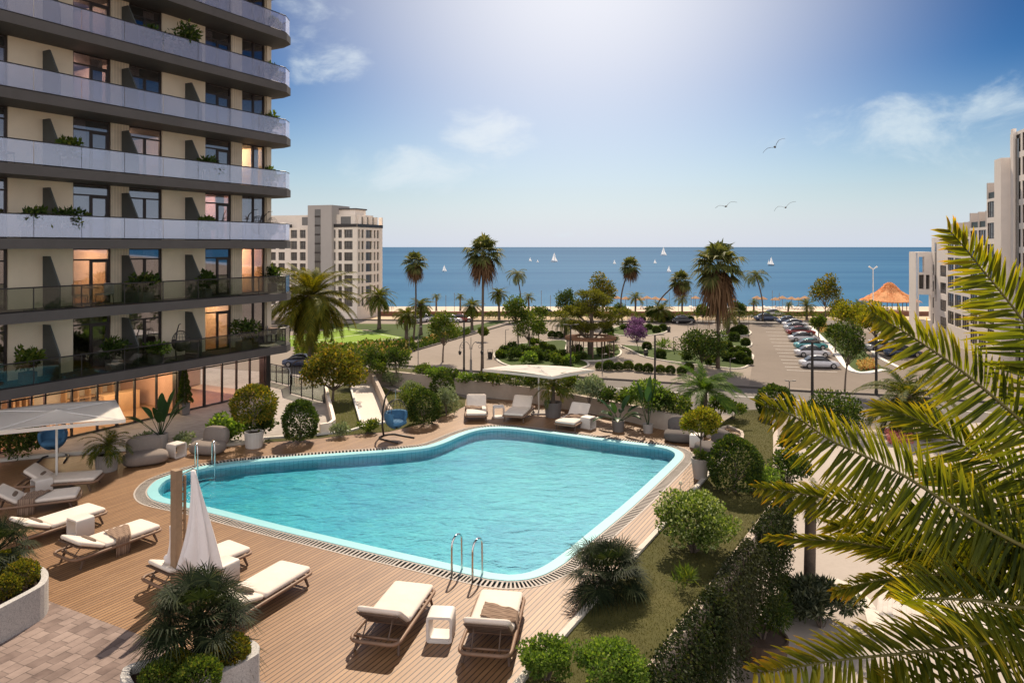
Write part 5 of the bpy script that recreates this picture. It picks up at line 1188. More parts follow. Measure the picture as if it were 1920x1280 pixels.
p_, r_ = pot('white pot of the yellow green bush left of the egg shaped shrub', (476, 838), 17, 30, M_POTW, 20)
clipped('potted_bush', 'yellow green bushy tree in a white pot, left of the egg shaped shrub', p_ + Vector((0, 0, .35)), (.85, .85, .75), 4200, .09, .033, M_L_YEL, None, 81, 'potted tree')
px_shrub('garden_shrub', 'small pale shrub on the terrace behind the two taupe seats', (345, 838), (17, 14), 500, .13, M_L_SILV, seed=82, k=8, asp=.2); px_shrub('garden_shrub', 'silvery shrub beside the strelitzia pot on the terrace', (268, 838), (22, 14), 600, .13, M_L_SILV, seed=83, k=8, asp=.2)
px_shrub('garden_shrub', 'dark shrub mass under the white parasol at the left edge', (25, 858), (52, 30), 2000, .13, M_L_DARK, seed=84, k=14, asp=.25)
p_, r_ = pot('dark square tub of the cone topiary at the shop front', (346, 776), 11, 22, M_POTD, 0, True)
def cone(label, c, r, h, n, seed):
    rng = np.random.default_rng(seed); t = root('cone_topiary', label, 'topiary', c); z = h * (1 - np.sqrt(rng.random(n))); a = rng.uniform(0, 2 * math.pi, n) ; k = (1 - z / h) * (1 + .14 * np.sin(z * 22))
    d = np.stack([np.cos(a), np.sin(a), .4 + 0 * a], -1); P = np.stack([np.cos(a) * r * k, np.sin(a) * r * k, z + .05], -1) * np.array([1, 1, 1]); D = d + rng.normal(size=(n, 3)) * .5
    link('foliage', npmesh('foliage', *leaves_np(rng, P, D, .07 * rng.uniform(.7, 1.3, n), .026 * rng.uniform(.7, 1.2, n))), M_L_DARK, t); MB().tube([(0, 0, -.05), (0, 0, h * .9)], [.04, .01], 6).build('trunk', M_BARK, t)
cone('tall dark cone topiary beside the column of the shop front', p_, .30, 1.75, 2600, 5)
p_, r_ = pot('ribbed brown pot between the second and third far loungers', (1037, 781), 16, 28, M_POTD, 18)
palm('potted_palm', 'dark potted palm in front of the white parasol by the far loungers', p_, p_ + Vector((0, 0, .75)), 'small', M_P_GREEN, .55, .09, 'potted palms', seed=2, cat='potted palm')
p_, r_ = pot('grey pot of the bushy banana plant by the retaining wall', (1159, 808), 12, 21, M_POTD)
bigleaf('banana_plant', 'bushy banana plant with arching leaves by the retaining wall', p_, 13, .85, .14, M_L_BIG, 7, (.35, 1.4), pet=.55, group='potted banana plants')
p_, r_ = pot('short grey pot of the upright banana plant by the retaining wall', (1215, 811), 10, 17, M_POT)
bigleaf('banana_plant', 'narrow banana plant with one tall upright dark leaf', p_, 5, 1.0, .16, M_L_BIG, 11, (1.25, 1.5), pet=.95, group='potted banana plants')
p_, r_ = pot('tapering grey pot at the right end of the deck, holding a small round tree', (1313, 896), 17, 38, M_POT, 0, False, .72)
px_ = p_; t = tree('potted_tree', 'small golden round tree in a tapering pot beside the right kerb', px_, px_ + Vector((.05, .1, 1.12)), (.68, .68, .52), 4200, .075, .028, M_L_GOLD, k=24, tr=.03, seed=88, cat='potted tree', low=-.3)
shrub('underplanting', 'low dark green plants round the stems of the small golden tree', px_, (.26, .26, .16), 260, .16, .02, M_L_MID, 6, .4, seed=89, stem=False, cat='plant')

# planters of stone at the bottom left
def planter(name, label, pts, h):
    lp = smooth_loop(ccw([Vector((p.x, p.y)) for p in pts]), .12); inn = offset(lp, -.13)
    t = root(name, label, 'planter', (0, 0, 0), 0, 'terrazzo planters')
    b = MB(); b.band(lp, lp, 0, h); b.band(lp, inn, h, h); b.band(inn, inn, h, h - .14); b.build('box', M_TERRAZZO, t); MB().sheet([inn], h - .12).build('soil', M_SOIL, t)
HP = .68
def top(x, y): return at(x, y, HP)
planter('stone_planter', 'speckled grey planter with rounded corner at the left edge', [top(*q) for q in [(-300, 1295), (-200, 1243), (-100, 1192), (0, 1140), (40, 1119), (66, 1105), (83, 1094), (91, 1081), (88, 1068), (73, 1058), (45, 1047), (0, 1033), (-70, 1012), (-150, 990), (-240, 1060)]], HP)
planter('stone_planter', 'speckled grey planter at the bottom, left of the two near loungers', [top(*q) for q in [(487, 1211), (485, 1224), (468, 1235), (430, 1254), (380, 1280), (330, 1306), (296, 1324), (266, 1322), (240, 1294), (225, 1266), (231, 1251), (262, 1238), (330, 1222), (400, 1206), (450, 1197), (476, 1200)]], HP)
GY = 'yellow green bushes in the stone planters'
for i, (x, y, r, lb) in enumerate([(40, 1092, 30, 'yellow green bush nearest the rounded corner of the left planter'), (8, 1075, 30, 'yellow green bush at the back of the left planter'), (12, 1112, 26, 'small yellow green bush at the front of the left planter'),
       (432, 1238, 34, 'yellow green bush at the right corner of the bottom planter'), (330, 1262, 30, 'golden bush in the middle of the bottom planter'), (372, 1290, 40, 'dark green low bush at the front of the bottom planter'), (300, 1290, 36, 'dark bush at the left front of the bottom planter')]):
    px_shrub('planter_bush', lb, (x, y + 6), (r, r * .8), 2600, .045, (M_L_YEL, M_L_GOLD, M_L_YEL, M_L_YEL, M_L_GOLD, M_L_MID, M_L_MID)[i], HP - .12, f=clipped, asp=.4, seed=90 + i, group=GY)

# creepers over the parapet
def creeper(label, pts, drop, n, seed, mat=None, wid=.45):
    """strings of leaves hanging from a run of parapet"""
    rng = np.random.default_rng(seed); P = [Vector(p) for p in pts]; t = root('hanging_creeper', label, 'hanging plant', (0, 0, 0), 0, 'creepers hanging over the parapet'); C, D = [], []
    a, c = P[0], P[-1]; out = Vector(((c - a).y, -(c - a).x, 0)).normalized()
    ns = n // 26
    for j in range(ns):
        u = rng.random(); p = a.lerp(c, u); l_ = drop * rng.uniform(.25, 1.) * (.55 + .45 * math.sin(math.pi * u)); off = rng.uniform(.02, wid); inn_ = rng.uniform(0, .10)
        for k in range(26):
            v = k / 25.; q = p + out * (off * min(1, v * 5) - inn_ * max(0, 1 - v * 6)) + Vector((0, 0, .12 + .05 * math.sin(min(1, v * 5) * math.pi) - l_ * max(0, v - .1)))
            C.append(np.array(q) + rng.normal(size=3) * .045); D.append(np.array((out.x * .5, out.y * .5, -.6)) + rng.normal(size=3) * .6)
    m_ = len(C); link('foliage', npmesh('foliage', *leaves_np(rng, np.array(C), np.array(D), .085 * rng.uniform(.6, 1.3, m_), .022 * rng.uniform(.7, 1.2, m_))), mat or leafm('creeper_leaf', (.010, .018, .007), (.028, .042, .012), .22, c3=(.06, .065, .02)), t)
    b = MB()
    for j in range(14):
        p = a.lerp(c, (j + .5) / 14); b.tube([p + Vector((0, 0, .12)), p + out * .2 + Vector((0, 0, .1)), p + out * .22 + Vector((0, 0, -drop * .5))], .008, 4)
    b.build('stems', M_BARK, t)
q0, q1 = Vector((-5.6, 0, 0)), Vector((7.86, 21.2, 0)); pr = lambda y: q0.lerp(q1, y / 21.2)
creeper('hanging creeper at the far corner of the parapet, reaching down to the bamboo planter', [pr(18.6), pr(21.2)], 3.4, 9000, 1)
creeper('thin hanging creeper round the far corner of the parapet', [pr(21.1), Vector((8.9, 24.2, 0))], 3.0, 3500, 2)
creeper('bushy grey green creeper on the middle of the parapet', [pr(15.2), pr(18.2)], 3.6, 9500, 3, leafm('leaf_olive', (.018, .024, .012), (.045, .052, .024), .22))
creeper('dark creeper on the parapet right of the two fresh green bushes', [pr(12.2), pr(15.6)], 4.2, 11000, 4)
creeper('creeper with pale stems at the bottom end of the parapet', [pr(9.2), pr(12.6)], 2.4, 7000, 5)
px_shrub('parapet_shrub', 'dark low shrub on the terrace edge behind the close frond tips', (1478, 905), (40, 30), 2000, .10, M_L_DARK, asp=.34, seed=105, k=16); px_shrub('parapet_shrub', 'second dark shrub on the terrace edge, farther back', (1492, 850), (30, 26), 1500, .11, M_L_DARK, asp=.34, seed=106, k=14)
px_shrub('roadside_shrub', 'dark shrub below the terrace between the road and the close fronds', (1560, 810), (60, 40), 2600, .25, M_L_DARK, GZ, asp=.3, seed=107, k=18)
for i, (x, y, rx, ry, n, m_, lb) in enumerate([(708, 704, 18, 14, 600, M_L_MID, 'green shrub between the two dark shrubs above the left end of the wall'), (722, 699, 16, 20, 700, M_L_DARK, 'narrow dark shrub beside the dark round shrub on the wall'), (848, 712, 20, 10, 600, M_L_DARK, 'dark low shrub on the wall just right of the slim lamp'), (900, 718, 18, 9, 500, M_L_DARK, 'dark low shrub on the wall under the tallest fan palm'), (925, 722, 18, 12, 600, M_L_MID, 'green shrub at the left tip of the white parasol'), (1000, 730, 24, 16, 800, M_L_DARK, 'dark shrub behind the potted palm under the parasol'),
       (1062, 742, 24, 20, 900, M_L_MID, 'green shrub under the right half of the white parasol'), (1140, 762, 18, 18, 700, M_L_DARK, 'dark shrub between the oleander and the banana plant'), (1250, 776, 24, 22, 1000, M_L_DARK, 'dark shrub right of the yellow green shrub by the banana plants'), (1275, 778, 22, 18, 800, M_L_MID, 'green shrub in front of the cycad'), (1350, 776, 22, 18, 800, M_L_DARK, 'dark shrub at the foot of the cycad'), (660, 702, 22, 22, 900, M_L_MID, 'loose green shrub behind the golden tree by the ramp')]):
    px_shrub('wall_shrub', lb, (x, y), (rx, ry), n, .13, m_, .62 if x < 1300 else 0., seed=i + 120, k=12, group='shrubs along the top of the retaining wall', asp=.28)
for i, (x, y, r, m_, lb) in enumerate([(940, 672, 10, M_L_MID, 'small green shrub at the left rim of the round island'), (985, 668, 14, M_L_DARK, 'dark shrub under the bushy tree of the round island'), (1003, 668, 13, M_L_MID, 'mid green shrub right of the bushy tree trunk'), (1026, 676, 13, M_L_DARK, 'dark shrub before the tall clipped ball of the island'), (1050, 672, 12, M_L_DARK, 'dark shrub left of the pergola front'), (1078, 680, 11, M_L_MID, 'green shrub at the pergola front rim'), (960, 660, 12, M_L_DARK, 'dark shrub at the back left of the round island'), (1003, 650, 11, M_L_MID, 'shrub at the back of the round island'),
      (1080, 664, 12, M_L_DARK, 'dark shrub inside the left part of the pergola'), (1130, 668, 11, M_L_MID, 'green shrub inside the pergola near its right posts'), (1290, 680, 13, M_L_DARK, 'dark shrub at the left foot of the broad dark tree'), (1335, 684, 13, M_L_MID, 'green shrub at the right foot of the broad dark tree'), (1360, 676, 12, M_L_DARK, 'dark shrub left of the clipped ball group in the right bed'), (1345, 660, 12, M_L_MID, 'green shrub behind the big fan palm trunk'), (1170, 618, 8, M_L_DARK, 'dark shrub in the middle bed left of the purple trees'), (1150, 640, 10, M_L_DARK, 'dark shrub by the path between the middle bed and the pergola')]):
    px_shrub('island_shrub', lb, (x, y), (r, r * .75), 700, .28, m_, GZ, seed=i + 140, k=10, group='shrubs on the round island', stem=False)
for i, (x, y, hh_, r_, lb) in enumerate([(27.5, 33, 9.5, 3.0, 'nearest the close palm'), (32, 40, 10.5, 3.2, 'farther back'), (33, 27, 9.0, 3.0, 'by the court edge'), (40, 33, 11, 3.4, 'tallest, farthest right'), (24.5, 21, 8.0, 2.4, 'lowest, nearest the viewer')]):
    tree('unseen_tree', 'unseen dark tree added beyond the right edge of the court, ' + lb, Vector((x, y, GZ)), Vector((x, y, GZ + hh_ * .66)), (r_, r_, hh_ * .36), 3000, .34, .12, M_L_DARK, k=26, seed=160 + i, group='unseen dark trees right of the court', tr=.18)  # out of view, added so the hotel windows have something to reflect
# plants of the lower court
px_shrub('court_shrub', 'dark rosette shrubs in the bed below the parapet', (1540, 1175), (78, 42), 3200, .28, leafm('rosette_leaf', (.02, .03, .018), (.07, .085, .05), .25, c3=(.18, .19, .13)), GZ, seed=101, k=22, size=.3, asp=.14, dr=.8)
px_shrub('court_shrub', 'second mass of dark rosette shrubs nearer the bamboo planter', (1480, 1150), (44, 34), 1800, .28, M_L_DARK, GZ, seed=102, k=14, size=.34, asp=.14)
b_ = at(1430, 1232, GZ); t = root('court_planter', 'dark wooden tub with bamboo below the creeper covered corner', 'planter', b_)
b = MB(); b.lathe([(.75, 0), (.85, .75), (.78, .75), (.76, .66), (0, .66)], 26); b.build('tub', plain('tub_wood', (.10, .065, .045), .8, .3, 5), t)
shrub('bamboo', 'bamboo bush growing in the dark tub below the parapet corner', b_ + Vector((0, 0, .65)), (.85, .85, 1.0), 2400, .20, .025, M_L_DARK, 16, .4, seed=103, up=.1, cat='bamboo')
# lawn blades on the right garden
def blades(name, poly, n, h, mat, seed, z=-.012):
    rng = np.random.default_rng(seed); P = [Vector((p[0], p[1])) for p in poly]; xs = [p.x for p in P]; ys = [p.y for p in P]; pts = np.zeros((0, 2))
    while len(pts) < n:
        q = np.stack([rng.uniform(min(xs), max(xs), n), rng.uniform(min(ys), max(ys), n)], -1); ins = np.zeros(n, bool)
        for i in range(len(P)):
            a, d = P[i - 1], P[i]
            with np.errstate(divide='ignore', invalid='ignore'): ins ^= ((a.y > q[:, 1]) != (d.y > q[:, 1])) & (q[:, 0] < (d.x - a.x) * (q[:, 1] - a.y) / ((d.y - a.y) or 1e-9) + a.x)
        pts = np.concatenate([pts, q[ins]])
    pts = pts[:n]; C = np.concatenate([pts, np.full((n, 1), z)], 1); D = rng.normal(size=(n, 3)) * .45; D[:, 2] = 1
    o = link(name, npmesh(name, *leaves_np(rng, C, D, h * rng.uniform(.5, 1.3, n), np.full(n, .005))), mat); return tag(o, 'short mown grass of the ' + seed_names[seed], 'grass', None, 'stuff')
seed_names = {1: 'right garden strip', 2: 'lawn bed beside the ramp'}
M_BLADE = leafm('grass_blade', (.046, .050, .012), (.085, .085, .022), .3, c3=(.11, .088, .03))
blades('grass', [(p.x, p.y) for p in deck_r[5:]] + [(-1.0, 7.5), (.3, 9.2), (7.7, 21.0), (12.0, 33.0), (10.6, 33.0), (8.8, 30.4), (7.6, 29.5)], 60000, .03, M_BLADE, 1)
blades('grass', [(p.x, p.y) for p in L2([(640, 816), (728, 808.5), (790, 794), (840, 777), (872, 760), (852, 742), (745, 738), (705, 726), (726, 790), (678, 799), (657, 735), (622, 740), (627, 800)])], 16000, .06, leafm('grass_blade_green', (.05, .07, .012), (.11, .13, .02), .4), 2)  # greener blade colour than on the right strip

# ------------------------------------------------------------------ foreground date palm at the right edge
def fg_leafm():
    m, N, L = new_mat('near_frond')
    at_ = N.new('ShaderNodeAttribute'); at_.attribute_name = 'age'; g = N.new('ShaderNodeNewGeometry')
    ad = N.new('ShaderNodeMath'); ad.operation = 'MULTIPLY_ADD'; L.new(g.outputs['Random Per Island'], ad.inputs[0]); ad.inputs[1].default_value = .42; L.new(at_.outputs['Fac'], ad.inputs[2])
    nz = noise(N, L, 14, 4); a2 = N.new('ShaderNodeMath'); a2.operation = 'MULTIPLY_ADD'; L.new(nz, a2.inputs[0]); a2.inputs[1].default_value = .25; L.new(ad.outputs[0], a2.inputs[2])
    col = ramp(N, L, a2.outputs[0], [(.16, (.026, .044, .008)), (.55, (.105, .130, .015)), (.88, (.24, .21, .018)), (1., (.34, .20, .02))])
    p = N.new('ShaderNodeBsdfPrincipled'); p.inputs['Roughness'].default_value = .5; p.inputs['Specular IOR Level'].default_value = .16; L.new(col, p.inputs['Base Color'])
    t = N.new('ShaderNodeBsdfTranslucent'); L.new(mixc(N, L, 1, col, (2.1, 1.8, .35), 'MULTIPLY'), t.inputs['Color'])
    x = N.new('ShaderNodeMixShader'); x.inputs[0].default_value = .56; L.new(p.outputs[0], x.inputs[1]); L.new(t.outputs[0], x.inputs[2])
    o = N.new('ShaderNodeOutputMaterial'); L.new(x.outputs[0], o.inputs[0]); return m
M_FG = fg_leafm(); M_RACH = plain('frond_stalk', (.12, .11, .03), .5, .3, 6)
FGB = Vector((6.3, 6.9, GZ)); FGC = Vector((6.15, 6.8, 4.7))
fgp = root('date_palm', 'close date palm at the right edge whose golden green fronds sweep across the foreground', 'palm tree', FGB)
MB().tube([p - FGB for p in bow(FGB, FGC, .15)], [.36] + [.30] * 12, 14).build('trunk', M_PBARK, fgp, smooth=True)
def near_frond(pts, tipY, la, lb, seed, width=.022, spread_a=.95, spread_b=1.05, n=62, age=.0, roll=0., t0=.10):
    """pts: the stalk traced from tip to base; the frond hangs in space between tipY and the crown.  la / lb = leaflet lengths either side"""
    rng = np.random.default_rng(seed); m = len(pts)
    W3 = [deep(x, y, tipY + (FGC.y - .1 - tipY) * (i / (m - 1)) ** .8) for i, (x, y) in enumerate(pts)] + [FGC]
    loop = [];  Pn = W3[::-1]
    for i in range(len(Pn) - 1):
        p0, p1, p2, p3 = Pn[max(i - 1, 0)], Pn[i], Pn[i + 1], Pn[min(i + 2, len(Pn) - 1)]
        for j in range(10):
            t = j / 10; loop.append(.5 * ((2 * p1) + (p2 - p0) * t + (2 * p0 - 5 * p1 + 4 * p2 - p3) * t * t + (3 * p1 - p0 - 3 * p2 + p3) * t ** 3))
    loop.append(Pn[-1]); A = np.array([tuple(p) for p in loop]); sg = np.concatenate([[0], np.cumsum(np.linalg.norm(np.diff(A, axis=0), axis=1))]); sg /= sg[-1]
    Lt = float(np.sum(np.linalg.norm(np.diff(A, axis=0), axis=1)))
    r = [max(.004, .024 * (1 - s_) + .004) for s_ in sg]
    fo = MB().tube([Vector(a) - FGB for a in A], r, 6).build('frond', M_RACH, fgp, smooth=True)
    n = int(n * 1.8); width = width * .84; lb = lb * 1.22; la = la * 1.05; ts = t0 + (1 - t0) * np.linspace(0, .995, n); V, Q, AG = [], [], []
    pos = lambda t: np.array([np.interp(t, sg, A[:, c]) for c in range(3)])
    for side, ln, sp in ((1, la, spread_a), (-1, lb, spread_b)):
        for t in ts:
            t = min(.997, t + rng.normal() * .003); p = pos(t); T = pos(min(1, t + .01)) - pos(t - .01); T /= np.linalg.norm(T)
            view = p - np.array([0, 0, EYE]); view /= np.linalg.norm(view); up = np.array([0, 0, 1.]); nrm = -view * .92 + up * .28; nrm -= T * nrm.dot(T); nrm /= np.linalg.norm(nrm)
            sd = np.cross(T, nrm); c_, s_ = math.cos(roll), math.sin(roll); sd = sd * c_ + nrm * s_
            ang = sp * (1 - .62 * max(0, (t - .45) / .55) ** 1.3) + rng.normal() * .075
            l_ = ln * min(1, .45 + 1.6 * t) * (1 - .62 * max(0, (t - .55) / .45) ** 1.5) * rng.uniform(.86, 1.1)
            d = T * math.cos(ang) + sd * side * math.sin(ang) + nrm * (.14 + rng.normal() * .10); d /= np.linalg.norm(d)
            w = np.cross(d, nrm); w /= np.linalg.norm(w); wd = width * (1.15 - .55 * max(0, t - .5)) * rng.uniform(.85, 1.15); sag = np.array([0, 0, -1.]) * l_
            k = len(V)
            for u, ww, dr in ((0, .30, 0), (.18, .95, .0), (.5, 1.0, .03), (.8, .58, .05), (1., .04, .09)):
                q = p + d * l_ * u + sag * dr; V += [q - w * wd * ww + nrm * wd * ww * .55, q, q + w * wd * ww + nrm * wd * ww * .55]; AG += [age + .42 * u * u + .22 * max(0, t - .6) / .4] * 3
            for j in range(4): Q += [(k + j * 3, k + j * 3 + 1, k + j * 3 + 4, k + j * 3 + 3), (k + j * 3 + 1, k + j * 3 + 2, k + j * 3 + 5, k + j * 3 + 4)]
    me = npmesh('leaflets', np.array(V) - np.array(FGB), np.array(Q)); a_ = me.attributes.new('age', 'FLOAT', 'POINT')
    if len(a_.data) == len(AG): a_.data.foreach_set('value', np.array(AG, np.float32))
    me.shade_smooth(); link('leaflets', me, M_FG, fo); return fo
near_frond([(1778, 430), (1812, 468), (1842, 506), (1868, 537), (1920, 605), (1965, 690), (2010, 800)], 6.2, 0.5, 0.5, 1, .021)
near_frond([(1632, 583), (1660, 602), (1700, 625), (1770, 671), (1812, 702), (1870, 750), (1925, 800), (1990, 880)], 5.9, 0.42, 0.5, 2, .021)
near_frond([(1428, 762), (1470, 772), (1507, 791), (1560, 826), (1639, 863), (1708, 899), (1806, 962), (1918, 1024), (2000, 1062)], 5.5, 0.46, 0.6, 3, .020, n=74)
near_frond([(1420, 915), (1460, 919), (1511, 927), (1590, 941), (1680, 962), (1780, 985), (1900, 1020)], 6.0, 0.34, 0.42, 4, .017, .8, .9, 60)
near_frond([(1442, 1006), (1500, 1010), (1577, 1014), (1660, 1026), (1760, 1036), (1900, 1050)], 6.3, 0.3, 0.3, 5, .015, .55, .55, 60, .06, .9)
near_frond([(1563, 1108), (1600, 1098), (1652, 1086), (1741, 1077), (1850, 1076), (1960, 1078)], 5.9, 0.36, 0.36, 6, .016, .6, .6, 60, .06, .8)
near_frond([(1690, 1132), (1720, 1124), (1764, 1121), (1840, 1126), (1920, 1138), (2010, 1120)], 4.6, 0.5, 0.6, 7, .026, .95, 1.15, 40)
near_frond([(1412, 1262), (1480, 1252), (1577, 1236), (1695, 1224), (1800, 1212), (1920, 1190), (2020, 1150)], 5.0, 0.5, 0.62, 8, .021, .75, 1.15, 70, .10)
near_frond([(1560, 985), (1640, 1000), (1740, 1030), (1840, 1050), (1960, 1070)], 6.9, 0.45, 0.45, 9, .018, .85, .9, 50)
near_frond([(1645, 765), (1690, 775), (1750, 800), (1830, 850), (1920, 900), (2000, 960)], 7.3, 0.42, 0.45, 10, .017, .9, .95, 50)
near_frond([(1600, 1330), (1700, 1300), (1800, 1275), (1920, 1240), (2030, 1180)], 5.2, 0.5, 0.6, 12, .020, .95, 1.1, 50)
near_frond([(1730, 880), (1790, 900), (1860, 940), (1930, 990), (2010, 1030)], 7.6, 0.45, 0.45, 13, .018, .9, .95, 46)
# the palm trunk below, its crown hidden among the near fronds
px_palm('date_palm', 'dark straight palm trunk rising from the rosette shrubs below the parapet', (1517, 1135), (1521, 935), 'small', M_P_GREEN, 52, .23, None, 1.9, seed=4)
# ================================================================== FURNITURE ROUND THE POOL
M_TEAK = plain('grey_teak', (.22, .135, .090), .55, .22, 7)
M_TEAKD = plain('dark_teak', (.115, .075, .055), .6, .2, 7)
M_CUSH = plain('cream_canvas', (.72, .645, .575), .9, .07, 3.2, bmp=.9, scale2=1.1)
M_TAUPE = plain('taupe_fabric', (.22, .185, .165), .95, .10, 14, bmp=.2)
M_CHAR = plain('charcoal_fabric', (.12, .105, .10), .95, .12, 14, bmp=.2)
M_PILLOW = plain('brown_pillow', (.20, .145, .11), .95, .15, 18, bmp=.2)
def stripe_mat():
    m, N, L = new_mat('striped_throw'); t = N.new('ShaderNodeTexCoord'); w = N.new('ShaderNodeTexWave'); w.bands_direction = 'Y'; w.inputs['Scale'].default_value = 6; w.inputs['Distortion'].default_value = .6; L.new(t.outputs['Object'], w.inputs['Vector'])
    col = ramp(N, L, w.outputs['Fac'], [(.2, (.28, .195, .14)), (.8, (.19, .125, .09))]); principled(N, L, Base_Color=col, Roughness=.95); return m
M_THROW = stripe_mat()
M_TABLE = plain('white_side_table', (.66, .61, .57), .5, .04, 5)

def cushion(poly, z0, th, name, mat, par, tilt=None, r=.035):
    """flat pad with soft edges: poly in x, y"""
    lp = smooth_loop(ccw([Vector(p) for p in poly]), .06); b = MB(); rs = []
    for dz, ins in ((0, .04), (th * .25, .008), (th * .6, 0), (th * .88, .014), (th, .055)):
        rs.append([(p.x, p.y, z0 + dz) for p in offset(lp, -ins)])
    b.rings(rs, True, False); inn = offset(lp, -.055); c = len(b.v); k = len(inn)
    ctr = sum(inn, Vector((0, 0))) / k; i2 = [ctr + (p - ctr) * .5 for p in inn]; b.add([(p.x, p.y, z0 + th) for p in inn] + [(p.x, p.y, z0 + th + .012) for p in i2], [(i, (i + 1) % k, k + (i + 1) % k, k + i) for i in range(k)] + [tuple(range(k, 2 * k))])
    if tilt:
        y0, a = tilt; V = []
        for x, y, z in b.v: d = y - y0; V.append((x, y0 + d * math.cos(a) + (z - z0) * math.sin(a) * 1, z0 - d * math.sin(a) + (z - z0) * math.cos(a)))
        b.v = V
    return b.build(name, mat, par, smooth=True)
def rrect(x0, x1, y0, y1, r):
    out = []
    for cx, cy, a in ((x1 - r, y1 - r, 0), (x0 + r, y1 - r, 90), (x0 + r, y0 + r, 180), (x1 - r, y0 + r, 270)):
        for k in range(4): t = R(a + k * 30); out.append((cx + r * math.cos(t), cy + r * math.sin(t)))
    return out
def make_lounger(label, loc, rz, ang=32, pad=None):
    """foot end at +y, head end at -y"""
    t = root('sun_lounger', label, 'sun lounger', loc, rz, 'wood framed sun loungers round the pool'); wm = M_TEAK
    lp = [(x, y) for x, y in rrect(-.47, .47, -1.12, 1.10, .16)]
    f = MB(); loop = [Vector((p.x, p.y, .27)) for p in smooth_loop(lp, .08)]; f.tube(loop, .036, 8, True)
    for y in (-.92, -.36, .2, .8): f.box(0, y, .245, .90, .05, .035)
    for k in range(9): f.box(0, -.28 + k * .16, .272, .86, .07, .018)
    f.build('frame', wm, t, smooth=True)
    for sx in (-1, 1):
        for y, dy in ((-.84, -.10), (.86, .10)):
            MB().tube([(sx * .40, y, .26), (sx * .43, y + dy, 0)], [.034, .026], 8).build('leg', M_TEAKD, t)
    m = pad or M_CUSH
    cushion(rrect(-.44, .44, -.36, 1.06, .08), .295, .11, 'mattress', m, t)
    cushion(rrect(-.44, .44, -1.05, -.37, .08), .30, .10, 'backrest', m, t, (-.37, R(ang)))
    b = MB(); a = R(ang); y0, z0 = -.37, .28
    for sx in (-.40, .40): b.tube([(sx, y0, z0 - .01), (sx, y0 - .70 * math.cos(a), z0 - .02 + .70 * math.sin(a))], .018, 6)
    for k in range(5): d = .1 + k * .14; b.box(0, y0 - d * math.cos(a), z0 - .03 + d * math.sin(a), .8, .05, .015)
    b.tube([(-.25, y0 - .5 * math.cos(a), z0 - .02 + .5 * math.sin(a)), (-.25, -1.0, .28)], .014, 6); b.tube([(.25, y0 - .5 * math.cos(a), z0 - .02 + .5 * math.sin(a)), (.25, -1.0, .28)], .014, 6)
    b.build('backrest_frame', M_TEAKD, t); return t
def local(loc, rz, x, y, z): c, s = math.cos(rz), math.sin(rz); return Vector((loc[0] + c * x - s * y, loc[1] + s * x + c * y, loc[2] + z))
def pillow(label, L_, ang=32):
    loc, rz = L_; a = R(ang); n = 12; b = MB(); rs = []
    for i in range(-5, 6):
        u = i / 5.; rx = (1 - abs(u) ** 5 * .55); rs.append([(u * .27, rx * .085 * math.cos(2 * math.pi * k / n), rx * .055 * math.sin(2 * math.pi * k / n)) for k in range(n)])
    b.rings(rs); o = b.build('pillow', M_PILLOW, smooth=True); p = local(loc, rz, 0, -.52, .49); o.location = p; o.rotation_euler = (-a, 0, rz); return tag(o, label, 'pillow', 'brown head pillows on the loungers')
def throw(label, L_, y0=.05, side=1, seed=1, hang=.28):
    """blanket lying across the pad and falling over one side"""
    loc, rz = L_; rng = np.random.default_rng(seed); nu, nv = 26, 16; V = []
    for i in range(nu):
        u = i / (nu - 1)
        for j in range(nv):
            v = j / (nv - 1); wob = .03 * math.sin(v * 9 + seed) * u
            x = -.25 + .78 * u * 1.02; y = y0 + (v - .5) * (.62 - .22 * u) + .28 * (u - .3) * -1 * .9 + wob
            if x <= .46: z = .448 + .014 * math.sin(v * 22 + u * 5 + seed) + .012 * math.sin(u * 15 + v * 4)
            else: z = .44 - (x - .46) * 4.6 * hang / .28; y += .02 * math.sin(v * 26)
            if x > .46: x = .475 + .012 * math.sin(v * 24)
            V.append((x * side, y, z))
    F = [(i * nv + j, i * nv + j + 1, (i + 1) * nv + j + 1, (i + 1) * nv + j) for i in range(nu - 1) for j in range(nv - 1)]
    o = MB().add(V, F).build('throw', M_THROW, smooth=True, fixn=False); s = o.modifiers.new('thick', 'SOLIDIFY'); s.thickness = .012; s.offset = 1
    o.location = loc; o.rotation_euler.z = rz; return tag(o, label, 'blanket', 'brown striped throws on the loungers')
def place(foot_px, head_px, z=.30):
    a, c = at(*foot_px, z), at(*head_px, z); d = (a - c); m = (a + c) / 2; return (Vector((m.x, m.y, 0)), math.atan2(d.y, d.x) - math.pi / 2)
LG = {}
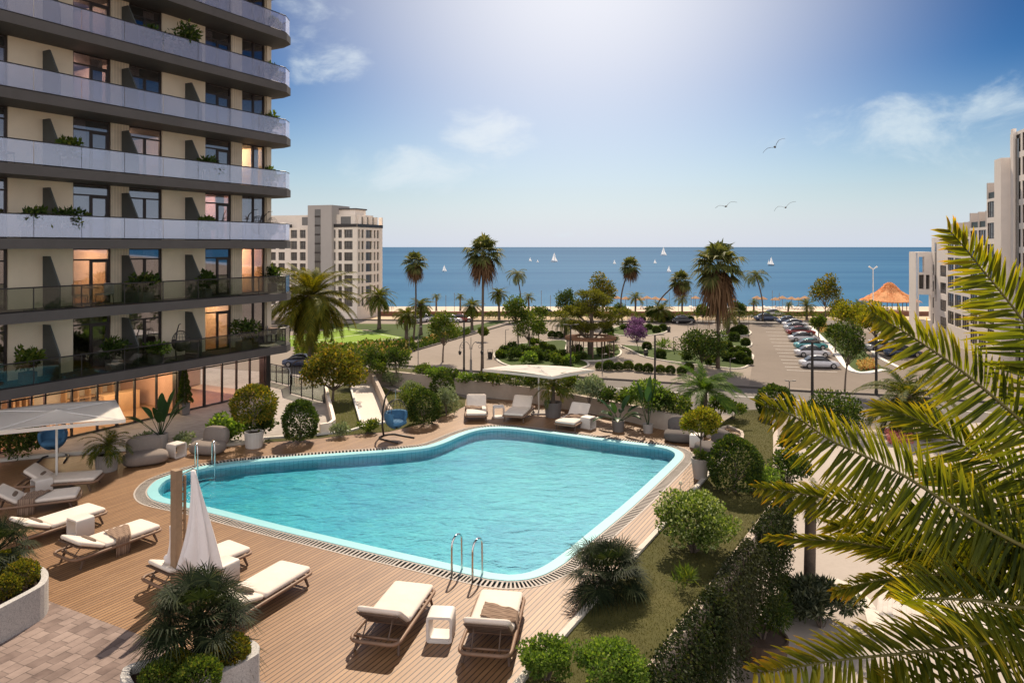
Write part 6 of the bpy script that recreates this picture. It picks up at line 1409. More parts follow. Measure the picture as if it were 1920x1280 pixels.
for key, fp, hp_, lb, an in [
    ('near_l', (778, 1098), (700, 1200), 'sun lounger at the bottom centre, left of the hollow white table, its cream pad bare', 38),
    ('near_r', (942, 1113), (908, 1222), 'sun lounger at the bottom centre with a brown throw over its right side', 38),
    ('l6', (550, 1066), (424, 1140), 'sun lounger partly hidden by the dwarf fan palm of the bottom planter', 12),
    ('l5', (448, 1026), (292, 1088), 'sun lounger behind the wooden shower post with the white towel', 22),
    ('l4', (283, 984), (122, 1040), 'sunlit sun lounger with a striped throw, left of the wooden post', 24),
    ('l3', (186, 952), (20, 1004), 'sun lounger half in shade, above the sunlit one with the throw', 24),
    ('l2', (142, 926), (-10, 944), 'shaded sun lounger at the left edge with a dark throw on it', 34),
    ('l1', (176, 894), (52, 902), 'shaded sun lounger nearest the potted palm on the left', 36),
    ('f1', (893, 781), (893, 757), 'far sun lounger facing the viewer at the left end of the far row', 48),
    ('f2', (958, 783), (988, 757), 'middle one of the three far loungers, an open white table on its left', 44),
    ('f3', (1056, 796), (1096, 774), 'far sun lounger in the shade of the white parasol, with a dark frame', 44)]:
    LG[key] = place(fp, hp_); make_lounger(lb, LG[key][0], LG[key][1], an)
for key, lb, an in [('near_l', 'brown pillow on the near lounger with the bare pad', 38), ('near_r', 'brown pillow on the near lounger with the throw', 38), ('l5', 'brown pillow on the lounger behind the wooden post', 22), ('l4', 'brown pillow on the sunlit lounger with the striped throw', 24), ('l6', 'brown pillow on the lounger beside the bottom planter', 12),
       ('l3', 'brown pillow on the lounger half in shade', 24), ('l2', 'dark pillow on the shaded lounger at the left edge', 34), ('l1', 'brown pillow on the lounger nearest the potted palm', 36), ('f1', 'brown pillow on the far lounger facing the viewer', 48), ('f2', 'brown pillow on the middle far lounger', 44), ('f3', 'brown pillow on the far lounger under the parasol', 44)]:
    pillow(lb, LG[key], an)
throw('brown throw crumpled over the right side of the near lounger', LG['near_r'], .10, 1, 1); throw('striped throw over the sunlit lounger left of the post', LG['l4'], .22, 1, 2, .34); throw('dark striped throw on the shaded lounger at the left edge', LG['l2'], .0, 1, 3, .34)
throw('folded brown towel on the far lounger facing the viewer', LG['f1'], .1, 1, 4, .10); throw('folded towel on the far lounger under the parasol', LG['f3'], .1, -1, 5, .10)
def side_table(label, px, rz, h=.5, w=.5, d=.46, wall=.05, group='white cube side tables'):
    p = at(*px, 0); b = MB(); o_ = rrect(-w / 2, w / 2, 0, h, .06); i_ = rrect(-w / 2 + wall, w / 2 - wall, wall, h - wall, .04); n = len(o_)
    V = [(x, -d / 2, z) for x, z in o_] + [(x, -d / 2, z) for x, z in i_] + [(x, d / 2, z) for x, z in o_] + [(x, d / 2, z) for x, z in i_]; F = []
    for k in range(n):
        j = (k + 1) % n; F += [(k, j, n + j, n + k), (2 * n + k, 3 * n + k, 3 * n + j, 2 * n + j), (k, 2 * n + k, 2 * n + j, j), (n + k, n + j, 3 * n + j, 3 * n + k)]
    o = b.add(V, F).build('side_table', M_TABLE, bevel=.008); o.location = p; o.rotation_euler.z = rz; return tag(o, label, 'side table', group)
for lb, px, rz in [('hollow white side table between the two near loungers', (827, 1194), -.08), ('white cube side table right of the wooden post, between two loungers', (420, 1092), -.5), ('white side table between the sunlit lounger with throw and the lounger half in shade', (151, 1004), -.55), ('shaded side table between the two loungers at the left edge', (78, 926), -.7),
                   ('white side table between the two taupe lounge seats', (331, 856), 1.1), ('open white side table between the two left far loungers', (935, 782), .1), ('white side table beside the far lounger under the parasol', (1103, 803), .9), ('white side table between the charcoal seats at the right end of the deck', (1306, 838), 1.2)]:
    side_table(lb, px, rz)
def blob(rx, ry, rz_, n=28, m=14, e=.62):
    """rounded upholstered block"""
    b = MB(); rs = []
    sg = lambda v: math.copysign(abs(v) ** e, v)
    for i in range(1, m):
        a = -math.pi / 2 + math.pi * i / m; rs.append([(rx * sg(math.cos(a)) * sg(math.cos(2 * math.pi * k / n)), ry * sg(math.cos(a)) * sg(math.sin(2 * math.pi * k / n)), rz_ * sg(math.sin(a))) for k in range(n)])
    return b.rings(rs)
def seat(label, px, rz, w, mat, back=True, group='soft rounded lounge seats'):
    p = at(*px, 0); t = root('lounge_seat', label, 'lounge chair', p, rz, group)
    s_ = blob(w / 2, .46, .22).build('seat', mat, t, smooth=True); s_.location = (0, -.10, .22)
    if back: q = blob(w * .40, .22, .36).build('backrest', mat, t, smooth=True); q.location = (0, .38, .52); q.rotation_euler.x = -.15
    return t
seat('two piece taupe lounge seat with its back turned left, beside the potted palm', (272, 868), .55, 1.45, M_TAUPE); seat('taupe lounge chair beside the far left pool ladder', (393, 848), -.25, 1.25, M_TAUPE)
seat('charcoal lounge seat at the right end of the deck against the wall', (1278, 826), -.25, 1.35, M_CHAR); seat('charcoal lounge seat beside the tapering pot, half hidden by the little tree', (1336, 852), -1.2, 1.1, M_CHAR)

M_BLUE = plain('blue_cushion', (.055, .15, .27), .9, .2, 9, bmp=.3)
def egg_chair(label, p, rz, s=1., cush=None, group='hanging basket chairs', loop_base=True):
    t = root('hanging_chair', label, 'hanging chair', p, rz, group, s)
    pole = MB().tube([(-.62, 0, .03), (-.70, 0, .45), (-.68, 0, 1.05), (-.52, 0, 1.60), (-.22, 0, 1.93), (.05, 0, 1.97)], [.04, .04, .038, .034, .028, .02], 9); pole.build('pole', M_DARK, t, smooth=True)
    MB().tube([(-.62, 0, .03), (-.60, .25, .03), (-.40, .42, .03), (.62, .46, .03), (.62, .45, .03), (-.40, .42, .03)][:4] , .034, 8).tube([(-.62, 0, .03), (-.60, -.25, .03), (-.40, -.42, .03), (.62, -.46, .03)], .034, 8).build('base', M_DARK, t, smooth=True)
    MB().tube([(.05, 0, 1.96), (.05, 0, 1.56)], .008, 5).build('chain', M_STEEL, t)
    bk = MB(); c = Vector((.08, 0, 1.0)); rx, rz_ = .46, .58
    for k in range(12):
        a0 = R(70 + k * 220 / 11); pts = []
        for j in range(13):
            a = math.pi * j / 12; pts.append(c + Vector((math.cos(a0) * rx * math.sin(a), math.sin(a0) * rx * math.sin(a), rz_ * math.cos(a))))
        bk.tube(pts, .009, 5)
    for z in (-.35, -.15, .05, .25, .42):
        r_ = rx * math.sqrt(max(0, 1 - (z / rz_) ** 2)); bk.tube([c + Vector((math.cos(R(70 + q * 20)) * r_, math.sin(R(70 + q * 20)) * r_, z)) for q in range(12)], .008, 5)
    bk.tube([c + Vector((rx * math.sin(a) * math.cos(R(70 * (1 if a < math.pi else -1))) , rx * math.sin(a) * math.sin(R(70)), rz_ * math.cos(a))) for a in np.linspace(0, 2 * math.pi, 26)[:-1]], .016, 6, True)
    bk.build('basket', M_DARK, t, smooth=True)
    cu = cush or M_CHAR; bw = MB(); rs = []; m_ = 12; nn = 22
    for i in range(m_ + 1):                  # padded bowl: half ellipsoid open to the front and top
        el = R(-82 + 100 * i / m_); rs.append([c + Vector((-.42 * math.cos(el) * math.cos(R(-118 + 236 * k / nn)), .43 * math.cos(el) * math.sin(R(-118 + 236 * k / nn)), .50 * math.sin(el) * (1 if el < 0 else .8) - .05)) for k in range(nn + 1)])
    V = [p for r_ in rs for p in r_]; w_ = nn + 1
    bw.add(V, [(i * w_ + k, i * w_ + k + 1, (i + 1) * w_ + k + 1, (i + 1) * w_ + k) for i in range(m_) for k in range(nn)])
    q = bw.build('cushion', cu, t, smooth=True, fixn=False); sd_ = q.modifiers.new('thick', 'SOLIDIFY'); sd_.thickness = .10; sd_.offset = 0
    q = blob(.36, .36, .11).build('seat_cushion', cu, t, smooth=True); q.location = (.10, 0, .66)
    return t
egg_chair('blue cushioned hanging chair on a curved stand by the ramp', at(740, 822), -.62, .98, M_BLUE)
egg_chair('shaded blue hanging chair at the left edge under the white parasol', at(100, 862), -1.2, .95, M_BLUE)

# wooden shower post with towels
p_ = at(331, 1112); t = root('shower_post', 'tall wooden post on the deck with a slim pegged batten beside it', 'shower post', p_, ANG - .12)
MB().box(0, 0, 0, .17, .20, 2.68).build('post', plain('oak_post', (.30, .20, .125), .6, .25, 5), t, bevel=.01)
b = MB(); b.box(.20, .02, .05, .045, .05, 2.45)
for k in range(11): b.box(.13, .02, .25 + k * .21, .12, .03, .03)
b.build('batten', plain('oak_post', (.3, .2, .12)), t); MB().tube([(.10, -.02, 2.55), (.34, -.06, 2.62), (.42, -.06, 2.58)], .014, 6).build('hook', M_STEEL, t)
M_TOWEL = plain('white_towel', (.78, .74, .74), .95, .04, 20, bmp=.25)
def towel(label, top_, foot, width, thick, seed, group='white towels on the wooden post'):
    """cloth gathered at a hook and spreading downwards in folds"""
    top_, foot = Vector(top_), Vector(foot); n, m = 64, 22; rs = []; ax = Vector((1, .25, 0)).normalized(); ay = Vector((-.25, 1, 0)).normalized()
    for i in range(m):
        u = i / (m - 1); w = .05 + (width - .05) * u ** 1.25; th = .045 + (thick - .045) * u ** .9; c = top_.lerp(foot, u) + ax * .05 * math.sin(u * 3); ring = []
        for k in range(n):
            a = 2 * math.pi * k / n; f = 1 + .34 * math.sin(a * 6 + seed + u * 1.2) * u ** .6 + .10 * math.sin(a * 13 + seed) * u; hem = (.20 * math.cos(a + 2.6) + .16 * math.cos(a * 3 + seed)) * u ** 3
            ring.append(tuple(c + ax * w * math.cos(a) * f + ay * th * math.sin(a) * f + Vector((0, 0, hem))))
        rs.append(ring)
    o = MB().rings(rs).build('towel', M_TOWEL, smooth=True); return tag(o, label, 'towel', group)
T0 = deep(362, 882, p_.y - .05); towel('large white towel hanging from the hook of the wooden post', T0, deep(374, 1068, p_.y - .05), .36, .16, 1)
towel('small white towel behind the wooden post on its left', deep(322, 985, p_.y + .22), deep(317, 1068, p_.y + .22), .10, .06, 2)

# white parasols
def parasol(label, corners, zr, pole_xy, rise=.42):
    C = [Vector(c) for c in corners]; c0 = sum(C, Vector()) / 4; t = root('parasol', label, 'parasol', (c0.x, c0.y, 0), 0, 'large white parasols')
    b = MB(); n = 8; loc_ = [c - Vector((c0.x, c0.y, 0)) for c in C]; ap = Vector((0, 0, zr + rise)); V = []; m = 7
    for i in range(m + 1):
        u = i / m
        for q in range(4):
            a, d = loc_[q], loc_[(q + 1) % 4]
            for k in range(n):
                e = a.lerp(d, k / n); sagk = .10 * math.sin(math.pi * k / n) * u; p = ap.lerp(Vector((e.x, e.y, zr)), u); p = ap.lerp(p, 1 - 0) ; V.append(Vector((p.x, p.y, p.z - .10 * math.sin(math.pi * u) + sagk * .6)))
    N_ = 4 * n; b.add(V, [(i * N_ + k, i * N_ + (k + 1) % N_, (i + 1) * N_ + (k + 1) % N_, (i + 1) * N_ + k) for i in range(m) for k in range(N_)])
    o = b.build('canopy', leafm('parasol_canvas', (.78, .75, .71), (.80, .77, .73), .45, (1, 1, 1), .8), t, smooth=True); s_ = o.modifiers.new('thick', 'SOLIDIFY'); s_.thickness = .015
    vb = MB(); e = loc_
    for q in range(4):
        a, d = Vector((e[q].x, e[q].y, zr)), Vector((e[(q + 1) % 4].x, e[(q + 1) % 4].y, zr)); vb.obox(a + Vector((0, 0, -.10)), d - a, (d - a).normalized().cross(Vector((0, 0, 1))) * .01, (0, 0, .11))
    vb.build('valance', leafm('parasol_canvas', (.78, .75, .71), (.80, .77, .73)), t)
    rb = MB()
    for q in range(4): rb.tube([ap + Vector((0, 0, -.06)), Vector((e[q].x * .97, e[q].y * .97, zr - .02))], .014, 5)
    rb.build('rib', M_WHITE, t); px_, py_ = pole_xy[0] - c0.x, pole_xy[1] - c0.y
    pb = MB(); pb.tube([(px_, py_, 0), (px_, py_, zr + rise * .75)], .035, 10); pb.tube([(px_, py_, zr + rise * .72), ap + Vector((0, 0, -.03))], .03, 8); pb.build('pole', M_WHITE, t, smooth=True)
    MB().box(px_, py_, .004, .7, .7, .07).build('base', M_POT, t, bevel=.01); return t
zc = 2.28; CP = [(905, 692), (1036, 706), (1114, 693), (988, 684)]
zc = 1.95
parasol('white square parasol above the far loungers, behind the dark potted palm', [at(905, 692, zc), at(1036, 706, zc), at(1114, 693, zc), at(988, 684, zc)], zc, (sum(at(x_, y_, zc).x for x_, y_ in CP) / 4, sum(at(x_, y_, zc).y for x_, y_ in CP) / 4), .15)
zc = 2.28; A_, B_ = at(235, 786, zc), at(216, 750, zc); dv = Vector((-3.1, -1.55, 0))
parasol('white parasol over the shaded terrace in front of the lit shop windows', [A_, B_, B_ + dv, A_ + dv], zc, ((A_.x + B_.x) / 2 + dv.x * .5, (A_.y + B_.y) / 2 + dv.y * .5), .18)

# garden lights, fence and gate at the far left of the terrace
def fence_run(label, a, c, h, n, name='glass_fence', slat=False):
    a, c = Vector(a), Vector(c); t = root(name, label, 'fence', a); d = c - a; r = MB()
    for k in range(n + 1): r.box(*(d * k / n), .05, .05, h)
    r.tube([Vector((0, 0, h)), d + Vector((0, 0, h))], .025, 6); r.tube([Vector((0, 0, .06)), d + Vector((0, 0, .06))], .02, 6); r.build('frame', M_DARK, t)
    g = MB(); u = d.normalized(); g.obox(Vector((0, 0, .08)), d, u.cross(Vector((0, 0, 1))) * .012, (0, 0, h - .12)); g.build('glass_panel', M_CLEAR, t); return t
f0, f1, f2, f3 = at(496, 712), at(541, 723), at(545, 738), at(608, 755.5)
fence_run('glass fence behind the corner of the hotel on the terrace', f0, f1, .98, 4); fence_run('short return of the glass fence beside the gate', f1, f2, .98, 1); fence_run('glass fence ending at the low garden wall', f2, f3, .95, 3)
g0 = f1 + Vector((.1, .25, 0)); t = root('arched_gate', 'dark arched iron gate behind the glass fence', 'gate', g0); b = MB(); w = 1.1
pts = [(0, 0, 0), (0, 0, 1.0)] + [(w / 2 - w / 2 * math.cos(a), 0, 1.0 + .34 * math.sin(a)) for a in np.linspace(0, math.pi, 9)] + [(w, 0, 1.0), (w, 0, 0)]
b.tube(pts, .03, 6)
for k in range(1, 8): x = w * k / 8; b.tube([(x, 0, .05), (x, 0, 1.0 + .34 * math.sqrt(max(0, 1 - (2 * x / w - 1) ** 2)))], .012, 5)
b.build('bars', M_DARK, t)
for i, (x, y) in enumerate([(659, 718)]):
    p = at(x, y); t = root('garden_light', 'small white garden light at the top of the ramp kerb', 'garden light', p); MB().tube([(0, 0, 0), (0, 0, .42)], .02, 6).build('stem', M_WHITE, t); MB().lathe([(0, .40), (.06, .42), (.07, .5), (0, .54)], 12).build('head', M_WHITE, t)
p = at(1276, 926); t = root('garden_light', 'small round pale garden light at the kerb above the hydrangea', 'garden light', p); MB().tube([(0, 0, 0), (0, 0, .28)], .012, 6).build('stem', M_POT, t); MB().lathe([(0, .26), (.05, .29), (.06, .34), (.04, .39), (0, .41)], 12).build('head', plain('lamp_cream', (.6, .55, .4), .5, .05, 3), t)

# ================================================================== BALCONY PLANTS AND FURNITURE
GBP = 'potted plants on the hotel balconies'
def bal(px, k, o=-.55):
    o = -1.55 if px > 503 else o; s = min(hs(px, o), S_END - .48); return hp(s, o, FH * k)
def bal_plant(label, px, k, h, w, mat, seed, o=-.55, tubh=.42):
    p = bal(px, k, o); t = root('balcony_plant', label, 'potted plant', p, 0, GBP)
    MB().box(0, 0, .003, w * .62, w * .5, tubh, ANG).build('tub', M_POTD, t, bevel=.01)
    rng = np.random.default_rng(seed); r = (w * .62, w * .62, (h - tubh) / 2 * 1.05); cl = ell_clumps(rng, (0, 0, tubh + r[2] * .9), r, 10, .45)
    link('foliage', npmesh('foliage', *clump_cloud(rng, cl, 420, .20, .055, .5, .3)), mat, t)
    b = MB()
    for j in range(0, 10, 2): q = Vector(cl[j][0]); b.tube([(0, 0, tubh * .9), tuple(q)], [.02, .008], 5)
    b.build('stem', M_BARK, t)
bp = [(52, 1, 1.35, .75, M_L_MID, 'lowest floor, far left, a small tree in a square tub'), (214, 1, 1.25, .8, M_L_DARK, 'lowest floor, dark and bushy beside the second privacy panel'), (292, 1, .85, .8, M_L_LIGHT, 'lowest floor, pale and loose in front of the glass'), (457, 1, 1.5, .95, M_L_DARK, 'lowest floor, dense dark shrub near the corner'),
      (273, 2, 1.25, .75, M_L_DARK, 'second floor, dark bush left of the middle'), (388, 2, 1.15, .55, M_L_DARK, 'second floor, thin dark plant beside the third privacy panel'), (522, 2, 1.25, .7, M_L_DARK, 'second floor, at the rounded corner'),
      (60, 3, 1.10, .85, M_L_DARK, 'third floor, left of the first privacy panel'), (133, 3, 1.15, .8, M_L_DARK, 'third floor, right of the first privacy panel'), (386, 3, 1.05, .55, M_L_MID, 'third floor, beside the third privacy panel'),
      (133, 4, 1.15, .75, M_L_MID, 'fourth floor, loose plant right of the first privacy panel'), (393, 4, 1.2, .75, M_L_DARK, 'fourth floor, beside the third privacy panel'), (521, 4, 1.2, .7, M_L_MID, 'fourth floor, at the rounded corner'),
      (525, 5, 1.3, .75, M_L_MID, 'fifth floor, light plant at the rounded corner'), (345, 6, 1.75, .95, M_L_DARK, 'sixth floor, big dark bush hiding the third privacy panel'), (290, 6, 1.15, .6, M_L_DARK, 'sixth floor, small plant in the middle'), (514, 6, 1.2, .7, M_L_DARK, 'sixth floor, at the rounded corner'), (516, 7, 1.1, .7, M_L_MID, 'seventh floor, behind the frosted glass at the corner')]
for i, (px, k, h, w, m_, lb) in enumerate(bp): bal_plant('potted plant on a balcony, ' + lb, px, k, h, w, m_, i + 200)
for px, k, lb, rz in [(338, 1, 'black hanging chair on the lowest balcony beside the third privacy panel', .6), (482, 3, 'left one of the two black hanging chairs at the corner of the third balcony', -.4), (521, 3, 'right one of the two black hanging chairs at the corner of the third balcony', -.4)]:
    egg_chair(lb, bal(px, k, -.75), rz + ANG, .78, None, 'hanging chairs on the balconies')
def bistro(label, px, k, seed, o=-.8):
    p = bal(px, k, o); t = root('balcony_table', label, 'table', p, ANG, 'tables and chairs on the balconies'); MB().lathe([(0, .70), (.30, .70), (.30, .73), (0, .73)], 18).build('top', M_TEAK, t); MB().tube([(0, 0, .02), (0, 0, .70)], .025, 8).lathe([(.2, .004), (.2, .02), (0, .03)], 14).build('leg', M_DARK, t)
def bchair(label, px, k, rz, mat, o=-.8):
    p = bal(px, k, o); t = root('balcony_chair', label, 'chair', p, ANG + rz, 'tables and chairs on the balconies')
    MB().box(0, 0, .40, .48, .46, .06).build('seat', mat, t, bevel=.015); MB().box(0, .22, .44, .48, .05, .42).build('backrest', mat, t, bevel=.015)
    for sx in (-.21, .21):
        for sy in (-.2, .2): MB().tube([(sx, sy, .41), (sx * 1.1, sy * 1.1, .004)], .016, 6).build('leg', M_DARK, t)
M_WICK = plain('wicker', (.40, .24, .14), .8, .2, 20); M_GREYC = plain('grey_chair', (.34, .32, .31), .9, .1, 8)
bistro('small round table on the second balcony before the warm lit window', 170, 2, 1); bchair('orange brown chair left of the table on the second balcony', 150, 2, 1.2, M_WICK); bchair('pale chair right of the table on the second balcony', 196, 2, -1.3, M_GREYC)
bchair('pale chair at the rounded corner of the lowest balcony', 512, 1, .9, M_GREYC); bchair('second pale chair at the corner of the lowest balcony, nearer the end', 532, 1, -.9, M_GREYC, -.9); bistro('small table between the pale chairs on the lowest balcony corner', 522, 1, 3, -.7)
bchair('armchair behind frosted glass on the third balcony, near the middle', 287, 3, .4, M_GREYC); bchair('low chair behind frosted glass on the fourth balcony, far left', 8, 4, .6, M_CHAR)

# ================================================================== STREET FURNITURE
M_LAMPP = plain('lamp_black', (.022, .020, .020), .5, .2, 6); M_LAMPG = plain('lamp_grey', (.16, .15, .14), .5, .2, 6); M_LENS = plain('lamp_lens', (.6, .6, .58), .3, .05, 3)
def lamp(label, base, top_, r=.11, arms=1, al=1., mat=None, zg=GZ, group='black street lamps on the square', name='street_lamp'):
    b_ = at(*base, zg); tp = deep(*top_, b_.y); h = tp.z - b_.z; t = root(name, label, 'street lamp', b_, 0, group); m = mat or M_LAMPP
    MB().tube([(0, 0, -.05), (0, 0, .5), (0, 0, .52), (0, 0, h)], [r * 1.25, r * 1.2, r, r * .8], 10).build('pole', m, t)
    for q in range(arms):
        s_ = 1 if q == 0 else -1; MB().tube([(0, 0, h - .03), (s_ * .25 * al, -.12, h + .02), (s_ * .5 * al, -.25, h + .04)], [.035, .03, .025], 6).build('arm', m, t)
        a = MB(); a.obox((s_ * .40 * al, -.34, h + .03), (s_ * .5 * al, -.02, .02), (0, .24, 0), (0, 0, .07)); hd = a.build('head', m, t); MB().obox((s_ * .44 * al, -.31, h + .018), (s_ * .42 * al, -.02, .02), (0, .18, 0), (0, 0, .010)).build('lens', M_LENS, hd)
    return t
lamp('black street lamp left of the tallest fan palm', (870, 697), (870, 600)); lamp('black street lamp in the middle beside the tall clipped ball', (1228, 718), (1228, 628), arms=1); lamp('black street lamp in front of the white parked car', (1523, 768), (1523, 640), .13)
lamp('black street lamp at the near tip of the car park strip', (1643, 741), (1643, 626), .13); lamp('black street lamp in front of the round pergola', (1070, 690), (1070, 609), arms=2, r=.10)
for lb, b_, t_ in [('slim grey lamp at the pavement left of the young round tree', (784, 686), (784, 613)), ('slim grey lamp on the square left of the round island', (948, 650), (948, 618)), ('slim pale lamp left of the front tree of the street', (767, 660), (767, 616)), ('slim dark lamp behind the round pergola, right', (1158, 606), (1158, 583)), ('slim dark lamp right of the purple trees', (1263, 660), (1263, 632)),
                   ('slim pole at the tip of the upper right bed', (1404, 640), (1404, 592)), ('slim pole in front of the drooping palm', (1379, 619), (1379, 600)), ('slim pole beside the black car', (1307, 622), (1307, 598)), ('slim pole left of the broad dark tree', (1290, 628), (1290, 606)), ('slim low lamp among the clipped hedge row', (1129, 700), (1129, 664)), ('slim tall lamp behind the black car', (1301, 604), (1301, 549)), ('slim lamp on the corner of the car park bed', (1369, 700), (1369, 672))]:
    lamp(lb, b_, t_, .045, 1, .55, M_LAMPG, group='slim lamps and poles of the square', name='slim_lamp')
lamp('low two armed lamp on the road edge in front of the car park', (1480, 765), (1480, 714), .06, 2, .5, M_LAMPG, group='low lamps of the road', name='slim_lamp'); lamp('thin lamp behind the close fronds on the road', (1583, 785), (1583, 744), .05, 1, .5, M_LAMPG, group='low lamps of the road', name='slim_lamp')
b_ = at(1637, 598, GZ); tp = deep(1637, 505, b_.y); t = root('sea_front_lamp', 'pale tall lamp with two upturned heads beside the thatched pavilion', 'street lamp', b_); h = tp.z - b_.z
MB().tube([(0, 0, 0), (0, 0, h)], [.14, .08], 8).build('pole', M_WHITE, t)
for s_ in (-1, 1): MB().tube([(0, 0, h), (s_ * .45, 0, h + .35), (s_ * .8, 0, h + .55)], [.09, .12, .18], 6).build('head', M_WHITE, t)
# ornamental lamp with curled arms
b_ = at(883, 700, GZ); h = deep(883, 632, b_.y).z - b_.z; t = root('curled_lamp', 'ornamental street lamp with two curled arms and hanging lanterns', 'street lamp', b_)
MB().tube([(0, 0, 0), (0, 0, h * .38), (0, 0, h * .40), (0, 0, h)], [.13, .12, .07, .03], 10).lathe([(.22, 0), (.2, .35), (.12, .45)], 12).build('pole', M_LAMPG, t)
for s_ in (-1, 1):
    pts = [(s_ * .10, 0, h * .66)] + [(s_ * (.68 - .56 * math.cos(a)), 0, h * .70 + .72 * math.sin(a)) for a in np.linspace(.1, math.pi * .98, 12)] + [(s_ * 1.22, 0, h * .62)]
    ar = MB().tube(pts, .032, 6); ar.tube([(s_ * (1.0 + .19 * math.cos(a) * (1 - a / 14)), 0, h * .74 + .24 * math.sin(a) * (1 - a / 14)) for a in np.linspace(0, 6.6, 20)], .022, 5); ar.build('arm', M_LAMPG, t, smooth=True)
    lo_ = MB().lathe([(.02, .14), (.16, .06), (.18, .0), (.13, -.28), (.05, -.36), (0, -.38)], 10).build('lantern', M_LAMPP, t); lo_.location = (s_ * 1.22, 0, h * .60)
p = at(919, 672, GZ); t = root('litter_bin', 'dark litter bin on the paving left of the round island', 'bin', p); MB().lathe([(.26, 0), (.34, .75), (.36, .78), (.30, .8), (.28, .3), (0, .28)], 16).build('body', M_LAMPP, t); MB().tube([(-.3, 0, .7), (-.3, 0, 1.15), (.3, 0, 1.15), (.3, 0, .7)], .03, 6).build('hoop', M_LAMPP, t)
for x, y, lb in [(1254, 622, 'small dark bin right of the middle bed'), (1211, 668, 'small dark bin on the kerb of the right bed')]:
    p = at(x, y, GZ); t = root('litter_bin', lb, 'bin', p); MB().lathe([(.24, 0), (.30, .6), (.26, .9), (0, 1.0)], 14).build('body', M_LAMPP, t); MB().lathe([(.31, .55), (.32, .6), (.31, .65)], 14).build('band', M_LAMPG, t)
# beds on the square: lawn and kerb, things standing in them are separate
def island(pts, mat=M_GRASS, h=.14):
    loop = smooth_loop(px_poly(pts, GZ), .6); struct(MB().prism(loop, GZ - .02, GZ + .10).build('lawn', mat)); kerb('bed_kerb', px_poly(pts, GZ), GZ, h, .26, M_KERB, True)
island([(927, 667), (936, 657), (965, 647), (1010, 642), (1060, 640), (1062, 664), (1100, 680), (1095, 690), (1040, 697), (975, 691), (940, 681)])
island([(1062, 668), (1085, 676), (1120, 677), (1150, 672), (1164, 664), (1158, 655), (1120, 652), (1080, 655)])
island([(1163, 648), (1182, 657), (1204, 668), (1240, 676), (1290, 683), (1346, 689), (1380, 692), (1403, 686), (1412, 668), (1400, 662), (1370, 652), (1330, 650), (1280, 658), (1200, 650)])
island([(1330, 636), (1360, 648), (1400, 652), (1409, 644), (1395, 636), (1360, 632)])
island([(1145, 624), (1170, 630), (1210, 630), (1246, 624), (1252, 616), (1235, 611), (1195, 609), (1155, 614)])
island([(1345, 628), (1395, 630), (1408, 624), (1395, 618), (1360, 619)])
# round pergola
pc = at(1107, 668, GZ); s = pc.y / F_PX; t = root('round_pergola', 'ring shaped brown pergola roof on slim posts round the umbrella pine', 'pergola', pc); ro, ri, hh = 48 * s, 29 * s, 2.35
b = MB(); n = 48; lo_ = [Vector((math.cos(2 * math.pi * k / n), math.sin(2 * math.pi * k / n))) for k in range(n)]
b.band([p * ro for p in lo_], [p * ri for p in lo_], hh + .1, hh + .2); b.band([p * ro for p in lo_], [p * ri for p in lo_], hh - .08, hh + .05); b.band([p * ro for p in lo_], [p * ro for p in lo_], hh - .08, hh + .1); b.band([p * ri for p in lo_], [p * ri for p in lo_], hh + .05, hh + .2)
for k in range(n * 2): a = math.pi * k / n; d = Vector((math.cos(a), math.sin(a), 0)); b.obox(d * ri * 1.02 + Vector((0, 0, hh + .2)), d * (ro - ri) * .97 + Vector((0, 0, -.1)), Vector((-d.y, d.x, 0)) * .07, (0, 0, .07))
b.build('roof_ring', plain('pergola_brown', (.24, .12, .065), .8, .25, 4), t)
for k in range(16):
    a = 2 * math.pi * k / 16
    for rr in ((ro - .25,) if k % 2 else (ro - .25, ri + .25)): MB().tube([(rr * math.cos(a), rr * math.sin(a), 0), (rr * math.cos(a), rr * math.sin(a), hh)], .06, 6).build('post', M_TEAKD, t)
b = MB()
for k in range(10):
    a0, a1 = 2 * math.pi * (k + .12) / 16 , 2 * math.pi * (k + .88) / 16; r_ = (ro + ri) / 2; p0, p1 = Vector((r_ * math.cos(a0), r_ * math.sin(a0), .42)), Vector((r_ * math.cos(a1), r_ * math.sin(a1), .42)); d = p1 - p0; b.obox(p0, d, d.cross(Vector((0, 0, 1))).normalized() * .4, (0, 0, .06))
b.build('bench_seat', M_TEAK, t)
for x, y, lb in [(1017, 652, 'timber bench on the round island left of the pergola'), (1156, 652, 'timber bench right of the round pergola'), (1252, 658, 'timber bench behind the agave')]:
    p = at(x, y, GZ); t = root('park_bench', lb, 'bench', p, -.15, 'timber benches on the square'); MB().box(0, 0, .42, 2.2, .45, .07).build('seat', M_TEAK, t)
    for sx in (-.85, .85): MB().box(sx, 0, 0, .1, .4, .42).build('leg', M_LAMPP, t)

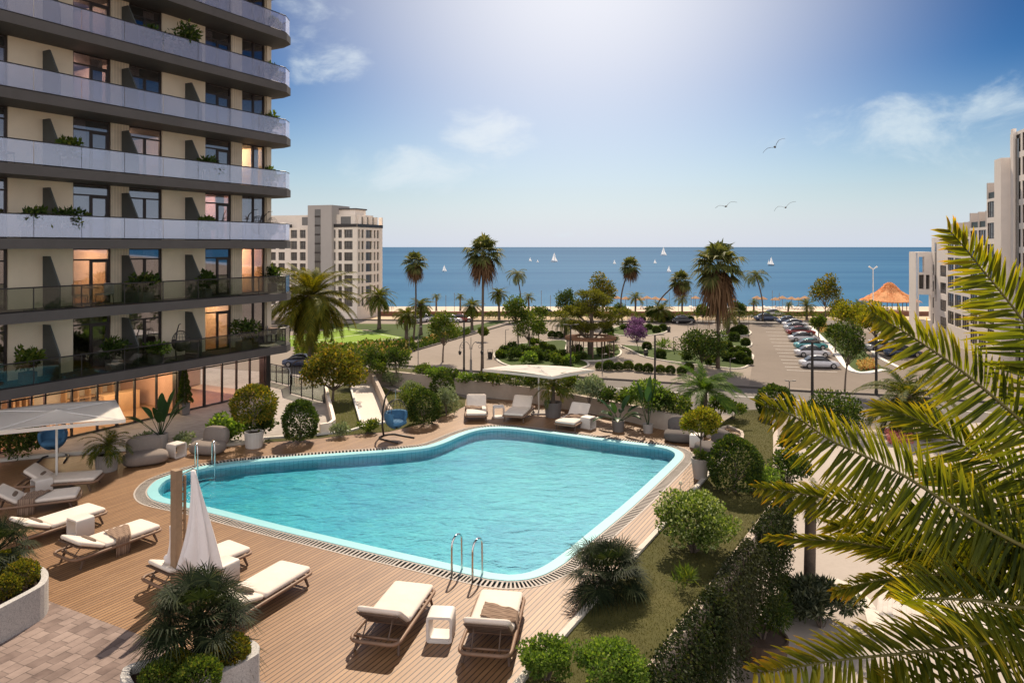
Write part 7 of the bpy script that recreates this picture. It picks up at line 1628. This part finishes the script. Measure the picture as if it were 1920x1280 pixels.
# ================================================================== CARS
def car_meshes():
    st = [(-2.15, .66, .30, .62, 0), (-2.08, .80, .24, .78, 0), (-1.7, .88, .20, .86, 0), (-1.25, .90, .18, .90, 0), (-.6, .91, .18, .92, 0), (.3, .91, .18, .92, 0), (1.0, .90, .18, .88, 0), (1.6, .88, .20, .80, 0), (2.02, .80, .24, .70, 0), (2.15, .62, .32, .58, 0)]
    b = MB(); rs = []
    for x, w, z0, z1, _ in st: rs.append([(x, -w * .9, z0), (x, -w, (z0 + z1) * .5), (x, -w * .93, z1 - .04), (x, -w * .72, z1), (x, w * .72, z1), (x, w * .93, z1 - .04), (x, w, (z0 + z1) * .5), (x, w * .9, z0)])
    b.rings(rs); body = b
    c = MB(); rs = []
    for x, w, z in [(-1.62, .70, .87), (-1.05, .66, 1.28), (-.4, .64, 1.42), (.25, .64, 1.41), (.65, .66, 1.25), (1.18, .72, .86)]: rs.append([(x, -.80, .84), (x, -w, z - .02), (x, -w * .8, z), (x, w * .8, z), (x, w, z - .02), (x, .80, .84)])
    c.rings(rs); g = MB(); rs = []
    return body, c
CARB, CARC = car_meshes()
M_TYRE = plain('tyre', (.02, .02, .02), .9, .2, 8); M_RIM = plain('rim', (.4, .4, .42), .35, .1, 5, metal=.8); M_CARGL = plain('car_glass', (.03, .035, .045), .08, .3, .7, spec=.8)
def paint(n, c): return plain('car_' + n, c, .22, .05, 1.5, spec=.6)
def make_car(label, p, rz, mat, group):
    t = root('parked_car', label, 'car', p, rz, group)
    me = MB(); me.v, me.f = list(CARB.v), list(CARB.f); me.build('body', mat, t, smooth=True)
    me = MB(); me.v, me.f = list(CARC.v), list(CARC.f); me.build('windows', M_CARGL, t, smooth=True)
    rf = MB(); rf.rings([[(x, -w, z), (x, -w * .6, z + .03), (x, w * .6, z + .03), (x, w, z)] for x, w, z in [(-1.0, .55, 1.30), (-.4, .57, 1.43), (.25, .57, 1.42), (.6, .55, 1.29)]]).build('roof', mat, t, smooth=True)
    for sx in (-1.32, 1.34):
        for sy in (-1, 1):
            w = MB(); w.lathe([(0, -.10), (.30, -.10), (.33, -.06), (.33, .06), (.30, .10), (0, .10)], 18); o = w.build('wheel', M_TYRE, t); o.location = (sx, sy * .84, .33); o.rotation_euler.x = R(90)
            q = MB().lathe([(0, .0), (.20, .0), (.21, .012), (0, .02)], 14).build('rim', M_RIM, o); q.location = (0, 0, -sy * .105 - (.01 if sy > 0 else .01))
    for sy in (-.56, .56): MB().box(-2.10, sy, .55, .10, .30, .12).build('headlight', M_LENS, t, bevel=.02); MB().box(2.10, sy, .58, .09, .30, .11).build('tail_light', plain('tail_red', (.35, .02, .02), .3, .1, 3), t, bevel=.02)
    return t
C_W, C_S, C_R, C_T, C_D, C_N = paint('white', (.62, .62, .66)), paint('silver', (.42, .43, .46)), paint('red', (.22, .025, .022)), paint('teal', (.10, .36, .40)), paint('black', (.03, .03, .035)), paint('navy', (.07, .09, .16))
GC, GC2 = 'cars in the row along the white kerbed strip', 'cars on the far road and lots'
for x, y, m_, lb in [(1536, 689, C_W, 'white car nearest the viewer in the parked row'), (1523, 668, C_W, 'white car second from the viewer in the parked row'), (1520, 654, C_T, 'teal car in the middle of the parked row'), (1507, 640, C_W, 'white car behind the teal one'), (1501, 628, C_R, 'dark red car, its roof showing behind a white one in the row'), (1495, 620, C_S, 'silver car behind the dark red one'), (1491, 613, C_W, 'white car second from the far end of the row'), (1480, 607, C_N, 'navy car at the far end of the parked row')]:
    make_car(lb, at(x, y, GZ), -.12, m_, GC)
for x, y, m_, lb, rz in [(1436, 601, C_N, 'blue grey car driving on the far road'), (1451, 592.5, C_S, 'grey car behind the blue grey one on the far road'), (1281, 606, C_D, 'black car behind the clipped balls'), (1024, 587 + 4, C_S, 'silver car at the far road behind the light trees'), (866, 599, C_R, 'red car beyond the lawn wedge'), (850, 600, C_W, 'white car beside the red one beyond the lawn wedge'), (785, 601, C_W, 'white car behind the two overlapping date palms'), (798, 598, C_S, 'grey car in the left lot, right of the white one'), (770, 603, C_R, 'red car in the left lot behind the date palms'),
      (1653, 655, C_S, 'silver car in the second lot behind the slim tree'), (1693, 666, C_N, 'dark car in the second lot, near the fronds'), (1657, 648, C_W, 'white car behind the silver one in the second lot'), (566, 682, C_N, 'purple grey car below the terrace fence')] and [(a, b, c, d, 0.) for a, b, c, d in [(1436, 601, C_N, 'blue grey car driving on the far road'), (1451, 592.5, C_S, 'grey car behind the blue grey one on the far road'), (1281, 606, C_D, 'black car behind the clipped balls'), (1026, 592, C_S, 'silver car at the far road behind the light trees'), (866, 603, C_R, 'red car beyond the lawn wedge'), (846, 604, C_W, 'white car beside the red one beyond the lawn wedge'), (785, 605, C_W, 'white car behind the two overlapping date palms'), (800, 602, C_S, 'grey car in the left lot, right of the white one'), (770, 605, C_R, 'red car in the left lot behind the date palms'),
      (1653, 657, C_S, 'silver car in the second lot behind the slim tree'), (1693, 668, C_N, 'dark car in the second lot, near the fronds'), (1660, 648, C_W, 'white car behind the silver one in the second lot'), (566, 686, C_N, 'purple grey car below the terrace fence')]]:
    make_car(lb, at(x, y, GZ), rz + (.9 if x in (785, 800, 770) else 0), m_, GC2)

# ================================================================== SEA FRONT
wl_ = BEACH_Y - 1.2; t = MB(); t.box(20, wl_, GZ, 320, .5, .95); tag(t.build('sea_wall', plain('sea_wall_brown', (.19, .085, .055), .85, .2, .3)), 'long red brown sea wall between the promenade and the beach', 'wall')
struct(MB().box(20, wl_ - 4.5, GZ, 320, 7.5, .06).build('promenade', plain('promenade_buff', (.52, .40, .27), .85, .12, .4)))
M_STRAW = leafm('straw', (.34, .19, .09), (.52, .33, .18), .15, (1.1, 1, .8)); M_STRAWP = plain('straw_thatch', (.42, .25, .14), .95, .3, 4, bmp=.6); M_STRAWO = plain('orange_thatch', (.68, .33, .15), .95, .35, 3, bmp=.8)
def beach_umbrella():
    t = root('beach_umbrella', 'first', 'beach umbrella', (0, 0, 0), 0, 'straw beach umbrellas'); b = MB(); n = 14
    b.lathe([(0, 2.75), (.5, 2.50), (1.15, 2.15), (1.2, 2.02), (1.05, 2.14), (.4, 2.42), (0, 2.6)], n); b.build('canopy', M_STRAWP, t); MB().tube([(0, 0, -.3), (0, 0, 2.6)], .05, 6).build('pole', M_TEAKD, t); return t
bu = beach_umbrella(); first = True; del LABELS['first']
UMB = [(1213, 'first'), (1172, ''), (1229, ''), (1241, ''), (1305, ''), (1418, ''), (1430, ''), (1454, ''), (1466, ''), (1484, ''), (1497, ''), (1329, ''), (1154, ''), (1198, ''), (1371, '')]
for i, x in enumerate(sorted([1157, 1173, 1201, 1213, 1229, 1241, 1304, 1331, 1372, 1419, 1430, 1454, 1467, 1484, 1497, 1509])):
    p = at(x, 575 + (i % 3) * 1.6, -7.4); lb = 'straw beach umbrella number %d from the left along the sea front' % (i + 1)
    lb = 'straw beach umbrella, ' + ['leftmost of the row', 'second from the left of the row', 'left of the bushy palm', 'right beside the bushy palm', 'left one of the pair by the leaning palm', 'right one of the pair by the leaning palm', 'standing alone right of the leaning palm', 'left of the big dark fan palm', 'right of the big dark fan palm', 'left one of the pair above the blue grey car', 'right one of the pair above the blue grey car', 'left one of the pair above the navy car', 'right one of the pair above the navy car', 'above the far white parked car', 'near the end palm of the parked row', 'rightmost of the row'][i]
    if i == 0: bu.location = p; bu['label'] = lb; LABELS[lb] = 'x'
    else: copy_tree(bu, lb, p, i * .7, 'straw beach umbrellas')
sb = MB(); sb.box(0, 0, .25, .7, 1.9, .08); sb.obox((-.35, .5, .3), (.7, 0, 0), (0, .7, .35), (0, 0, .06))
for sx in (-.3, .3): sb.box(sx, -.7, -.1, .06, .06, .36); sb.box(sx, .6, -.1, .06, .06, .36)
sbm = sb.build('sunbed', M_WHITE); p = at(1160, 578, -7.4); sbm.location = p; k = 0
xs_ = [1164, 1180, 1206, 1220, 1234, 1246, 1298, 1312, 1326, 1340, 1366, 1424, 1437, 1448, 1460, 1473, 1490, 1502]
for i, x in enumerate(xs_):
    o = sbm if i == 0 else sbm.copy()
    if i: COL.objects.link(o)
    o.location = at(x, 579 + (i % 2) * 1.5, -7.35); o.rotation_euler.z = (i % 5) * .15; o['label'] = 'white sunbed on the sand among the straw umbrellas'; o['category'] = 'sunbed'; o['group'] = 'white sunbeds on the beach'
# thatched pavilion
pc = at(1668, 590, -6.9); s = pc.y / F_PX; t = root('thatched_pavilion', 'large round pavilion with a tiered orange thatched roof on the beach', 'pavilion', pc); zr = lambda y: deep(1668, y, pc.y).z - pc.z; b = MB(); n = 40
tiers = [(2, 529, 13, 540), (11, 539, 24, 549), (22, 547, 37, 556), (34, 554, 49, 563)]
for i, (r0, y0, r1, y1) in enumerate(tiers):
    V = []
    for rr, yy in ((r0, y0), (r1, y1), (r1 * .97, y1 + 1.3), (r0, y0 + 1.5)):
        for k in range(n): a = 2 * math.pi * k / n; w = 1 + .03 * math.sin(k * 7.3 + i); V.append((rr * s * w * math.cos(a), rr * s * w * math.sin(a), zr(yy) + .06 * math.sin(k * 5.1)))
    b.add(V, [(j * n + k, j * n + (k + 1) % n, (j + 1) * n + (k + 1) % n, (j + 1) * n + k) for j in range(3) for k in range(n)])
b.build('roof', M_STRAWO, t)
rng = np.random.default_rng(8); C, D = [], []
for (r0, y0, r1, y1) in tiers:
    for k in range(420): a = rng.uniform(0, 6.283); u = rng.random(); rr = (r0 + (r1 - r0) * u) * s; C.append((rr * math.cos(a), rr * math.sin(a), zr(y0 + (y1 - y0) * u) + .03)); D.append((math.cos(a), math.sin(a), -.65 + rng.normal() * .12))
m_ = len(C); link('thatch', npmesh('thatch', *leaves_np(rng, np.array(C), np.array(D), rng.uniform(.5, 1.0, m_), rng.uniform(.03, .07, m_))), leafm('orange_straw', (.60, .28, .12), (.78, .45, .22), .3, (1.2, 1, .8), c3=(.85, .58, .36)), t)
for k in range(16): a = 2 * math.pi * k / 16; rr = 45 * s; MB().tube([(rr * math.cos(a), rr * math.sin(a), -.4), (rr * math.cos(a), rr * math.sin(a), zr(562))], .09, 6).build('post', M_TEAKD, t)
MB().lathe([(44 * s, -.3), (44 * s, .75), (43 * s, .75), (43 * s, -.3)], 32).build('railing', M_WHITE, t)
# masts and poles on the beach
for i, x in enumerate([836, 852, 1015, 1032, 1255, 1272, 1296, 1461, 1448]):
    p = at(x, 585, -7.0); t = root('beach_pole', 'thin dark pole on the beach', 'pole', p, 0, 'thin poles along the beach'); LABELS.pop('thin dark pole on the beach', 0)
    MB().tube([(0, 0, -.2), (0, 0, 3.6 + (i % 3) * .5)], .05, 6).build('shaft', M_LAMPG, t); MB().lathe([(0, 3.6 + (i % 3) * .5), (.12, 3.62 + (i % 3) * .5), (0, 3.8 + (i % 3) * .5)], 8).build('cap', M_LAMPG, t)

# sailing boats
M_SAIL = leafm('sail_cloth', (.84, .83, .82), (.88, .87, .86), .55, (1, 1, 1)); M_HULLW = plain('hull_white', (.75, .75, .75), .4, .05, 1); M_HULLD = plain('hull_dark', (.05, .05, .07), .4, .1, 1)
def boat(label, px, wy, hpx, two=False, hull=None, sail=None):
    p = at(px, wy, -8.0); s = p.y / F_PX; h = hpx * s; t = root('sailing_boat', label, 'sailing boat', p, .2 * math.sin(px), 'sailing boats on the sea', h / 10.)
    hl = MB(); rs = []
    for x, w, z in [(-3.4, .5, .0), (-2.6, .95, 0), (-.5, 1.15, 0), (1.6, .9, .05), (3.0, .35, .15), (3.7, .05, .3)]: rs.append([(x, -w, .9 + z), (x, -w * .7, .2), (x, 0, -.3), (x, w * .7, .2), (x, w, .9 + z)])
    hl.rings(rs); hl.build('hull', hull or M_HULLW, t, smooth=True); MB().tube([(.4, 0, .5), (.4, 0, 10)], .09, 6).build('mast', M_STEEL, t)
    def sl_(name, pts):
        b = MB(); n = len(pts); b.add([Vector(q) for q in pts] + [Vector(q) + Vector((0, .10, 0)) for q in pts], [tuple(range(n)), tuple(range(2 * n - 1, n - 1, -1))] + [(i, n + i, n + (i + 1) % n, (i + 1) % n) for i in range(n)]); b.build(name, sail or M_SAIL, t)
    sl_('mainsail', [(.3, 0, 1.6), (.3, 0, 9.8), (-1.2, .15, 6.0), (-2.6, .35, 1.8)]); sl_('jib', [(.6, .1, 9.0), (1.6, .25, 4.6), (3.5, 0, 1.2), (.8, .35, 1.5)])
    if two: sl_('mizzen_sail', [(-2.8, 0, 1.5), (-2.8, 0, 7.0), (-4.2, .3, 1.7)]); MB().tube([(-2.7, 0, .5), (-2.7, 0, 7.2)], .07, 6).build('mizzen_mast', M_STEEL, t)
boat('largest white sailing boat on the horizon, right of centre', 1244, 479, 16.5); boat('white sailing boat on the sea right of the thin feather palm', 1039, 491, 18); boat('sailing boat with two masts and a dark hull near the right fan palm', 1446, 498, 17, True, M_HULLD)
boat('small sailing boat low on the sea nearest the left fan palm', 833, 509, 13); boat('left one of two tiny sailing boats close together', 994, 490, 8.5); boat('right one of two tiny sailing boats close together', 1008, 492, 6); boat('tiny sailing boat above the umbrella pine', 1152, 495, 8.5); boat('tiny sailing boat below the largest one', 1228, 494, 8.5)
boat('narrow white sail close to shore beside the leaning palm', 1254, 510, 12)

# gulls
M_GULL = plain('gull_grey', (.09, .09, .095), .8, .3, 4)
def gull(label, px, py, Y, span, bank, yaw, lift):
    p = deep(px, py, Y); b = MB(); n = 10
    rs = []
    for x, r in [(-.42, .01), (-.34, .035), (-.15, .075), (.05, .085), (.2, .06), (.28, .05), (.34, .03), (.42, .008)]: rs.append([(x, r * math.cos(2 * math.pi * k / n), r * math.sin(2 * math.pi * k / n) * .9) for k in range(n)])
    b.rings(rs); V = []
    o = b.build('gull', M_GULL, smooth=True); tag(o, label, 'bird', 'gulls in the sky'); o.location = p; o.rotation_euler = (bank, 0, yaw); o.scale = (span / 1.2,) * 3
    for sy in (-1, 1):
        w = MB(); prof = [(0, .02, .20, .0), (.22, .04, .22, .16 * lift[0 if sy < 0 else 1]), (.48, -.02, .17, .24 * lift[0 if sy < 0 else 1]), (.72, -.12, .08, .18 * lift[0 if sy < 0 else 1]), (.92, -.24, .015, .08 * lift[0 if sy < 0 else 1])]; rs = []
        for y, x, c, z in prof: rs.append([(x + c * .5, sy * (y + .05), z), (x, sy * (y + .05), z + .018), (x - c * .5, sy * (y + .05), z), (x, sy * (y + .05), z - .008)])
        w.rings(rs).build('wing', M_GULL, o, smooth=True)
    tl = MB(); tl.add([(-.36, -.02, 0), (-.36, .02, 0), (-.58, .08, .0), (-.58, -.08, 0), (-.36, 0, .02)], [(0, 1, 2, 3), (0, 4, 1), (1, 4, 2), (2, 4, 3), (3, 4, 0)]); tl.build('tail', M_GULL, o)
gull('highest gull, gliding to the right with one raised wing', 1453, 276, 40, .85, -.55, 1.1, (1.2, 1.0)); gull('lower left gull with arched wings', 1361, 387, 42, .80, -.25, 1.5, (1.1, .9)); gull('lower right gull with a lifted right wing', 1473, 389, 42, .80, -.45, 1.2, (.8, 1.5))
